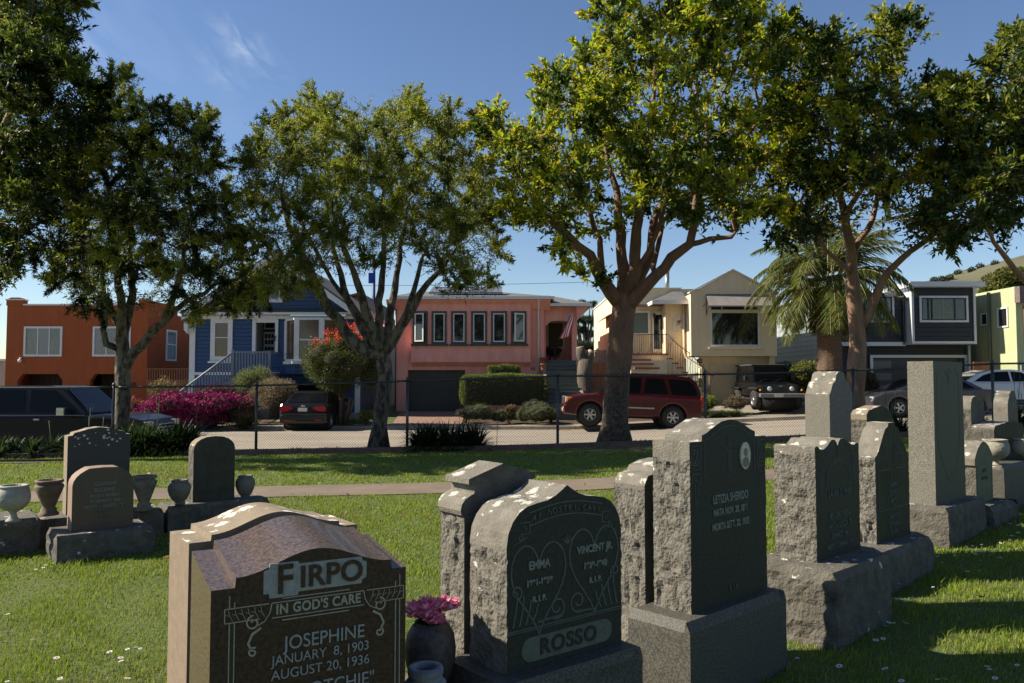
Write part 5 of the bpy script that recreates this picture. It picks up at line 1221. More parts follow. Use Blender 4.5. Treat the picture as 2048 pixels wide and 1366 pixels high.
def disc(parent, name, m, x, y, z, r, ax='x', d=.05):
    mb = MB(); M = Matrix.Translation((x, y, z)) @ (Matrix.Rotation(math.pi/2, 4, 'Y') if ax == 'x' else Matrix.Rotation(math.pi/2, 4, 'X'))
    mb.lathe([(r, -d), (r*.98, d*.3), (r*.7, d*.8), (.001, d)], 20, M=M, cap=False); return mb.build(name, m, parent)

# red four-wheel drive, nose to the left
RZ = math.pi; Yc = 30.0-.45; wr = .39
bodyS = [(0,.62),(.01,.80),(.03,1.08),(3.62,1.13),(3.95,1.15),(4.45,1.10),(4.75,1.03),(4.93,.90),(4.97,.74),(5.03,.66),(5.03,.50)]
topS = [(.06,1.06),(.10,1.35),(.22,1.62),(.42,1.83),(1.0,1.89),(2.7,1.90),(3.02,1.84),(3.78,1.13),(3.4,1.06)]
xw = [(.20,1.18),(.26,1.40),(.38,1.62),(.52,1.73),(1.28,1.76),(1.12,1.20)], [(1.26,1.21),(1.42,1.76),(2.05,1.77),(2.14,1.21)], [(2.26,1.21),(2.22,1.77),(2.84,1.76),(3.35,1.30),(3.40,1.21)]
car_red = mat('maroon_paint', (.065,.003,.005), None, rough=.25, spec=.4, coat=.4)
xn = PX(1124, Yc-.9)
o = car('parked_car', (xn+5.03, Yc, (zr(3)+zr(7))/2), RZ, 'dark red full-size four-wheel drive with silver side moulding, parked behind the big tree trunk', bodyS, topS, .97, 1.12, .20, (1.08, 4.05), wr, .47, .36, car_red, xw, [(3.74,1.17,3.06,1.83,.10),(.11,1.33,.30,1.72,.1)], rimr=.56)
o.rotation_euler = (0, -math.atan(.035)*-1*-1, RZ)
for s in (-1, 1):
    bx(o, 'headlight', clr_l, (4.80,4.945,s*.80-.13,s*.80+.13,.80,1.00)); bx(o, 'turn_signal', amb_l, (4.68,4.90,s*.935-.03,s*.935+.03,.82,.99))
    bx(o, 'tail_light', red_l, (-.012,.10,s*.90-.06,s*.90+.06,.78,1.16)); bx(o, 'side_moulding', chrome, (1.75,3.45,s*.975-.012,s*.975+.012,.66,.72))
    bx(o, 'door_handle', mat('maroon_dark', (.06,.005,.008), None, rough=.3), (1.95,2.13,s*.985-.02,s*.985+.02,1.02,1.06)); bx(o, 'door_handle', MATS['maroon_dark'], (2.95-.0,3.13,s*.985-.02,s*.985+.02,1.02,1.06))
    bx(o, 'wing_mirror', plast, (3.28,3.42,s*1.08-.10,s*1.08+.10,1.16,1.36)); bx(o, 'roof_rail', plast, (.8,2.6,s*.66-.02,s*.66+.02,1.895,1.935))
bx(o, 'bumper', chrome, (4.86,5.07,-.95,.95,.46,.66), r=.05); bx(o, 'grille', plast, (4.90,4.975,-.6,.6,.72,.98)); bx(o, 'rear_bumper', plast, (-.10,.12,-.93,.93,.46,.64), r=.04)
bx(o, 'door_seam', plast, *[(x, x+.012, s*.9715-.003, s*.9715+.003, .45, 1.10) for x in (1.32, 2.20, 3.5) for s in (-1, 1)], r=.001)

# black open-top-style four-wheel drive, nose towards us
Yj = 31.6; xj = PX(1562, Yj); wr = .40
bj = [(0,.62),(0,1.12),(2.75,1.13),(2.78,1.10),(3.72,1.02),(3.80,.98),(3.80,.62)]
tj = [(.02,1.10),(.03,1.62),(.08,1.78),(.3,1.84),(2.3,1.84),(2.42,1.80),(2.72,1.12)]
o = car('parked_car', (xj, Yj+3.9, gz(xj, Yj+1.5)+.0), -math.pi/2, 'black boxy off-road vehicle with round headlights standing nose out in a driveway', bj, tj, .77, 1.12, .10, (.75, 3.2), wr, .45, .52, mat('black_paint', (.007,.007,.008), None, rough=.25, spec=.35, coat=.4), 
   ([(.15,1.17),(.18,1.70),(.95,1.74),(.97,1.17)],[(1.03,1.17),(1.03,1.74),(1.62,1.74),(1.62,1.17)],[(1.70,1.17),(1.70,1.74),(2.28,1.74),(2.60,1.17)]), [(2.70,1.17,2.45,1.76,.07),(.02,1.2,.04,1.7,.08)], rimr=.62, wheely=.80, spokes=7)
bx(o, 'grille', mat('black_gloss', (.010,.010,.011), None, rough=.25), (3.80,3.86,-.60,.60,.66,1.0))
bx(o, 'grille_slot', blackm, *[(3.861,3.872,-.19+k*.065-.016,-.19+k*.065+.016,.72,.93) for k in range(7)], r=.003)
for s in (-1, 1):
    disc(o, 'headlight', clr_l, 3.86, s*.44, .86, .10); disc(o, 'turn_signal', amb_l, 3.9, s*.82, .80, .04)
    bx(o, 'mudguard', plast, (2.70,3.78,s*.86-.11,s*.86+.11,.84,.90)); bx(o, 'mudguard', plast, (.25,1.25,s*.86-.09,s*.86+.09,.84,.90)); bx(o, 'step', plast, (1.25,2.70,s*.86-.06,s*.86+.06,.42,.48)); bx(o, 'wing_mirror', plast, (2.42,2.55,s*.96-.10,s*.96+.10,1.18,1.38))
bx(o, 'bumper', mat('worn_grey_steel', (.20,.21,.22), (.12,.125,.13), 9, .5), (3.92,4.10,-.90,.90,.52,.68), r=.03); pl = bx(o, 'number_plate', mat('plate_white', (.55,.55,.52), None, rough=.5), (4.101,4.112,-.32,.02,.53,.67), r=.002)
bx(o, 'soft_top', mat('black_canvas', (.055,.055,.056), (.04,.04,.041), 6, .9), (.0,2.40,-.72,.72,1.80,1.86), r=.03)
bx(o, 'emblem', clr_l, (3.861,3.87,-.06,.06,.955,.975), r=.003)
mb = MB(); mb.tube([(2.80,-.5,1.15),(2.68,-.15,1.26)], .008, 5); mb.tube([(2.80,.1,1.15),(2.68,.45,1.26)], .008, 5); mb.build('wiper', blackm, o)

# black saloon in the driveway of the blue house, tail towards us
xs_ = PX(606, 29.3); wr = .31
bsd = [(.0,.42),(-.03,.62),(.03,.86),(.12,.98),(.55,1.02),(3.35,.98),(4.0,.88),(4.35,.72),(4.42,.55),(4.42,.40)]
tsd = [(.42,.98),(1.15,1.36),(1.6,1.43),(2.3,1.43),(2.65,1.37),(3.42,.98)]
o = car('parked_car', (xs_, 29.35, gz(xs_, 30.2)+.03), math.pi/2, 'black saloon parked nose in on the driveway of the blue house', bsd, tsd, .88, .99, .34, (.80, 3.45), wr, .37, .22, MATS['black_paint'],
   ([(.78,1.03),(1.2,1.30),(1.95,1.36),(1.95,1.03)],[(2.02,1.03),(2.02,1.36),(2.5,1.34),(3.15,1.03)]), [(3.35,1.02,2.72,1.34,.12),(.50,1.03,1.10,1.34,.12)], rimr=.62, spokes=5)
for s in (-1, 1):
    mb = MB(); mb.prism([(s*.36,.80),(s*.40,.86),(s*.80,.90),(s*.865,.80),(s*.80,.70),(s*.55,.71)], -.05, .10, 'x'); mb.build('tail_light', red_l, o)
    bx(o, 'wing_mirror', MATS['black_paint'], (2.85,2.98,s*.98-.10,s*.98+.10,1.0,1.13))
bx(o, 'number_plate', MATS['plate_white'], (-.055,-.040,-.17,.17,.70,.83), r=.003); bx(o, 'emblem', clr_l, (-.03,.0,-.07,.07,.875,.925), r=.006); bx(o, 'bumper', MATS['black_gloss'], (-.07,.05,-.84,.84,.34,.56), r=.04)
bx(o, 'reflector', red_l, (-.075,-.06,-.72,-.45,.36,.39), (-.075,-.06,.45,.72,.36,.39), r=.003)

# long black off-roader at the left, near lane, nose to the right
xb_ = PX(348, 19.8)-.62
bl_ = [(0,.62),(.02,1.15),(3.95,1.20),(4.3,1.20),(4.9,1.15),(5.28,1.06),(5.42,.92),(5.46,.60),(5.46,.45)]
tl_ = [(.05,1.12),(.10,1.55),(.22,1.80),(.5,1.90),(2.9,1.92),(3.25,1.86),(3.98,1.20),(3.6,1.12)]
o = car('parked_car', (xb_-5.46, 20.8, -.56), 0, 'long shiny black off-road wagon in deep shade at the left edge, nose to the right', bl_, tl_, 1.0, 1.18, .20, (1.15, 4.45), .40, .48, .38, mat('midnight_paint', (.006,.006,.009), None, rough=.3, spec=.25, coat=.1),
   ([(.20,1.25),(.28,1.6),(.42,1.80),(1.35,1.82),(1.25,1.25)],[(1.38,1.25),(1.48,1.82),(2.3,1.82),(2.36,1.25)],[(2.48,1.25),(2.44,1.82),(3.05,1.80),(3.62,1.36),(3.66,1.25)]), [(3.94,1.24,3.30,1.85,.08),(.10,1.4,.2,1.75,.08)], rimr=.58)
for s in (-1, 1):
    bx(o, 'headlight', clr_l, (5.25,5.44,s*.78-.16,s*.78+.16,.88,1.02)); bx(o, 'turn_signal', amb_l, (4.98,5.10,s*1.0-.012,s*1.0+.012,.90,.97)); bx(o, 'wing_mirror', chrome, (3.32,3.52,s*1.16-.12,s*1.16+.12,1.20,1.38))
    bx(o, 'door_handle', chrome, (1.62,1.78,s*1.015-.02,s*1.015+.02,1.06,1.10), (2.62,2.78,s*1.015-.02,s*1.015+.02,1.06,1.10)); bx(o, 'running_board', chrome, (1.7,3.85,s*1.03-.04,s*1.03+.04,.36,.40)); bx(o, 'trim_strip', mat('dark_steel', (.08,.09,.12), None, rough=.25, metal=.8), (.3,3.9,s*.985-.012,s*.985+.012,1.165,1.19))
bx(o, 'grille', chrome, *[(5.44,5.475,-.58,.58,.66+k*.085,.69+k*.085) for k in range(4)]); bx(o, 'bumper', MATS['midnight_paint'], (5.38,5.55,-.95,.95,.40,.60), r=.05)

# dark saloon behind the tallest slab, far kerb, nose to the left
xd = PX(1733, 29.0)
o = car('parked_car', (xd+4.55, 29.5, zr(15)-.0), RZ, 'dark grey saloon mostly hidden behind the tallest slab and blue flowers, red tail light showing', [(x*1.03, z) for x, z in bsd], [(x*1.03, z) for x, z in tsd], .90, .99, .34, (.82, 3.55), .32, .38, .22, paint('dark_grey_paint', (.045,.045,.055)),
   ([(.80,1.03),(1.24,1.30),(2.0,1.36),(2.0,1.03)],[(2.08,1.03),(2.08,1.36),(2.55,1.34),(3.22,1.03)]), [(3.45,1.02,2.80,1.34,.12),(.50,1.03,1.10,1.34,.12)], rimr=.62, spokes=5)
for s in (-1, 1):
    bx(o, 'headlight', clr_l, (4.25,4.50,s*.74-.14,s*.74+.14,.62,.72)); bx(o, 'tail_light', red_l, (-.03,.16,s*.80-.10,s*.80+.10,.70,.90)); bx(o, 'wing_mirror', MATS['dark_grey_paint'], (2.95,3.08,s*1.0-.10,s*1.0+.10,1.0,1.13))
bx(o, 'number_plate', MATS['plate_white'], (4.555,4.57,-.2,.2,.42,.53), r=.003)
# white crossover, nose to the right
xw_ = PX(1914, 31.8)
bw_ = [(.0,.60),(.02,.85),(.10,1.06),(.5,1.10),(3.3,1.06),(4.1,.98),(4.45,.82),(4.52,.60),(4.52,.42)]
tw_ = [(.10,1.06),(.75,1.42),(1.35,1.58),(2.1,1.60),(2.6,1.55),(3.55,1.06)]
o = car('parked_car', (xw_, 32.4, .32), 0, 'white crossover with sloping roof parked nose right at the sage green house', bw_, tw_, .92, 1.07, .30, (.95, 3.60), .35, .42, .28, paint('white_car_paint', (.72,.72,.72)),
   ([(.52,1.12),(.95,1.38),(1.40,1.50),(1.95,1.52),(1.98,1.12)],[(2.06,1.12),(2.04,1.52),(2.45,1.49),(3.15,1.12)]), [(3.48,1.10,2.70,1.51,.10),(.18,1.11,.70,1.38,.12)], rimr=.62, spokes=5)
for s in (-1, 1):
    bx(o, 'headlight', clr_l, (4.2,4.48,s*.76-.14,s*.76+.14,.78,.90)); bx(o, 'tail_light', red_l, (.0,.25,s*.82-.09,s*.82+.09,.86,.98)); bx(o, 'wing_mirror', MATS['white_car_paint'], (2.85,2.98,s*1.02-.10,s*1.02+.10,1.05,1.2)); bx(o, 'sill_trim', plast, (1.35,3.2,s*.915-.015,s*.915+.015,.32,.42))
# ---------------- trees and plants ----------------
def leaves(C, D, L, Wd, col, cvar=.25, droop=0, fold=.25, seed=0, up=.0):
    """C centres (N,3), D directions (N,3): a four-cornered folded leaf each. Returns verts, faces, colours"""
    r = np.random.default_rng(seed); N = len(C); C = np.asarray(C, dtype=np.float32)
    D = np.asarray(D, dtype=np.float32); D = D/np.maximum(np.linalg.norm(D, axis=1, keepdims=True), 1e-6)
    A = r.normal(size=(N,3)); A[:,2] += up; S = np.cross(D, A); S /= np.maximum(np.linalg.norm(S, axis=1, keepdims=True), 1e-6); Nn = np.cross(S, D)
    l = (L*r.uniform(.5, 1.35, N))[:,None]; w_ = (Wd*r.uniform(.8, 1.2, N))[:,None]
    b = C; tip = C+D*l; tip[:,2] -= (droop*l[:,0]); m = C+D*l*.45 - Nn*w_*fold
    m[:,2] -= droop*l[:,0]*.2
    a1 = C+D*l*.42+S*w_*.5; a2 = C+D*l*.42-S*w_*.5
    V = np.stack([b, a1, tip, a2, m], axis=1).reshape(-1, 3)
    i = np.arange(N)[:,None]*5; F = np.concatenate([i+np.array([[0,1,4]]), i+np.array([[1,2,4]]), i+np.array([[2,3,4]]), i+np.array([[3,0,4]])])
    if np.ndim(col) == 1: col = np.tile(np.asarray(col), (N, 1))
    k = r.uniform(1-cvar, 1+cvar, (N,1)); cc = col*k; cc[:,0] *= r.uniform(.85, 1.15, N)
    return V, F, np.repeat(cc, 5, axis=0)
def rdir(n, seed, up=0, lat=1):
    r = np.random.default_rng(seed); d = r.normal(size=(n,3)); d[:,2] = d[:,2]*lat+up; return d/np.linalg.norm(d, axis=1, keepdims=True)
def grow(seeds, par, attract, step=.22, di=2.5, dk=.32, iters=90, trop=.06, seed=0):
    "space colonisation: seeds (positions), par (parents) grown towards the attractors"
    pos = [np.array(p, dtype=float) for p in seeds]; par = list(par); A = np.asarray(attract, dtype=float); alive = np.ones(len(A), bool)
    bd = np.full(len(A), 1e9); bi = np.zeros(len(A), int); fresh = list(range(len(pos))); r = np.random.default_rng(seed)
    for it in range(iters):
        for q in fresh:
            d = np.linalg.norm(A-pos[q], axis=1); m = d < bd; bd[m] = d[m]; bi[m] = q
        alive &= bd > dk
        use = alive & (bd < di)
        if not use.any():
            if alive.any() and it < iters-5: di *= 1.4; fresh = []; 
            else: break
            continue
        idx = np.where(use)[0]; fresh = []
        dirs = {}
        for i in idx:
            v = A[i]-pos[bi[i]]; v /= np.linalg.norm(v)+1e-9
            dirs[bi[i]] = dirs.get(bi[i], 0)+v
        for q, v in dirs.items():
            v = v/(np.linalg.norm(v)+1e-9) + r.normal(size=3)*.14 + np.array((0,0,trop)); v /= np.linalg.norm(v)
            pos.append(pos[q]+v*step); par.append(q); fresh.append(len(pos)-1)
    return np.array(pos), par
def radii(pos, par, tip=.0065, ex=2.35, rmin=None):
    n = len(pos); s = np.zeros(n); kids = [[] for _ in range(n)]
    for i, p in enumerate(par):
        if p >= 0: kids[p].append(i)
    r = np.zeros(n)
    order = list(range(n))
    depth = [0]*n
    for i in range(n): depth[i] = depth[par[i]]+1 if par[i] >= 0 else 0
    for i in sorted(order, key=lambda q: -depth[q]):
        r[i] = tip if not kids[i] else sum(r[k]**ex for k in kids[i])**(1/ex)
    if rmin is not None:
        for i, v in rmin.items(): r[i] = v
    return r, kids
def tubes(pos, par, r, kids, mb, rootn=14):
    "one swept tube per chain of the branch graph"
    starts = [i for i, p in enumerate(par) if p < 0]
    stack = [(s, None) for s in starts]
    while stack:
        i, frm = stack.pop(); pts = []; rr = []
        if frm is not None: pts.append(pos[frm]); rr.append(min(r[frm]*.95, r[i]*1.15))
        while True:
            pts.append(pos[i]); rr.append(r[i]); k = sorted(kids[i], key=lambda q: -r[q])
            if not k: break
            for o_ in k[1:]: stack.append((o_, i))
            i = k[0]
        rr = [q_*(1+.13*noise.noise(Vector(p_)*2.3+Vector((7,3,1)))+.07*noise.noise(Vector(p_)*7)) for q_, p_ in zip(rr, pts)]
        if len(pts) > 1:
            m = max(rr); mb.tube(pts, rr, 14 if m > .12 else 9 if m > .05 else 6 if m > .02 else 4, smooth=True, cap=m > .05)
def tree(name, label, base_px, Y, trunk, limbs, clumps, leafL, leafW, nleaf, cols, bark, depth=3.0, natt=1500, tip=.006, sprig=.28, flip=.5, seed=1, droop=.1, layers=3, group='street trees along the fence', leaf_up=.3, dk=.34, cat='tree', root_flare=1.5, tipcol=None, trunk_dy=None):
    """trunk/limbs: photo pixels with radii, taken into the place at distance Y with their own depth offsets"""
    rg = np.random.default_rng(seed); rnd = random.Random(seed)
    b = P(base_px[0], base_px[1], Y); root = Vector((b.x, Y, gz(b.x, Y)-.05))
    o = empty(name, root, 0, label, cat, group)
    pos = []; par = []; rm = {}
    def addpt(p, parent, r_): pos.append(np.array(p)-np.array(root)); par.append(parent); rm[len(pos)-1] = r_; return len(pos)-1
    def dens(pts):
        out = [pts[0]]
        for a, c in zip(pts, pts[1:]):
            L_ = math.hypot(a[0]-c[0], a[1]-c[1])/FPX*Y; n = max(1, int(L_/.25))
            for k in range(1, n+1): t = k/n; out.append(tuple(a[q]+(c[q]-a[q])*t for q in range(4)))
        return out
    last = -1; ids = []
    tr = dens([(x, y, dy, r_) for x, y, dy, r_ in trunk])
    for k, (x, y, dy, r_) in enumerate(tr): last = addpt(P(x, y, Y+dy), last, r_); ids.append(last)
    p0 = pos[0].copy(); 
    for k, (m_, dz) in enumerate(((root_flare, -.12),)): pos[0] = p0+np.array((0,0,dz)); rm[0] = tr[0][3]*root_flare
    limb_ids = []
    for lb in limbs:
        pts = dens(lb['p']); q0 = np.array(P(pts[0][0], pts[0][1], Y+pts[0][2]))-np.array(root)
        near = min(range(len(pos)), key=lambda i: np.linalg.norm(pos[i]-q0)); last = near
        for k, (x, y, dy, r_) in enumerate(pts[1:]):
            wob = rg.normal(size=3)*.025*min(1, k/3.)
            last = addpt(np.array(P(x, y, Y+dy))+wob, last, r_); limb_ids.append(last)
    # attractors in the crown's clumps
    A = []; tot = sum(c[2]**2 for c in clumps)
    cxm = sum(c[0]*c[2] for c in clumps)/sum(c[2] for c in clumps); hwd = max(abs(c[0]-cxm)+c[2] for c in clumps)
    for c in clumps:
        cx, cy, rp = c[:3]; rr = rp/FPX*Y; w = depth*math.sqrt(max(.08, 1-((cx-cxm)/hwd)**2)); n_ = max(8, int(natt*rp*rp/tot))
        offs = [c[3]] if len(c) > 3 else [(-w+2*w*(l+.5)/layers)+rg.uniform(-.4, .4) for l in range(layers)]
        for q in offs:
            cc = np.array(P(cx, cy, Y+q)); jit = rg.normal(size=3)*rr*.15
            for _ in range(max(3, n_//len(offs))):
                d = rg.normal(size=3); d /= np.linalg.norm(d); A.append(cc+jit+d*rr*(rg.uniform(0, 1)**.45)*np.array((1, 1.0, .85)))
    A = np.array(A)-np.array(root)
    pos2, par2 = grow(pos, par, A, dk=dk, seed=seed, step=.24)
    r, kids = radii(pos2, par2, tip, 2.3); 
    for i, v in rm.items(): r[i] = v
    # limbs never thinner than what they carry allows, never thicker than their parent
    for i in range(len(pos2)):
        if par2[i] >= 0: r[i] = min(r[i], r[par2[i]]*.985)
    mb = MB(); tubes([Vector(p) for p in pos2], par2, r, kids, mb)
    mb.build('trunk', bark, o, fix=False)
    # leaves on the thin shoots
    n0 = len(pos)
    tips = [i for i in range(n0, len(pos2)) if not kids[i]]; thin = [i for i in range(n0, len(pos2)) if kids[i] and r[i] < .022]
    cand = np.array(tips*8+thin); pick = cand[rg.integers(0, len(cand), nleaf)]
    pp = np.array([pos2[par2[i]] for i in pick]); cpos = pos2[pick]; dr_ = cpos-pp; dr_ /= np.maximum(np.linalg.norm(dr_, axis=1, keepdims=True), 1e-6)
    base_ = pp+(cpos-pp)*rg.uniform(0, 1.5, (nleaf,1)) + rg.normal(size=(nleaf,3))*sprig*.38
    # sub-sprig structure: leaves share one of several twig offsets
    twig = rg.normal(size=(len(pos2)*4, 3)); twig /= np.linalg.norm(twig, axis=1, keepdims=True); tsel = pick*4+rg.integers(0, 4, nleaf)
    td = twig[tsel]*.8+dr_*.8; td[:,2] += .25; td /= np.linalg.norm(td, axis=1, keepdims=True)
    tt = rg.integers(0, 5, (nleaf,1))/4.*.9+rg.uniform(0, .1, (nleaf,1)); C = cpos+td*tt*sprig*1.35 + rg.normal(size=(nleaf,3))*.014
    mix = rg.uniform(0, 1, (nleaf,1)) < .12; C = np.where(mix, base_, C)
    Dl = td*.7+rg.normal(size=(nleaf,3))*.55; Dl[:,2] += leaf_up*.3
    nleaf = nleaf; cols = np.array(cols); ch = rg.integers(0, len(cols), nleaf)
    # yellow-green tip leaves, more of them higher up; sunlit tops also put into this colour
    hz_ = (C[:,2]-C[:,2].min())/(C[:,2].max()-C[:,2].min()); col = cols[ch]
    if tipcol is not None:
        t_ = np.array(tipcol); pid = np.random.default_rng(seed+5).uniform(0, 1, len(pos2))[pick]
        is_ = (tt[:,0] > .25) & (pid < .38+.5*hz_); col = np.where(is_[:,None], t_[rg.integers(0, len(t_), nleaf)], col)
    V, F, cc = leaves(C, Dl, leafL, leafW, col, .28, droop, seed=seed+3, up=.9)
    link('crown', npmesh('crown', V, F, cc), leafm, o)
    return o
barkp = mat('peeling_bark', (.155,.13,.10), (.04,.034,.026), 5.5, .9, bump=1, bscale=14, stretch=(1.6,1.6,.7), ramp=(.46,.56), detail=7, bdist=.03)
barkr = mat('reddish_smooth_bark', (.27,.155,.09), (.12,.07,.045), 3.0, .7, bump=.5, bscale=12, stretch=(2,2,.5), ramp=(.35,.65), bdist=.03)
barkg = mat('grey_brown_bark', (.17,.115,.08), (.085,.062,.047), 6, .92, bump=1, bscale=22, stretch=(2,2,.6), bdist=.04)
def blend_bark():
    "trunk fissured and grey below, smooth reddish above (height along the trunk)"
    m = mat('gum_bark', (.20,.10,.058), (.11,.06,.04), 3.0, .78, bump=.7, bscale=16, stretch=(2,2,.6), bdist=.03); nt = m.node_tree; b = nt.nodes['Principled BSDF']; L = nt.links
    tc = nt.nodes.new('ShaderNodeTexCoord'); sx = nt.nodes.new('ShaderNodeSeparateXYZ'); L.new(tc.outputs['Object'], sx.inputs[0])
    no = nt.nodes.new('ShaderNodeTexNoise'); no.inputs['Scale'].default_value = 2.5; no.inputs['Detail'].default_value = 6; L.new(tc.outputs['Object'], no.inputs['Vector'])
    ad = nt.nodes.new('ShaderNodeMath'); ad.operation = 'MULTIPLY_ADD'; ad.inputs[1].default_value = 2.2; L.new(no.outputs[0], ad.inputs[0]); L.new(sx.outputs[2], ad.inputs[2])
    mr = nt.nodes.new('ShaderNodeMapRange'); mr.inputs[1].default_value = 2.0; mr.inputs[2].default_value = 3.6; L.new(ad.outputs[0], mr.inputs[0])
    n3 = nt.nodes.new('ShaderNodeTexNoise'); n3.inputs['Scale'].default_value = 16; n3.inputs['Detail'].default_value = 5; L.new(tc.outputs['Object'], n3.inputs['Vector'])
    cr = nt.nodes.new('ShaderNodeValToRGB'); cr.color_ramp.elements[0].color = (.05,.037,.025,1); cr.color_ramp.elements[1].color = (.14,.105,.075,1); cr.color_ramp.elements[0].position = .4; cr.color_ramp.elements[1].position = .62; L.new(n3.outputs[0], cr.inputs[0])
    mx = nt.nodes.new('ShaderNodeMix'); mx.data_type = 'RGBA'; L.new(mr.outputs[0], mx.inputs[0]); L.new(cr.outputs[0], mx.inputs[6]); L.new(b.inputs['Base Color'].links[0].from_socket, mx.inputs[7]); L.new(mx.outputs[2], b.inputs['Base Color']); return m
barkb = blend_bark()
def lb(*p): return {'p': list(p)}
olive = [(.092,.122,.022),(.055,.078,.015),(.125,.150,.026)]
olive_t = [(.28,.30,.035),(.21,.24,.03)]
broad = [(.07,.115,.018),(.042,.070,.013),(.12,.15,.022)]
broad_t = [(.40,.42,.022),(.30,.37,.022),(.42,.31,.03),(.33,.40,.025),(.30,.38,.02)]

# T3: many-stemmed tree in front of the pink house
tree('street_tree', 'many-stemmed narrow-leaved tree with pale blotched trunk, standing between blue and pink house', (757, 893), 17.5,
 [(757,893,0,.185),(759,850,0,.165),(765,800,0,.165),(771,755,0,.185),(768,722,0,.24),(766,705,0,.24)],
 [lb((755,715,0,.17),(715,690,-.1,.14),(672,640,-.2,.115),(625,560,-.5,.09),(590,470,-.9,.06),(560,380,-1.1,.04)),
  lb((762,712,0,.14),(728,660,.3,.12),(700,600,.6,.085),(672,520,.9,.06),(655,440,1.0,.04)),
  lb((762,712,0,.14),(742,660,-.3,.12),(725,590,-.5,.085),(695,515,-.8,.06),(668,440,-1.1,.04)),
  lb((764,708,0,.13),(757,650,0,.10),(760,580,.1,.075),(768,500,.2,.055),(765,400,.3,.04)),
  lb((768,706,.1,.13),(778,650,.4,.10),(790,580,.7,.08),(800,490,.9,.06),(815,400,1.0,.04)),
  lb((772,706,0,.14),(800,655,-.2,.11),(830,610,-.4,.085),(855,570,-.6,.065),(880,540,-.8,.05),(915,495,-1.2,.035)),
  lb((808,648,-.2,.09),(828,580,.1,.06),(850,510,.5,.04)),
  lb((690,600,.5,.05),(640,520,1.0,.05),(600,440,1.2,.035))],
 [(575,270,55),(635,245,55),(550,330,60),(520,400,45),(520,480,45),(560,540,45),(610,400,60),(610,320,60),(700,265,55),(770,260,55),(835,240,45),(880,280,48),(860,340,60),(780,340,65),(690,360,65),(940,360,55),(900,430,60),(820,430,60),(740,440,55),(660,470,45),(960,430,40),(990,500,32),(970,560,32),(925,520,45),(860,500,40),(610,200,22),(820,200,25),(890,240,28),(600,500,35),(930,590,20),(760,520,35),(500,330,25),(520,555,38),(565,585,26),(610,545,34),(480,600,22)],
 .10, .021, 185000, olive, barkp, depth=4.0, natt=2300, seed=3, sprig=.27, tip=.0055, tipcol=olive_t, leaf_up=.7)
# T2: tree in front of the orange house, deep crown shade put into its leaf colours
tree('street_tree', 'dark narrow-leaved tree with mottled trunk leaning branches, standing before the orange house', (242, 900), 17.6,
 [(240,900,.2,.19),(243,850,.2,.175),(246,800,.2,.165),(246,740,.2,.17),(245,700,.2,.19),(243,680,.2,.19)],
 [lb((248,720,.2,.12),(285,690,0,.10),(325,640,-.2,.085),(352,590,-.4,.065),(365,520,-.6,.045),(380,440,-.8,.03)),
  lb((322,645,-.2,.07),(370,605,-.1,.055),(430,570,.2,.04),(490,555,.5,.03)),
  lb((240,690,.2,.14),(252,640,.4,.11),(265,590,.6,.085),(262,500,.8,.06),(268,400,1,.04)),
  lb((238,700,.2,.09),(212,688,0,.075),(208,660,-.1,.065),(216,620,-.3,.055),(205,560,-.5,.045),(190,490,-.8,.03)),
  lb((241,680,.2,.12),(243,620,-.1,.09),(235,540,-.4,.07),(225,450,-.7,.045),(215,350,-.9,.03)),
  lb((243,660,.2,.07),(228,640,.4,.045),(222,600,.7,.035),(150,560,1.2,.03))],
 [(225,200,45),(285,230,50),(340,260,50),(385,280,45),(410,245,28),(200,280,55),(260,300,65),(330,340,60),(400,340,50),(430,400,50),(150,350,55),(120,420,50),(180,430,65),(250,420,65),(320,430,60),(380,470,50),(440,470,40),(100,500,45),(160,510,55),(230,510,45),(300,520,40),(420,540,38),(110,555,30),(160,590,30),(350,560,24),(450,600,30),(500,590,28),(470,520,30),(200,620,18),(240,150,20),(400,620,18),(440,565,40),(485,590,34),(400,600,24),(510,560,26)],
 .10, .021, 195000, [(.022,.036,.009),(.016,.027,.007),(.032,.05,.011)], barkp, depth=4.1, natt=2300, seed=5, sprig=.27, tip=.0055, tipcol=olive_t, leaf_up=.7)
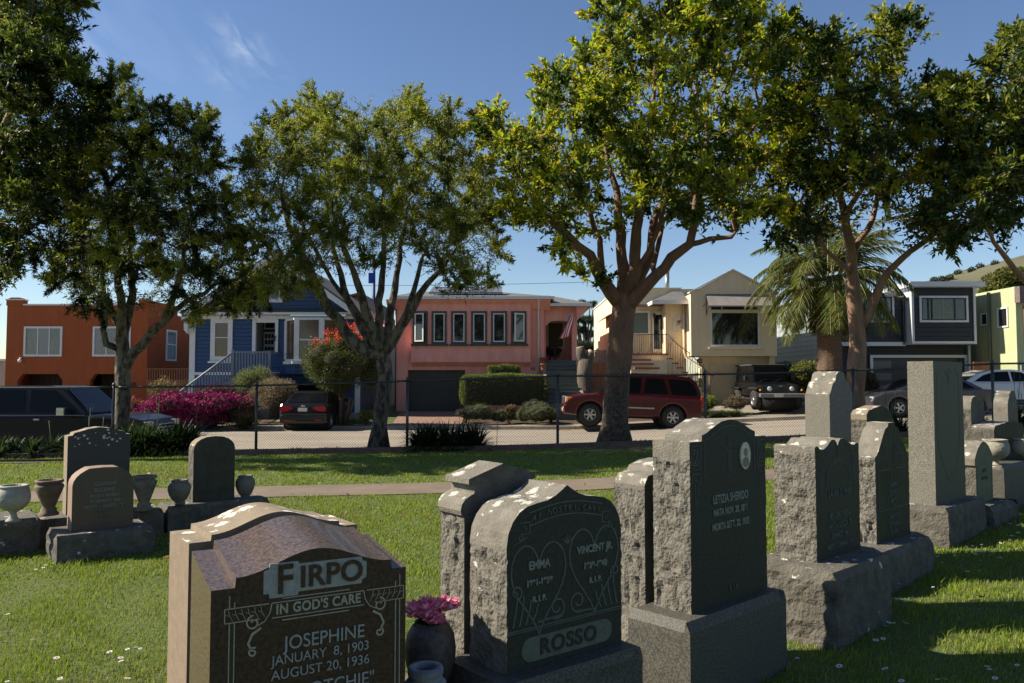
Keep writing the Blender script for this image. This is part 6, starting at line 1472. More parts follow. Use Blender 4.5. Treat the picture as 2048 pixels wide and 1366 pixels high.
# T4: big broad-leaved tree in the middle
tree('street_tree', 'large broad-leaved tree with thick reddish brown trunk, standing in front of the dark red car', (1229, 886), 17.7,
 [(1229,886,0,.34),(1230,850,0,.30),(1232,800,0,.285),(1238,720,0,.28),(1243,660,0,.26),(1248,615,0,.27),(1250,600,0,.26)],
 [lb((1240,612,0,.18),(1205,560,-.2,.14),(1178,510,-.4,.11),(1130,470,-.6,.085),(1090,430,-.9,.06),(1050,370,-1.2,.04)),
  lb((1248,604,0,.17),(1247,540,.2,.14),(1243,470,.4,.11),(1232,400,.5,.085),(1215,310,.6,.06),(1200,220,.7,.04)),
  lb((1250,604,0,.17),(1270,540,-.2,.14),(1272,460,-.4,.11),(1285,370,-.5,.085),(1300,270,-.6,.06),(1310,160,-.6,.04)),
  lb((1252,612,0,.19),(1285,580,-.3,.15),(1310,550,-.4,.13),(1345,512,-.5,.12),(1380,490,-.5,.10),(1392,430,-.7,.08),(1400,350,-.9,.06),(1420,250,-1,.04)),
  lb((1375,492,-.5,.07),(1420,478,-.7,.055),(1462,474,-.9,.045),(1472,462,-1,.035),(1462,440,-1.1,.03),(1470,410,-1.2,.025)),
  lb((1262,590,.1,.12),(1300,520,.6,.10),(1312,440,1,.08),(1345,340,1.3,.06),(1400,240,1.5,.04)),
  lb((1205,560,-.2,.08),(1200,480,.3,.065),(1170,400,.8,.05),(1130,310,1.2,.04)),
  lb((1268,548,-.1,.07),(1300,500,-.5,.055),(1330,420,-.9,.045)),
  lb((1300,560,-.3,.06),(1330,440,.9,.06),(1450,330,1.4,.06),(1520,240,1.6,.04))],
 [(985,240,38),(1010,300,45),(975,270,25),(1060,300,50),(1040,370,45),(1100,380,50),(1090,450,42),(1120,500,24),(1160,230,60),(1110,180,45),(1180,120,50),(1240,60,55),(1320,40,60),(1400,30,60),(1480,50,60),(1550,60,50),(1230,170,60),(1320,140,60),(1420,130,65),(1520,150,60),(1180,320,60),(1270,270,60),(1370,250,60),(1470,250,60),(1560,230,50),(1330,330,60),(1410,350,60),(1500,340,60),(1570,340,45),(1460,420,40),(1400,430,35),(1550,420,38),(1190,400,35),(1250,-60,60),(1360,-70,60),(1470,-60,60),(1160,560,14,-.6),(1190,575,10,-.6),(1400,505,22,-.6),(1120,490,20),(1280,390,28),(1600,300,40),(1210,10,30),(1055,430,38),(1020,400,30),(1250,450,36,-.5),(1330,430,40,.6),(1200,470,28,.8),(1150,380,45),(1440,380,45),(1110,290,50),(1300,360,50)],
 .145, .060, 88000, broad, barkb, depth=3.7, natt=2300, seed=8, sprig=.30, tip=.007, tipcol=broad_t, dk=.38, leaf_up=.5, root_flare=1.35)
# T5
tree('street_tree', 'reddish-trunked broad-leaved tree with a knot hole, standing in front of the palm', (1712, 860), 17.9,
 [(1713,880,.3,.24),(1712,840,.3,.215),(1711,780,.3,.195),(1713,730,.3,.20),(1716,690,.3,.185),(1713,640,.3,.175),(1708,600,.3,.16),(1705,560,.3,.15)],
 [lb((1722,660,.3,.11),(1745,610,.2,.10),(1765,560,.0,.085),(1800,520,-.2,.075),(1840,490,-.4,.06),(1880,460,-.6,.045),(1930,420,-.8,.03)),
  lb((1706,570,.3,.13),(1700,500,.3,.115),(1690,430,.2,.09),(1675,380,.1,.07),(1660,300,0,.05)),
  lb((1700,520,.3,.08),(1720,480,.6,.075),(1748,440,.9,.065),(1755,360,1.1,.05),(1765,270,1.2,.035)),
  lb((1705,550,.3,.07),(1680,525,-.2,.055),(1650,500,-.5,.05),(1630,460,-.8,.035),(1600,400,-1,.03)),
  lb((1690,430,.2,.07),(1720,380,-.4,.055),(1760,300,-.8,.04),(1800,220,-1,.03))],
 [(1640,90,55),(1700,120,55),(1770,90,45),(1800,60,38),(1790,140,45),(1590,120,45),(1640,180,60),(1720,200,60),(1800,220,55),(1860,200,45),(1600,250,60),(1680,280,60),(1760,290,60),(1840,290,55),(1620,340,55),(1860,350,50),(1790,370,50),(1830,430,48),(1880,420,40),(1600,420,45),(1640,450,30),(1870,470,25),(1900,300,40),(1900,230,40),(1720,350,40),(1570,470,30),(1760,40,20)],
 .145, .060, 46000, [(.032,.06,.014),(.024,.045,.012),(.045,.075,.018)], barkr, depth=3.2, natt=1900, seed=12, sprig=.30, tip=.007, tipcol=[(.32,.31,.022),(.22,.25,.02)], dk=.38, leaf_up=.5)
# T6 right, trunk outside the frame
tree('street_tree', 'broad-leaved tree reaching into the picture from the right edge, its trunk outside the frame', (2160, 850), 16.6,
 [(2160,850,.3,.24),(2158,760,.3,.21),(2155,660,.3,.19),(2150,600,.3,.18)],
 [lb((2155,640,.3,.12),(2100,600,0,.10),(2048,560,-.2,.07),(2010,520,-.4,.055),(1985,480,-.6,.04),(1975,440,-.7,.03)),
  lb((2150,600,.3,.13),(2130,500,.5,.10),(2090,420,.7,.08),(2040,360,.8,.06),(1990,290,.8,.045)),
  lb((2150,600,.3,.13),(2160,450,-.4,.10),(2120,300,-.8,.08),(2070,180,-.9,.05))],
 [(2040,90,45),(2000,130,38),(2060,160,55),(2000,210,50),(1950,200,35),(2060,260,55),(1980,290,50),(1930,270,40),(1940,350,45),(2010,370,50),(1900,400,28),(1940,430,38),(1990,430,35),(2060,350,45),(1915,490,22),(2110,200,60),(2130,320,60),(2110,100,50),(1905,170,22),(2200,250,60)],
 .15, .062, 34000, [(.035,.065,.015),(.026,.048,.012),(.05,.08,.018)], barkr, depth=2.6, natt=1500, seed=15, sprig=.30, tip=.007, tipcol=[(.17,.18,.02),(.14,.18,.02)], dk=.38, leaf_up=.5)
# T1 left, trunk outside the frame; deep shade put into its leaf colours
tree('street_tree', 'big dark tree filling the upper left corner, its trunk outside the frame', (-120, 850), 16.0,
 [(-120,880,.3,.28),(-118,760,.3,.24),(-112,660,.3,.22),(-105,600,.3,.20)],
 [lb((-105,600,.3,.14),(-60,520,.2,.11),(0,450,0,.07),(30,470,-.1,.055),(55,440,-.2,.045),(60,400,-.3,.035)),
  lb((-105,600,.3,.14),(-70,470,-.4,.11),(-20,330,-.6,.08),(30,200,-.8,.05),(60,80,-.9,.03)),
  lb((-108,620,.3,.10),(-40,590,.6,.06),(5,575,.7,.035),(-5,600,.8,.02)),
  lb((-105,600,.3,.12),(-100,400,.6,.1),(-60,220,.9,.07),(0,60,1,.04))],
 [(60,20,50),(110,60,45),(20,80,60),(120,130,42),(60,150,60),(150,180,35),(0,200,60),(90,230,60),(160,240,38),(30,300,60),(120,310,45),(0,380,60),(70,380,50),(20,470,45),(60,450,35),(130,370,30),(10,540,26),(-60,100,60),(-60,300,60),(60,-50,60),(-20,-60,60),(120,-10,38),(185,200,20),(-80,450,60),(40,520,20)],
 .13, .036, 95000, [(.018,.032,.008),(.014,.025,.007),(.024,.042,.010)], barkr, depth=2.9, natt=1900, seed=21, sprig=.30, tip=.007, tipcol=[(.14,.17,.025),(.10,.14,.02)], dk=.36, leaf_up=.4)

# palm
def palm():
    Yp = 31.0; b = P(1660, 770, Yp); o = empty('palm_tree', (b.x, Yp, gz(b.x, Yp)-.05), 0, 'stout date palm with shaggy trunk and arching feather fronds, before the dark modern house', 'palm tree')
    o['group'] = 'palm'; H = PZ(578, Yp)-o.location.z; mb = MB(); n = 34; M_ = 46; r0 = .70
    V = []; F = []
    for j in range(M_+1):
        t = j/M_; z = H*t; r = (.50-.06*t+.10*math.exp(-((t-.97)/.06)**2))*.93
        for k in range(n):
            a = 2*math.pi*k/n; rr = r*(1+.11*max(0, math.sin(a*9+j*math.pi))*(.5+.5*(j % 2))+.02*random.random()); V.append((rr*math.cos(a), rr*math.sin(a), z))
    F = [(j*n+k, j*n+(k+1)%n, (j+1)*n+(k+1)%n, (j+1)*n+k) for j in range(M_) for k in range(n)]
    link('trunk', npmesh('trunk', V, F), mat('palm_bark', (.16,.10,.066), (.045,.029,.02), 9, .95, bump=.8, bscale=30, stretch=(1,1,5)), o)
    C = []; D = []; L = []; fr = MB(); rg = np.random.default_rng(4); cols = []
    nf = 92
    for f in range(nf):
        a = rg.uniform(0, 2*math.pi); el = math.radians(84-116*((f+.5)/nf)**.9) ; Lf = rg.uniform(2.9, 3.5)*(1 if el > -.1 else .62)
        d = Vector((math.cos(a)*math.cos(el), math.sin(a)*math.cos(el), math.sin(el))); p = Vector((math.cos(a)*.35, math.sin(a)*.35, H+.05+.35*math.sin(el))); pts = [p.copy()]
        n_ = 22; cb = (.13,.15,.035) if el > -.1 else (.10,.11,.035)
        if el < -.5: cb = (.15,.12,.05)
        side = Vector((-math.sin(a), math.cos(a), 0)); tw = rg.uniform(-.5, .5)
        for k in range(n_):
            p = p+d*(Lf/n_); d = (d+Vector((0,0,-.080-.035*(k/n_)))).normalized(); pts.append(p.copy())
            if k > 2:
                for s in (-1, 1):
                    for q in range(4):
                        t = (k+q/4.)/n_; ll = .62*math.sin(math.pi*min(1, t*.93+.09))**.6+.05
                        dd = (d*.75+side*s*.8+Vector((0,0,-.28+tw*s*.4))+Vector(tuple(rg.normal(size=3)*.08))).normalized()
                        C.append(pts[-2]+(pts[-1]-pts[-2])*(q/4.)); D.append(dd); L.append(ll); cols.append([c*rg.uniform(.8, 1.25) for c in cb])
        fr.tube(pts, [.028-.022*i/len(pts) for i in range(len(pts))], 5)
    fr.build('frond_stalk', mat('frond_stalk', (.20,.19,.07), (.15,.13,.05), 5, .6), o, fix=False)
    L = np.array(L); V, F, cc = leaves(np.array(C), np.array(D), L, .026, np.array(cols), .1, .25, fold=.5, seed=9, up=.8)
    link('fronds', npmesh('fronds', V, F, cc), leafm, o)
palm()


leafcore = mat('dark_leaf_core', (.022,.026,.012), (.035,.03,.016), 12, .95)  # dark solid foliage volume inside the leaves
def bush(name, label, cat, c, rad, n, LL, LW, cols, seed=0, flowers=None, stems=True, lump=.35, group='garden shrubs', up=.3, box=0, core=.7, droop=.1, clumpn=14, kind=None, flat_top=None):
    rg = np.random.default_rng(seed); c = Vector(c); o = empty(name, (c.x, c.y, c.z), 0, label, cat, group)
    if box:                                                 # clipped block
        u = rg.uniform(-1, 1, (n, 3)); ax = rg.choice(3, n, p=[.25,.3,.45]); sgn = np.where(rg.uniform(0, 1, n) < .5, -1, 1); u[np.arange(n), ax] = sgn*rg.uniform(.88, 1.03, n)
        u[:,2] = np.where((ax == 2), np.abs(u[:,2]), u[:,2]); k = 6.; nr = (np.abs(u)**k).sum(axis=1)**(1/k); u = u/np.maximum(nr, 1)[:,None]
        und = np.stack([np.sin(u[:,0]*7+seed), np.sin(u[:,1]*5), np.sin(u[:,0]*5+1.3)+.6*np.sin(u[:,0]*17+u[:,1]*9)], axis=1)*.03
        Pn = u*np.array(rad)+und; nrm = u.copy(); 
    else:
        cl = rg.normal(size=(clumpn, 3)); cl /= np.linalg.norm(cl, axis=1, keepdims=True); cl *= (1-lump)*rg.uniform(.5, 1, (clumpn,1)); cl[:,2] = cl[:,2]*.8+.05
        s = rg.integers(0, clumpn, n); d = rg.normal(size=(n,3)); d /= np.linalg.norm(d, axis=1, keepdims=True)
        u = cl[s]+d*lump*rg.uniform(.55, 1.08, (n,1)); nrm = d*.7+u*.6; Pn = u*np.array(rad)
    Pn[:,2] += rad[2]
    keep = Pn[:,2] > .0; Pn = Pn[keep]; nrm = nrm[keep]
    D = nrm+rg.normal(size=Pn.shape)*.7; D[:,2] += up; cols_ = np.array(cols)[rg.integers(0, len(cols), len(Pn))]
    V, F, cc = leaves(Pn, D, LL, LW, cols_, .25, droop, seed=seed+1, up=.5); link('foliage', npmesh('foliage', V, F, cc), leafm, o)
    if core:
        mb = MB()
        if box: mb.rbox(-rad[0]*.9, rad[0]*.9, -rad[1]*.88, rad[1]*.88, .02, rad[2]*1.86, r=.12)
        else:
            for q in cl: mb.lathe([(max(.002, lump*.62*math.sin(math.pi*k/8)), lump*.62*(-math.cos(math.pi*k/8))) for k in range(9)], 10, M=Matrix.Diagonal((rad[0], rad[1], rad[2], 1)) @ Matrix.Translation((q[0], q[1], q[2]+1)))
        if core > .5: mb.build('leaf_core', leafcore, o)
    if stems:
        mb = MB()
        for k in range(7):
            a = rg.uniform(0, 6.28); e = rg.uniform(.2, .7); mb.tube([(rg.normal()*.06, rg.normal()*.06, -.05), (rad[0]*e*.4*math.cos(a), rad[1]*e*.4*math.sin(a), rad[2]*.7), (rad[0]*e*math.cos(a), rad[1]*e*math.sin(a), rad[2]*1.5)], [.03*max(rad)**.5, .022*max(rad)**.5, .008], 6)
        mb.build('stem', barkg, o)
    if flowers:
        fc, fn, fs = flowers[:3]; zone = flowers[3] if len(flowers) > 3 else -1
        idx = np.where(u[keep][:,2] > zone)[0]; idx = idx[rg.integers(0, len(idx), fn)] if len(idx) else []
        # each flower: three small petals
        base_ = Pn[idx]*1.03+rg.normal(size=(fn,3))*.02; base_[:,2] += .01; base_ = np.repeat(base_, 4, axis=0); dd = rg.normal(size=base_.shape); dd[:,2] += .5
        fcols = np.array(fc)[np.repeat(rg.integers(0, len(fc), fn), 4)]
        V, F, cc = leaves(base_, dd, fs, fs*.7, fcols, .2, 0, seed=seed+9, up=.5); tag(link('blossoms', npmesh('blossoms', V, F, cc), petalm, o), kind='stuff')
    return o
def gp(px, Y, dz=0): x = PX(px, Y); return (x, Y, gz(x, Y)+dz)
mag = [(.30,.008,.12),(.22,.006,.10),(.40,.015,.15)]
G1 = [(.06,.10,.025),(.08,.12,.03),(.045,.08,.02)]; G2 = [(.035,.06,.02),(.05,.08,.025),(.03,.05,.018)]
bush('bougainvillea', 'magenta bougainvillea mound spilling over the kerb before the blue house', 'shrub', gp(382, 29.9, -.40), (2.6, 1.1, 1.08), 14000, .06, .035, G2, 31, (mag, 10000, .075, -.45), clumpn=30, lump=.3)
bush('bougainvillea', 'smaller magenta and orange bougainvillea touching the fence-side tree trunk', 'shrub', gp(285, 30.0, -.25), (1.1, .8, .85), 3500, .06, .035, [(.16,.14,.03),(.1,.11,.03)], 32, ([(.42,.01,.15),(.55,.12,.02),(.5,.3,.03)], 1000, .06, -.4), clumpn=14)
bush('flowering_shrub', 'low shrub with small red flowers right of the magenta bougainvillea', 'shrub', gp(482, 30.0, -.35), (1.05, .8, .85), 8000, .05, .025, G2, 33, ([(.4,.03,.03),(.45,.08,.02)], 330, .05, -.2), clumpn=16)
bush('dry_shrub', 'greyish dried shrub with pinkish seed heads below the porch stairs', 'shrub', gp(548, 31.3, .35), (1.25, .8, .85), 15000, .07, .018, [(.30,.23,.16),(.24,.19,.12),(.15,.15,.07)], 34, ([(.35,.08,.12)], 120, .05), clumpn=22, core=0, up=.8)
bush('airy_shrub', 'pale green airy shrub growing up against the porch stairs', 'shrub', gp(512, 32.2, .3), (1.15, .7, 1.12), 13000, .08, .018, [(.17,.20,.07),(.12,.15,.06)], 35, clumpn=22, core=0, up=.8)
bush('airy_shrub', 'low dark shrub with a few magenta sprigs below the stairs', 'shrub', gp(445, 31.2, .3), (1.3, .7, .75), 9000, .07, .02, G2, 36, (mag, 260, .06, .1), clumpn=20)
bush('rose_bush', 'straggly yellowish rose bush before the redwood fence by the orange house', 'shrub', gp(330, 31.5, .4), (.75, .5, .85), 1800, .07, .03, [(.2,.17,.05),(.14,.13,.04)], 37, ([(.4,.08,.1)], 40, .06), clumpn=18, core=0, lump=.28)
# red-flowering dense shrub tree
bush('flowering_tree', 'dense round evergreen shrub tree topped with orange red flowers, beside the black saloon', 'tree', gp(683, 31.2, .55), (1.98, 1.3, 1.80), 38000, .07, .032, [(.05,.085,.02),(.075,.095,.022),(.10,.10,.02)], 38, None, clumpn=30, lump=.33, group='flowering tree')
o = bpy.data.objects['flowering_tree']
mb = MB()
for k in range(9): a = k*.8; mb.tube([(.12*math.cos(a), .12*math.sin(a), -.95), (.25*math.cos(a), .22*math.sin(a), -.3), (.5*math.cos(a), .4*math.sin(a), .5)], [.09, .07, .05], 7)
mb.build('trunk', barkg, o)
rg = np.random.default_rng(5); n = 34; pc = []
for px_, py_ in [(lambda q: (q, 656+.0065*(q-690)**2+rg.uniform(-12, 26)))(rg.uniform(625, 752)) for _ in range(n+16)]:
    pc.append(P(px_, py_+.0, 30.6+rg.uniform(-.3, .9)))
fc = []; 
for p_ in pc:
    for q in range(20): fc.append(np.array(p_)-np.array(o.location)+rg.normal(size=3)*.06)
fc = np.array(fc); fc[:,2] -= .0; V, F, cc = leaves(fc, rdir(len(fc), 5, .4), .10, .035, np.array([(.70,.06,.02),(.75,.15,.02),(.6,.02,.03)])[rg.integers(0, 3, len(fc))], .2, 0, seed=3)
tag(link('blossoms', npmesh('blossoms', V, F, cc), petalm, o), kind='stuff')
bush('flowering_shrub', 'yellow green small shrub at the foot of the red-flowering tree', 'shrub', gp(735, 30.9, 0), (.45, .4, .35), 1500, .06, .03, [(.16,.2,.03)], 39, clumpn=10)
bush('flowering_shrub', 'low white-edged plant by the driveway kerb next to the black saloon', 'shrub', gp(702, 30.8, 0), (.4, .3, .16), 900, .05, .03, [(.2,.24,.1),(.12,.2,.05)], 40, clumpn=10)
# hedges and clipped box
hedgec = [(.20,.25,.05),(.13,.18,.04),(.08,.12,.025)]
def hedge(px0, px1, py0, py1, Y, dy, label, seed, n):
    x0, x1 = PX(px0, Y), PX(px1, Y); z0, z1 = PZ(py1, Y), PZ(py0, Y)
    return bush('hedge', label, 'hedge', ((x0+x1)/2, Y+dy, z0), ((x1-x0)/2, dy, (z1-z0)/2), n, .055, .028, hedgec, seed, box=1, stems=False, group='clipped hedges by the pink house', droop=0, up=.15)
hedge(918, 1097, 749, 812, 32.8, .55, 'long box-shaped clipped hedge in front of the pink house', 41, 17000)
hedge(975, 1042, 731, 756, 34.2, .45, 'small clipped hedge block rising behind the long one', 42, 4500)
for i, (px, Yb, rx, rz_, lab) in enumerate(((954, 31.2, .80, .52, 'round clipped box shrub, left one under the long hedge'), (1000, 31.4, .5, .40, 'small box shrub merging with the left round one'), (1078, 31.2, .85, .50, 'broad clipped box shrub, right one by the stairs'), (1046, 31.2, .40, .46, 'small box shrub at the left end of the broad one'))):
    bush('box_shrub', lab, 'shrub', gp(px, Yb, -.06), (rx, rx*.75, rz_), 6500 if rx > .5 else 3000, .032, .018, [(.15,.20,.05),(.10,.14,.035)], 50+i, clumpn=40, lump=.42, stems=False, group='round clipped shrubs by the pink house')
bush('flowering_shrub', 'greyish lavender shrub behind the broad box shrub', 'shrub', gp(1070, 32.0, .1), (.62, .5, .46), 3200, .09, .012, [(.16,.18,.09),(.12,.14,.06)], 55, ([(.22,.16,.28)], 120, .04, .2), clumpn=16, up=1.2)
bush('flowering_shrub', 'small shrub with pink blooms between the two clipped shrubs', 'shrub', gp(1018, 31.8, .0), (.5, .4, .42), 2000, .06, .03, [(.10,.12,.04),(.2,.12,.05)], 56, ([(.42,.12,.12)], 110, .06), clumpn=14)
bush('flowering_shrub', 'pinkish succulent patch at the left of the clipped shrubs', 'shrub', gp(932, 32.0, 0), (.45, .35, .35), 1500, .06, .03, [(.16,.12,.07),(.1,.12,.05)], 57, ([(.4,.12,.12)], 60, .06), clumpn=12)
bush('flowering_shrub', 'reddish shrub at the foot of the green-grey stairs', 'shrub', gp(1103, 31.8, 0), (.32, .35, .40), 1300, .06, .03, [(.14,.10,.05),(.10,.11,.04)], 58, ([(.35,.06,.08)], 70, .06), clumpn=12)
bush('airy_shrub', 'pale thin-leaved shrub at the foot of the tall stump', 'shrub', gp(1160, 32.5, .1), (.5, .4, .55), 900, .12, .025, [(.2,.21,.12),(.14,.16,.08)], 59, clumpn=16, core=0, up=.9)
bush('yellow_shrub', 'bright yellow green shrub behind the red car', 'shrub', gp(1413, 32.2, .1), (.58, .4, .44), 3400, .05, .025, [(.28,.32,.02),(.22,.28,.02)], 60, clumpn=18, stems=False)
bush('ground_cover', 'dark green ground cover behind the red car', 'ground cover', gp(1445, 31.7, -.02), (1.25, .6, .17), 5200, .045, .03, [(.05,.10,.02),(.07,.12,.025)], 61, clumpn=50, lump=.25, stems=False)
bush('succulent_shrub', 'greyish pink succulent shrub beside the off-road vehicle driveway', 'shrub', gp(1470, 32.3, .05), (.62, .45, .40), 2400, .07, .04, [(.20,.20,.11),(.22,.15,.10)], 62, ([(.35,.08,.08)], 20, .05), clumpn=20, stems=False)
bush('rose_bush', 'thin climbing plant with dark red blooms behind the red car tail', 'shrub', gp(1385, 32.6, .4), (.35, .4, .62), 700, .06, .03, G1, 63, ([(.35,.02,.04)], 26, .07), clumpn=14, core=0)
bush('yellow_shrub', 'tall yellow green leafy shrub between the off-road vehicle and the palm', 'shrub', gp(1612, 33.4, .25), (.95, .7, .92), 5500, .11, .055, [(.24,.23,.035),(.16,.18,.03),(.10,.13,.03)], 64, clumpn=26, lump=.32)
bush('fern_bush', 'small dark fern-like bush in the shade by the pale grey side wall', 'shrub', (PX(1578,36), 36.4, PZ(745,36)-.5), (.7, .5, .55), 1600, .16, .02, G2, 65, clumpn=12, up=.9, core=0)
bush('flowering_shrub', 'red-leaved shrub at the foot of the palm', 'shrub', gp(1735, 30.9, .3), (.5, .4, .75), 1500, .07, .035, [(.12,.05,.03),(.07,.07,.03)], 66, clumpn=14)
bush('flowering_shrub', 'small pale green shrub left of the dark grey saloon', 'shrub', gp(1730, 28.9, 0) if False else gp(1738, 31.2, -.05), (.4, .3, .3), 1000, .06, .03, [(.2,.22,.08)], 67, clumpn=10)
for i, (px, py) in enumerate(((1110, 694), (1100, 690))): 
    bush('potted_plant', ('dark red leafed plant in the shade of the pink house porch', 'second reddish plant on the porch of the pink house')[i], 'plant', (PX(px,36.8), 36.6+.3*i, PZ(718,36.8)), (.35, .3, .32), 700, .09, .03, [(.06,.03,.025),(.05,.05,.02)], 68+i, clumpn=10, core=0)
# small low plants under the pink house wall and flower heads of the lily of the Nile
blueF = [(.15,.13,.42),(.20,.18,.50),(.12,.10,.34)]; whiteF = [(.4,.38,.5),(.3,.28,.45)]
def strap_clump(px0, px1, Y, n, LL, seed, label, heads=(), col=((.030,.055,.016),(.022,.042,.013)), z=None, hcol=blueF, pr=.16, cat='plant', ry=.35):
    rg = np.random.default_rng(seed); x0, x1 = PX(px0, Y), PX(px1, Y); xc = (x0+x1)/2; zg_ = gz(xc, Y) if z is None else z
    o = empty('agapanthus', (xc, Y, zg_), 0, label, cat, 'strap-leaved clumps along the fence'); V = []; F = []; CC = []
    cr = [(rg.uniform(x0+.15, x1-.15)-xc, rg.uniform(-ry, ry)) for _ in range(max(3, int((x1-x0)/pr)))]
    for i in range(n):
        cx, cy = cr[rg.integers(0, len(cr))]; a = rg.uniform(0, 6.28); L_ = LL*rg.uniform(.7, 1.15); e = rg.uniform(.35, 1.45); w_ = rg.uniform(.010, .018)
        d = np.array((math.cos(a)*math.cos(e), math.sin(a)*math.cos(e), math.sin(e))); p = np.array((cx+.03*math.cos(a), cy+.03*math.sin(a), 0.)); s = np.array((-math.sin(a), math.cos(a), 0)); c = np.array(col[rg.integers(0, len(col))])*rg.uniform(.7, 1.35)
        b0 = len(V)
        for k in range(6):
            ww = w_*(1-.0 if k < 4 else .6 if k == 4 else .05); V += [p+s*ww, p-s*ww]; CC += [c, c]; p = p+d*L_/5; d = d+np.array((0,0,-.30)); d /= np.linalg.norm(d)
        for k in range(5): F.append((b0+2*k, b0+2*k+1, b0+2*k+3, b0+2*k+2))
    link('leaves', npmesh('leaves', V, F, np.array(CC)), leafm, o)
    for (hx_, hy_) in heads:
        q = P(hx_, hy_, Y+rg.uniform(-.2, .2)); lx, ly, lz = q.x-xc, q.y-Y, q.z-zg_
        mb = MB(); bx_ = lx+rg.uniform(-.1, .1); mb.tube([(bx_, ly*.5, 0), ((bx_+lx)/2+.02, ly*.8, lz*.5), (lx, ly, lz)], .006, 5); st_ = mb.build('stem', mat('flower_stem', (.08,.12,.04), None), o)
        k = 46; d = rdir(k, int(hx_)); c_ = np.array((lx, ly, lz))+d*.055; V, F, cc = leaves(c_, d, .05, .028, np.array(hcol)[np.arange(k) % len(hcol)], .25, 0, seed=int(hx_)); link('flower_head', npmesh('flower_head', V, F, cc), petalm, st_)
    return o
strap_clump(795, 985, 17.35, 1700, .66, 71, 'dark strap-leaved clump growing through the fence right of the many-stemmed tree', heads=((921,795),(947,799),(993,808)))
strap_clump(230, 330, 17.3, 1500, .78, 72, 'shaded strap-leaved clump around the mottled trunk of the dark tree', heads=((178,834),(181,815),(208,833)), hcol=whiteF)
strap_clump(325, 400, 17.4, 1300, .76, 73, 'shaded strap-leaved clump behind the rounded gravestone', heads=((313,758),(320,775),(392,808),(465,883)), hcol=blueF)
strap_clump(-80, 60, 17.2, 1100, .5, 74, 'low dark clump in the shade at the left edge', heads=((98,841),))
strap_clump(60, 130, 17.2, 800, .5, 75, 'low dark clump left of the large arched gravestone', heads=())
strap_clump(130, 235, 17.3, 900, .55, 76, 'dark leafy clump behind the large arched gravestone', heads=())
strap_clump(1735, 1812, 17.45, 420, .62, 77, 'strap-leaved clump with pale violet flower heads left of the tallest slab', heads=((1771,783),(1783,797),(1762,811),(1775,812),(1748,800),(1790,778)))
strap_clump(1905, 1990, 17.4, 420, .62, 78, 'strap-leaved clump with violet flower heads behind the small rough gravestone', heads=((1938,781),(1950,777),(1962,790),(1969,788),(1927,790)))
strap_clump(1990, 2080, 17.5, 520, .65, 79, 'dark strap-leaved clump with many violet flower heads at the right edge', heads=((2028,741),(2040,748),(2035,775),(2042,786),(2046,765),(2018,780),(2052,744)))
# thin dead stalk sticks by the big trunk
# cypress behind, hillside tree behind the green house
def farcrown(name, label, cat, Y, clumps, n, L_, W_, cols, seed, trunkpx=None, bark=None, depth=1.2, group='distant trees', lat=1, flat=1.):
    rg = np.random.default_rng(seed); c0 = P(clumps[0][0], clumps[0][1], Y); zg_ = -.3; o = empty(name, (c0.x, Y, zg_), 0, label, cat, group)
    tot = sum(c[2]**1.6 for c in clumps); Cs = []; mb = MB()
    for cx, cy, rp in clumps:
        k = int(n*rp**1.6/tot); rr = rp/FPX*Y; q = np.array(P(cx, cy, Y+rg.uniform(-depth, depth)))-np.array(o.location); d = rg.normal(size=(k,3)); d /= np.linalg.norm(d, axis=1, keepdims=True)
        Cs.append(q+d*rr*rg.uniform(.4, 1.05, (k,1))*np.array((1,1,flat)))
        mb.tube([(q[0]*.3, q[1]*.3, q[2]*.55), (q[0], q[1], q[2])], [.09, .03], 6)
    C = np.concatenate(Cs); D = rg.normal(size=C.shape); D[:,2] = D[:,2]*lat+.3; V, F, cc = leaves(C, D, L_, W_, np.array(cols)[rg.integers(0, len(cols), len(C))], .3, 0, seed=seed, up=.6); link('crown', npmesh('crown', V, F, cc), leafm, o)
    mb.tube([(0,0,0),(.1,0,3),(0,0,6)], [.35,.25,.1], 10); mb.build('trunk', bark or barkg, o); return o
farcrown('cypress_tree', 'dark flat-layered cypress tree behind the gap between pink and cream house', 'tree', 58, [(1170,640,20),(1152,612,12),(1180,610,12),(1165,605,9),(1150,640,14),(1186,640,16),(1160,660,18),(1182,668,18),(1195,650,12),(1170,690,20),(1150,685,14),(1190,695,16),(1146,606,6),(1188,606,6),(1205,640,12),(1170,720,22)], 15000, .20, .035, [(.028,.045,.020),(.035,.055,.025)], 81, flat=.42)
farcrown('hillside_tree', 'yellow green leafy tree rising behind the sage green house', 'tree', 62, [(1985,570,22),(2010,560,24),(2040,560,24),(1995,590,24),(2025,590,26),(1972,585,12),(2060,575,26),(2020,548,14)], 16000, .26, .13, [(.12,.14,.03),(.09,.115,.025),(.16,.15,.04)], 82)
farcrown('garden_tree', 'bushy dark tree beyond the fence between orange and blue house', 'tree', 50, [(372,700,14),(366,672,12)], 1500, .2, .08, G2, 83)
for i in range(7):
    px = (1868,1900,1916,1943,1960,1990,1884)[i]; py = (561,557,548,541,533,527,560)[i]
    Yh = next((t for t in range(200, 640, 3) if P(px, py+3, t).z < hillz(P(px, py+3, t).x, t)), 560); q = P(px, py+3, Yh); o = empty('hill_bush', (q.x, Yh, hillz(q.x, Yh)-.3), 0, ('tiny dark bush on the hill, lowest left', 'tiny round bush low on the hill', 'small dark bush at mid hill', 'lone bush on the hill ridge line', 'bush high on the hill', 'topmost bush on the hill ridge', 'second tiny bush on the lower hill slope')[i], 'bush', 'bushes on the far hill')
    C = rdir(260, i)*np.array((2.2,2.2,1.7))+np.array((0,0,1.5)); V, F, cc = leaves(C, rdir(260, i+50), 1.1, .6, np.array((.035,.05,.025)), .3, 0, seed=i); link('foliage', npmesh('foliage', V, F, cc), leafm, o)
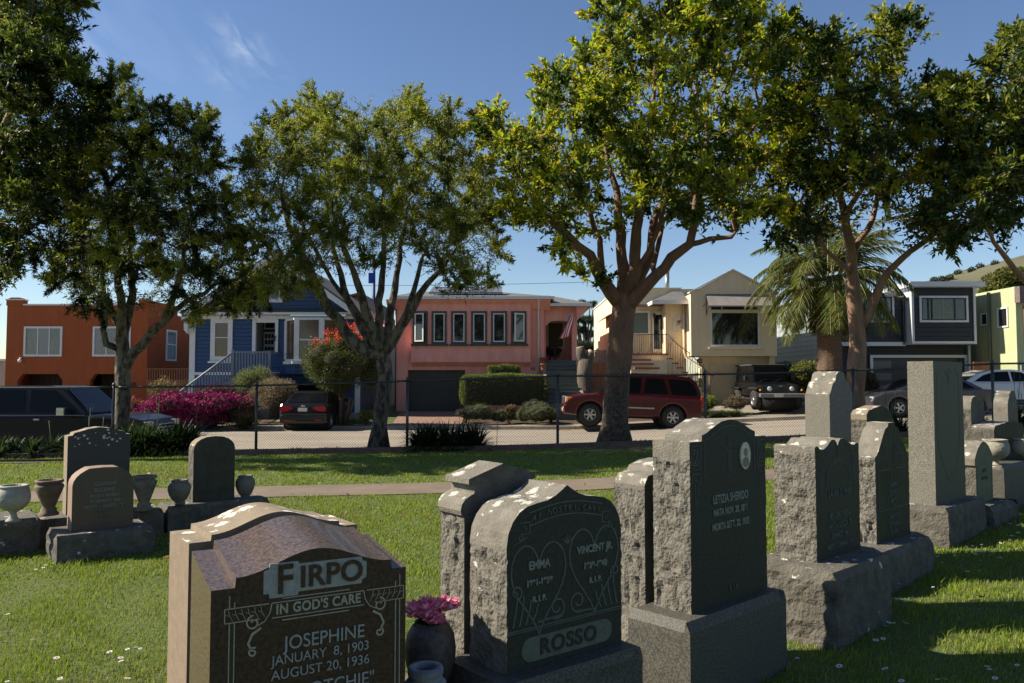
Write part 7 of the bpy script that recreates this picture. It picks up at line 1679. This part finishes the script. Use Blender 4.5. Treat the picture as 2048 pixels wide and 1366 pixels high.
# pink artificial flowers in the dark vase
o = empty('flower_bouquet', (bpy.data.objects['flower_vase'].location.x, bpy.data.objects['flower_vase'].location.y, .592), 0, 'bright pink silk flowers bunched in the dark granite vase', 'flowers', 'bouquet')
rg = np.random.default_rng(77)
for k, (dx, dy, dz) in enumerate(((-.045,-.02,.02),(.0,-.03,.028),(.055,-.01,.05),(-.015,.03,.045),(.03,.03,.03),(-.06,.01,.03),(.02,-.045,.008),(.07,.01,.045))):
    n = 120; d = rdir(n, k+60); d[:,2] = np.abs(d[:,2])*.8+.05; rr = rg.uniform(.004, .016, (n,1)); C = np.array((dx,dy,dz+.0))+d*rr
    V, F, cc = leaves(C, d, .034, .022, np.array([(.92,.28,.42),(.88,.20,.35),(.92,.50,.58)])[rg.integers(0,3,n)], .15, .15, seed=k, fold=.4, up=.3); link('flower', npmesh('flower', V, F, cc), petalm, o)
mb = MB()
for k in range(6): mb.tube([(0,0,-.16),(.02*math.cos(k),.02*math.sin(k),-.03),(.05*math.cos(k),.04*math.sin(k),.02)], .003, 5)
mb.build('stem', mat('green_wire', (.03,.08,.03), None), o)
V, F, cc = leaves(rdir(26, 4)*np.array((.05,.05,.01)), rdir(26, 5, -.1), .06, .028, np.array((.04,.10,.03)), .2, .2, seed=4); link('leaves', npmesh('leaves', V, F, cc), leafm, o)

# ---------------- grass, daisies, fallen leaves ----------------
def blades(name, label, N, samp, hgt, wid, cols, seed, lean=.5, patch=True):
    rg = np.random.default_rng(seed); x, y = samp(rg, N); N = len(x)
    gzv = np.array([gz(a, b) for a, b in zip(x, y)])
    # height and colour vary in patches
    u = np.sin(x*1.7+2*np.sin(y*.9))*np.cos(y*1.9+1.3*np.sin(x*1.1)); u2 = np.sin(x*7.3+y*3.1+np.sin(y*5))*.5+.5
    h = hgt*rg.uniform(.55, 1.25, N)*(1+.22*u)*(.75+.5*u2); w_ = wid*rg.uniform(.7, 1.2, N)
    a = rg.uniform(0, 2*np.pi, N); s = np.stack([np.cos(a), np.sin(a), np.zeros(N)], 1)
    la = rg.normal(.6, 1.3, N); ln = lean*rg.uniform(.2, 1.3, N); ld = np.stack([np.cos(la), np.sin(la)*.8, np.zeros(N)], 1)
    p = np.stack([x, y, gzv-.004], 1); H = h[:,None]; L_ = (ln*h)[:,None]; up = np.array((0,0,1.))
    v0 = p+s*w_[:,None]*.5; v1 = p-s*w_[:,None]*.5; m = p+up*H*.55+ld*L_*.35; v2 = m+s*w_[:,None]*.42; v3 = m-s*w_[:,None]*.42; v4 = p+up*H*(1-.25*ln[:,None])+ld*L_
    V = np.stack([v0,v1,v2,v3,v4],1).reshape(-1,3); i = np.arange(N)[:,None]*5
    F = np.concatenate([i+np.array([[0,1,3]]), i+np.array([[0,3,2]]), i+np.array([[2,3,4]])])
    c = np.array(cols)[rg.integers(0, len(cols), N)]; dry = np.clip((u-.55)*1.0, 0, .45)[:,None]; c = c*(1-dry)+np.array((.20,.17,.07))*dry
    rdry = rg.uniform(0, 1, N) < .07; c[rdry] = np.array((.26,.22,.11)); c = c*rg.uniform(.7, 1.3, (N,1))
    o = link(name, npmesh(name, V, F, np.repeat(c, 5, 0)), grassm); tag(o, label, 'grass', kind='stuff'); return o
def wedge(y0, y1, m=.92, pw=1):
    def f(rg, N):
        t = rg.uniform(0, 1, N); y = y0+(y1-y0)*t; x = rg.uniform(-1, 1, N)*(y*m+.4); y = y; k = (np.abs(y-(11.25+.075*x)) > .56) ; return x[k], y[k]
    return f
gc = [(.175,.26,.015),(.135,.22,.012),(.24,.29,.025),(.20,.24,.03)]
blades('grass', 'short green lawn grass of the cemetery, nearest the camera', 240000, wedge(2.2, 6.2), .034, .0042, gc, 1)
blades('grass', 'lawn grass around the left group of gravestones and the row ends', 215000, wedge(6.2, 10.6), .036, .0068, gc, 2)
blades('grass', 'lawn grass on both sides of the path up to the fence', 165000, wedge(10.6, 16.75), .036, .0115, gc, 3)
blades('grass', 'sparse verge grass between fence and road', 16000, lambda r, N: (r.uniform(-13, 13, N), r.uniform(17.1, 17.9, N)), .06, .012, [(.07,.09,.03),(.12,.11,.05)], 4)
# longer tufts round the stone bases
tufts = [(-3.9,6.7),(-3.6,6.55),(-4.9,7.3),(1.4,4.0),(1.75,4.2),(2.35,4.4),(2.5,5.0),(3.0,5.3),(3.3,5.7),(3.9,6.2),(4.6,6.9),(.7,3.6),(2.9,4.55),(3.05,4.6),(3.2,4.9),(-3.3,8.0),(-4.3,7.3),(2.65,4.1),(-.4,3.9),(3.3,8.2),(2.1,5.0)]
def tf(rg, N):
    i = rg.integers(0, len(tufts), N); t = np.array(tufts)[i]; return t[:,0]+rg.normal(size=N)*.10, t[:,1]+rg.normal(size=N)*.07
blades('grass_tufts', 'longer unmown grass tufts around the stone bases', 1300, tf, .075, .005, gc, 5, lean=.8)
# daisies
def daisy_mesh():
    V = []; F = []; C = []
    for k in range(11):
        a = 2*math.pi*k/11; c, s = math.cos(a), math.sin(a); b = len(V)
        V += [(.002*c, .002*s, .045), (.009*c-.0028*s, .009*s+.0028*c, .047), (.0125*c, .0125*s, .046), (.009*c+.0028*s, .009*s-.0028*c, .047)]; F.append((b, b+1, b+2, b+3)); C += [(.75,.74,.72)]*4
    b = len(V)
    for k in range(8): a = 2*math.pi*k/8; V.append((.004*math.cos(a), .004*math.sin(a), .049)); C.append((.6,.42,.03))
    F2 = [(b+k, b+(k+1)%8, b+(k+3)%8, b+(k+2)%8) for k in (0,4)]; F.append((b,b+1,b+2,b+3)); F.append((b+4,b+5,b+6,b+7)); F.append((b,b+3,b+4,b+7))
    for k in range(3):
        a = 2.1*k; V += [(.0008*math.cos(a), .0008*math.sin(a), 0), (.0008*math.cos(a+1), .0008*math.sin(a+1), 0), (.0008*math.cos(a+1), .0008*math.sin(a+1), .046), (.0008*math.cos(a), .0008*math.sin(a), .046)]; n = len(V); F.append((n-4,n-3,n-2,n-1)); C += [(.1,.18,.04)]*4
    return npmesh('daisy', V, F, np.array(C))
dme = daisy_mesh(); dme.materials.append(petalm)
dspots = []
def cross_ground(px, py):
    Y = 4.
    for _ in range(30): q = P(px, py, Y); zt_ = gz(q.x, Y)+.04; Y = Y*( (CAMZ-zt_)/max(.05, CAMZ-q.z))
    q = P(px, py, Y); return q.x, Y
for px, py, lab in [(1905,1100,0),(1912,1112,0),(1930,1094,0),(1945,1092,0),(1955,1103,0),(1940,1108,0),(1948,1110,0),(1966,1104,0),(1978,1112,0),(1990,1108,0),(1996,1118,0),(2003,1100,0),(1985,1095,0),(2018,1080,0),(2036,1066,0),(2026,1072,0),(2040,1050,0),(2020,1048,0),(1998,1085,0),(1967,1090,0),(1880,1115,0),(1882,1125,0),(1965,1124,0),(2000,1117,0),
                    (1770,1176,1),(1775,1182,1),(1788,1175,1),(1798,1176,1),(1795,1183,1),(1797,1170,1),(1812,1203,1),(1822,1199,1),(1826,1199,1),(1797,1200,1),(1870,1178,1),(1890,1187,1),
                    (1765,1241,2),(1773,1244,2),(1788,1248,2),(1768,1253,2),(1808,1249,2),(1725,1270,2),(1752,1283,2),(1767,1279,2),(1640,1282,2),(1655,1281,2),(1596,1317,2),(1683,1334,2),(1778,1341,2),(1806,1362,2),(1880,1363,2),(1888,1362,2),(1975,1335,2),(1981,1339,2),(2037,1330,2),(1993,1358,2),(1935,1145,1),(1958,1144,1),
                    (258,1301,3),(270,1300,3),(280,1300,3),(216,1309,3),(240,1316,3),(246,1326,3),(222,1306,3),(67,1280,3),(99,1135,4),(90,1133,4),(87,1137,4),(106,1128,4),(70,1139,4),(125,1356,3),(250,1362,3),(15,1363,3),(215,1360,3),(17,1230,3),(112,1318,3),(118,1359,3)]:
    dspots.append((*cross_ground(px, py), lab))
dl = ('small white daisy in the shaded grass right of the row of gravestones', 'small white daisy in the shade by the cross-topped gravestone base', 'small white daisy in the lawn at the lower right', 'small white daisy in the sunny lawn at the lower left', 'small white daisy at the shadow edge before the pinkish gravestone')
for k, (x, y, l) in enumerate(dspots):
    o = bpy.data.objects.new('daisy', dme); scene.collection.objects.link(o); o.location = (x, y, gz(x, y)); s = random.uniform(.9, 1.5); o.scale = (s, s, random.uniform(.9, 1.15)); o.rotation_euler = (random.uniform(-.35, .35), random.uniform(-.2, .3), random.uniform(0, 6))
    tag(o, dl[l], 'daisy', ('daisies right of the row', 'daisies by the cross-topped stone', 'daisies at lower right', 'daisies at lower left', 'daisies at the shadow edge')[l])
# dry fallen leaves scattered on lawn, path and gutter: one uncountable litter
rg = np.random.default_rng(9); n = 520; x = np.concatenate([rg.uniform(-6, 7, 260), rg.uniform(1.5, 8, 180), rg.uniform(-8, 9, 80)]); y = np.concatenate([rg.uniform(4.5, 16.5, 260), rg.uniform(29.6, 30.28, 180), rg.uniform(17.2, 20, 80)])
C = np.stack([x, y, [gz(a, b)+(.045 if b < 16.8 else .012) for a, b in zip(x, y)]], 1); D = rdir(n, 3, 0, .15)
V, F, cc = leaves(C, D, .075, .035, np.array([(.28,.14,.06),(.22,.10,.05),(.32,.22,.12)])[rg.integers(0,3,n)], .3, 0, seed=8, up=3); o = link('leaf_litter', npmesh('leaf_litter', V, F, cc), petalm); tag(o, 'dry brown fallen leaves scattered on the lawn and in the gutter', 'fallen leaves', kind='stuff')
x, y = cross_ground(127, 1118)
o = empty('dandelion', (x, y, gz(x, y)), 0, 'single yellow dandelion in the grass before the pinkish gravestone', 'dandelion', 'dandelion')
V, F, cc = leaves(np.tile((0,0,.055), (60,1))+rdir(60, 2)*.004, rdir(60, 3, .8), .016, .004, np.array((.75,.5,.02)), .1, 0, seed=2); link('flower_head', npmesh('flower_head', V, F, cc), petalm, o)
mb = MB(); mb.tube([(0,0,0),(.003,0,.03),(0,0,.055)], .0015, 5); mb.build('stem', MATS['flower_stem'], o)
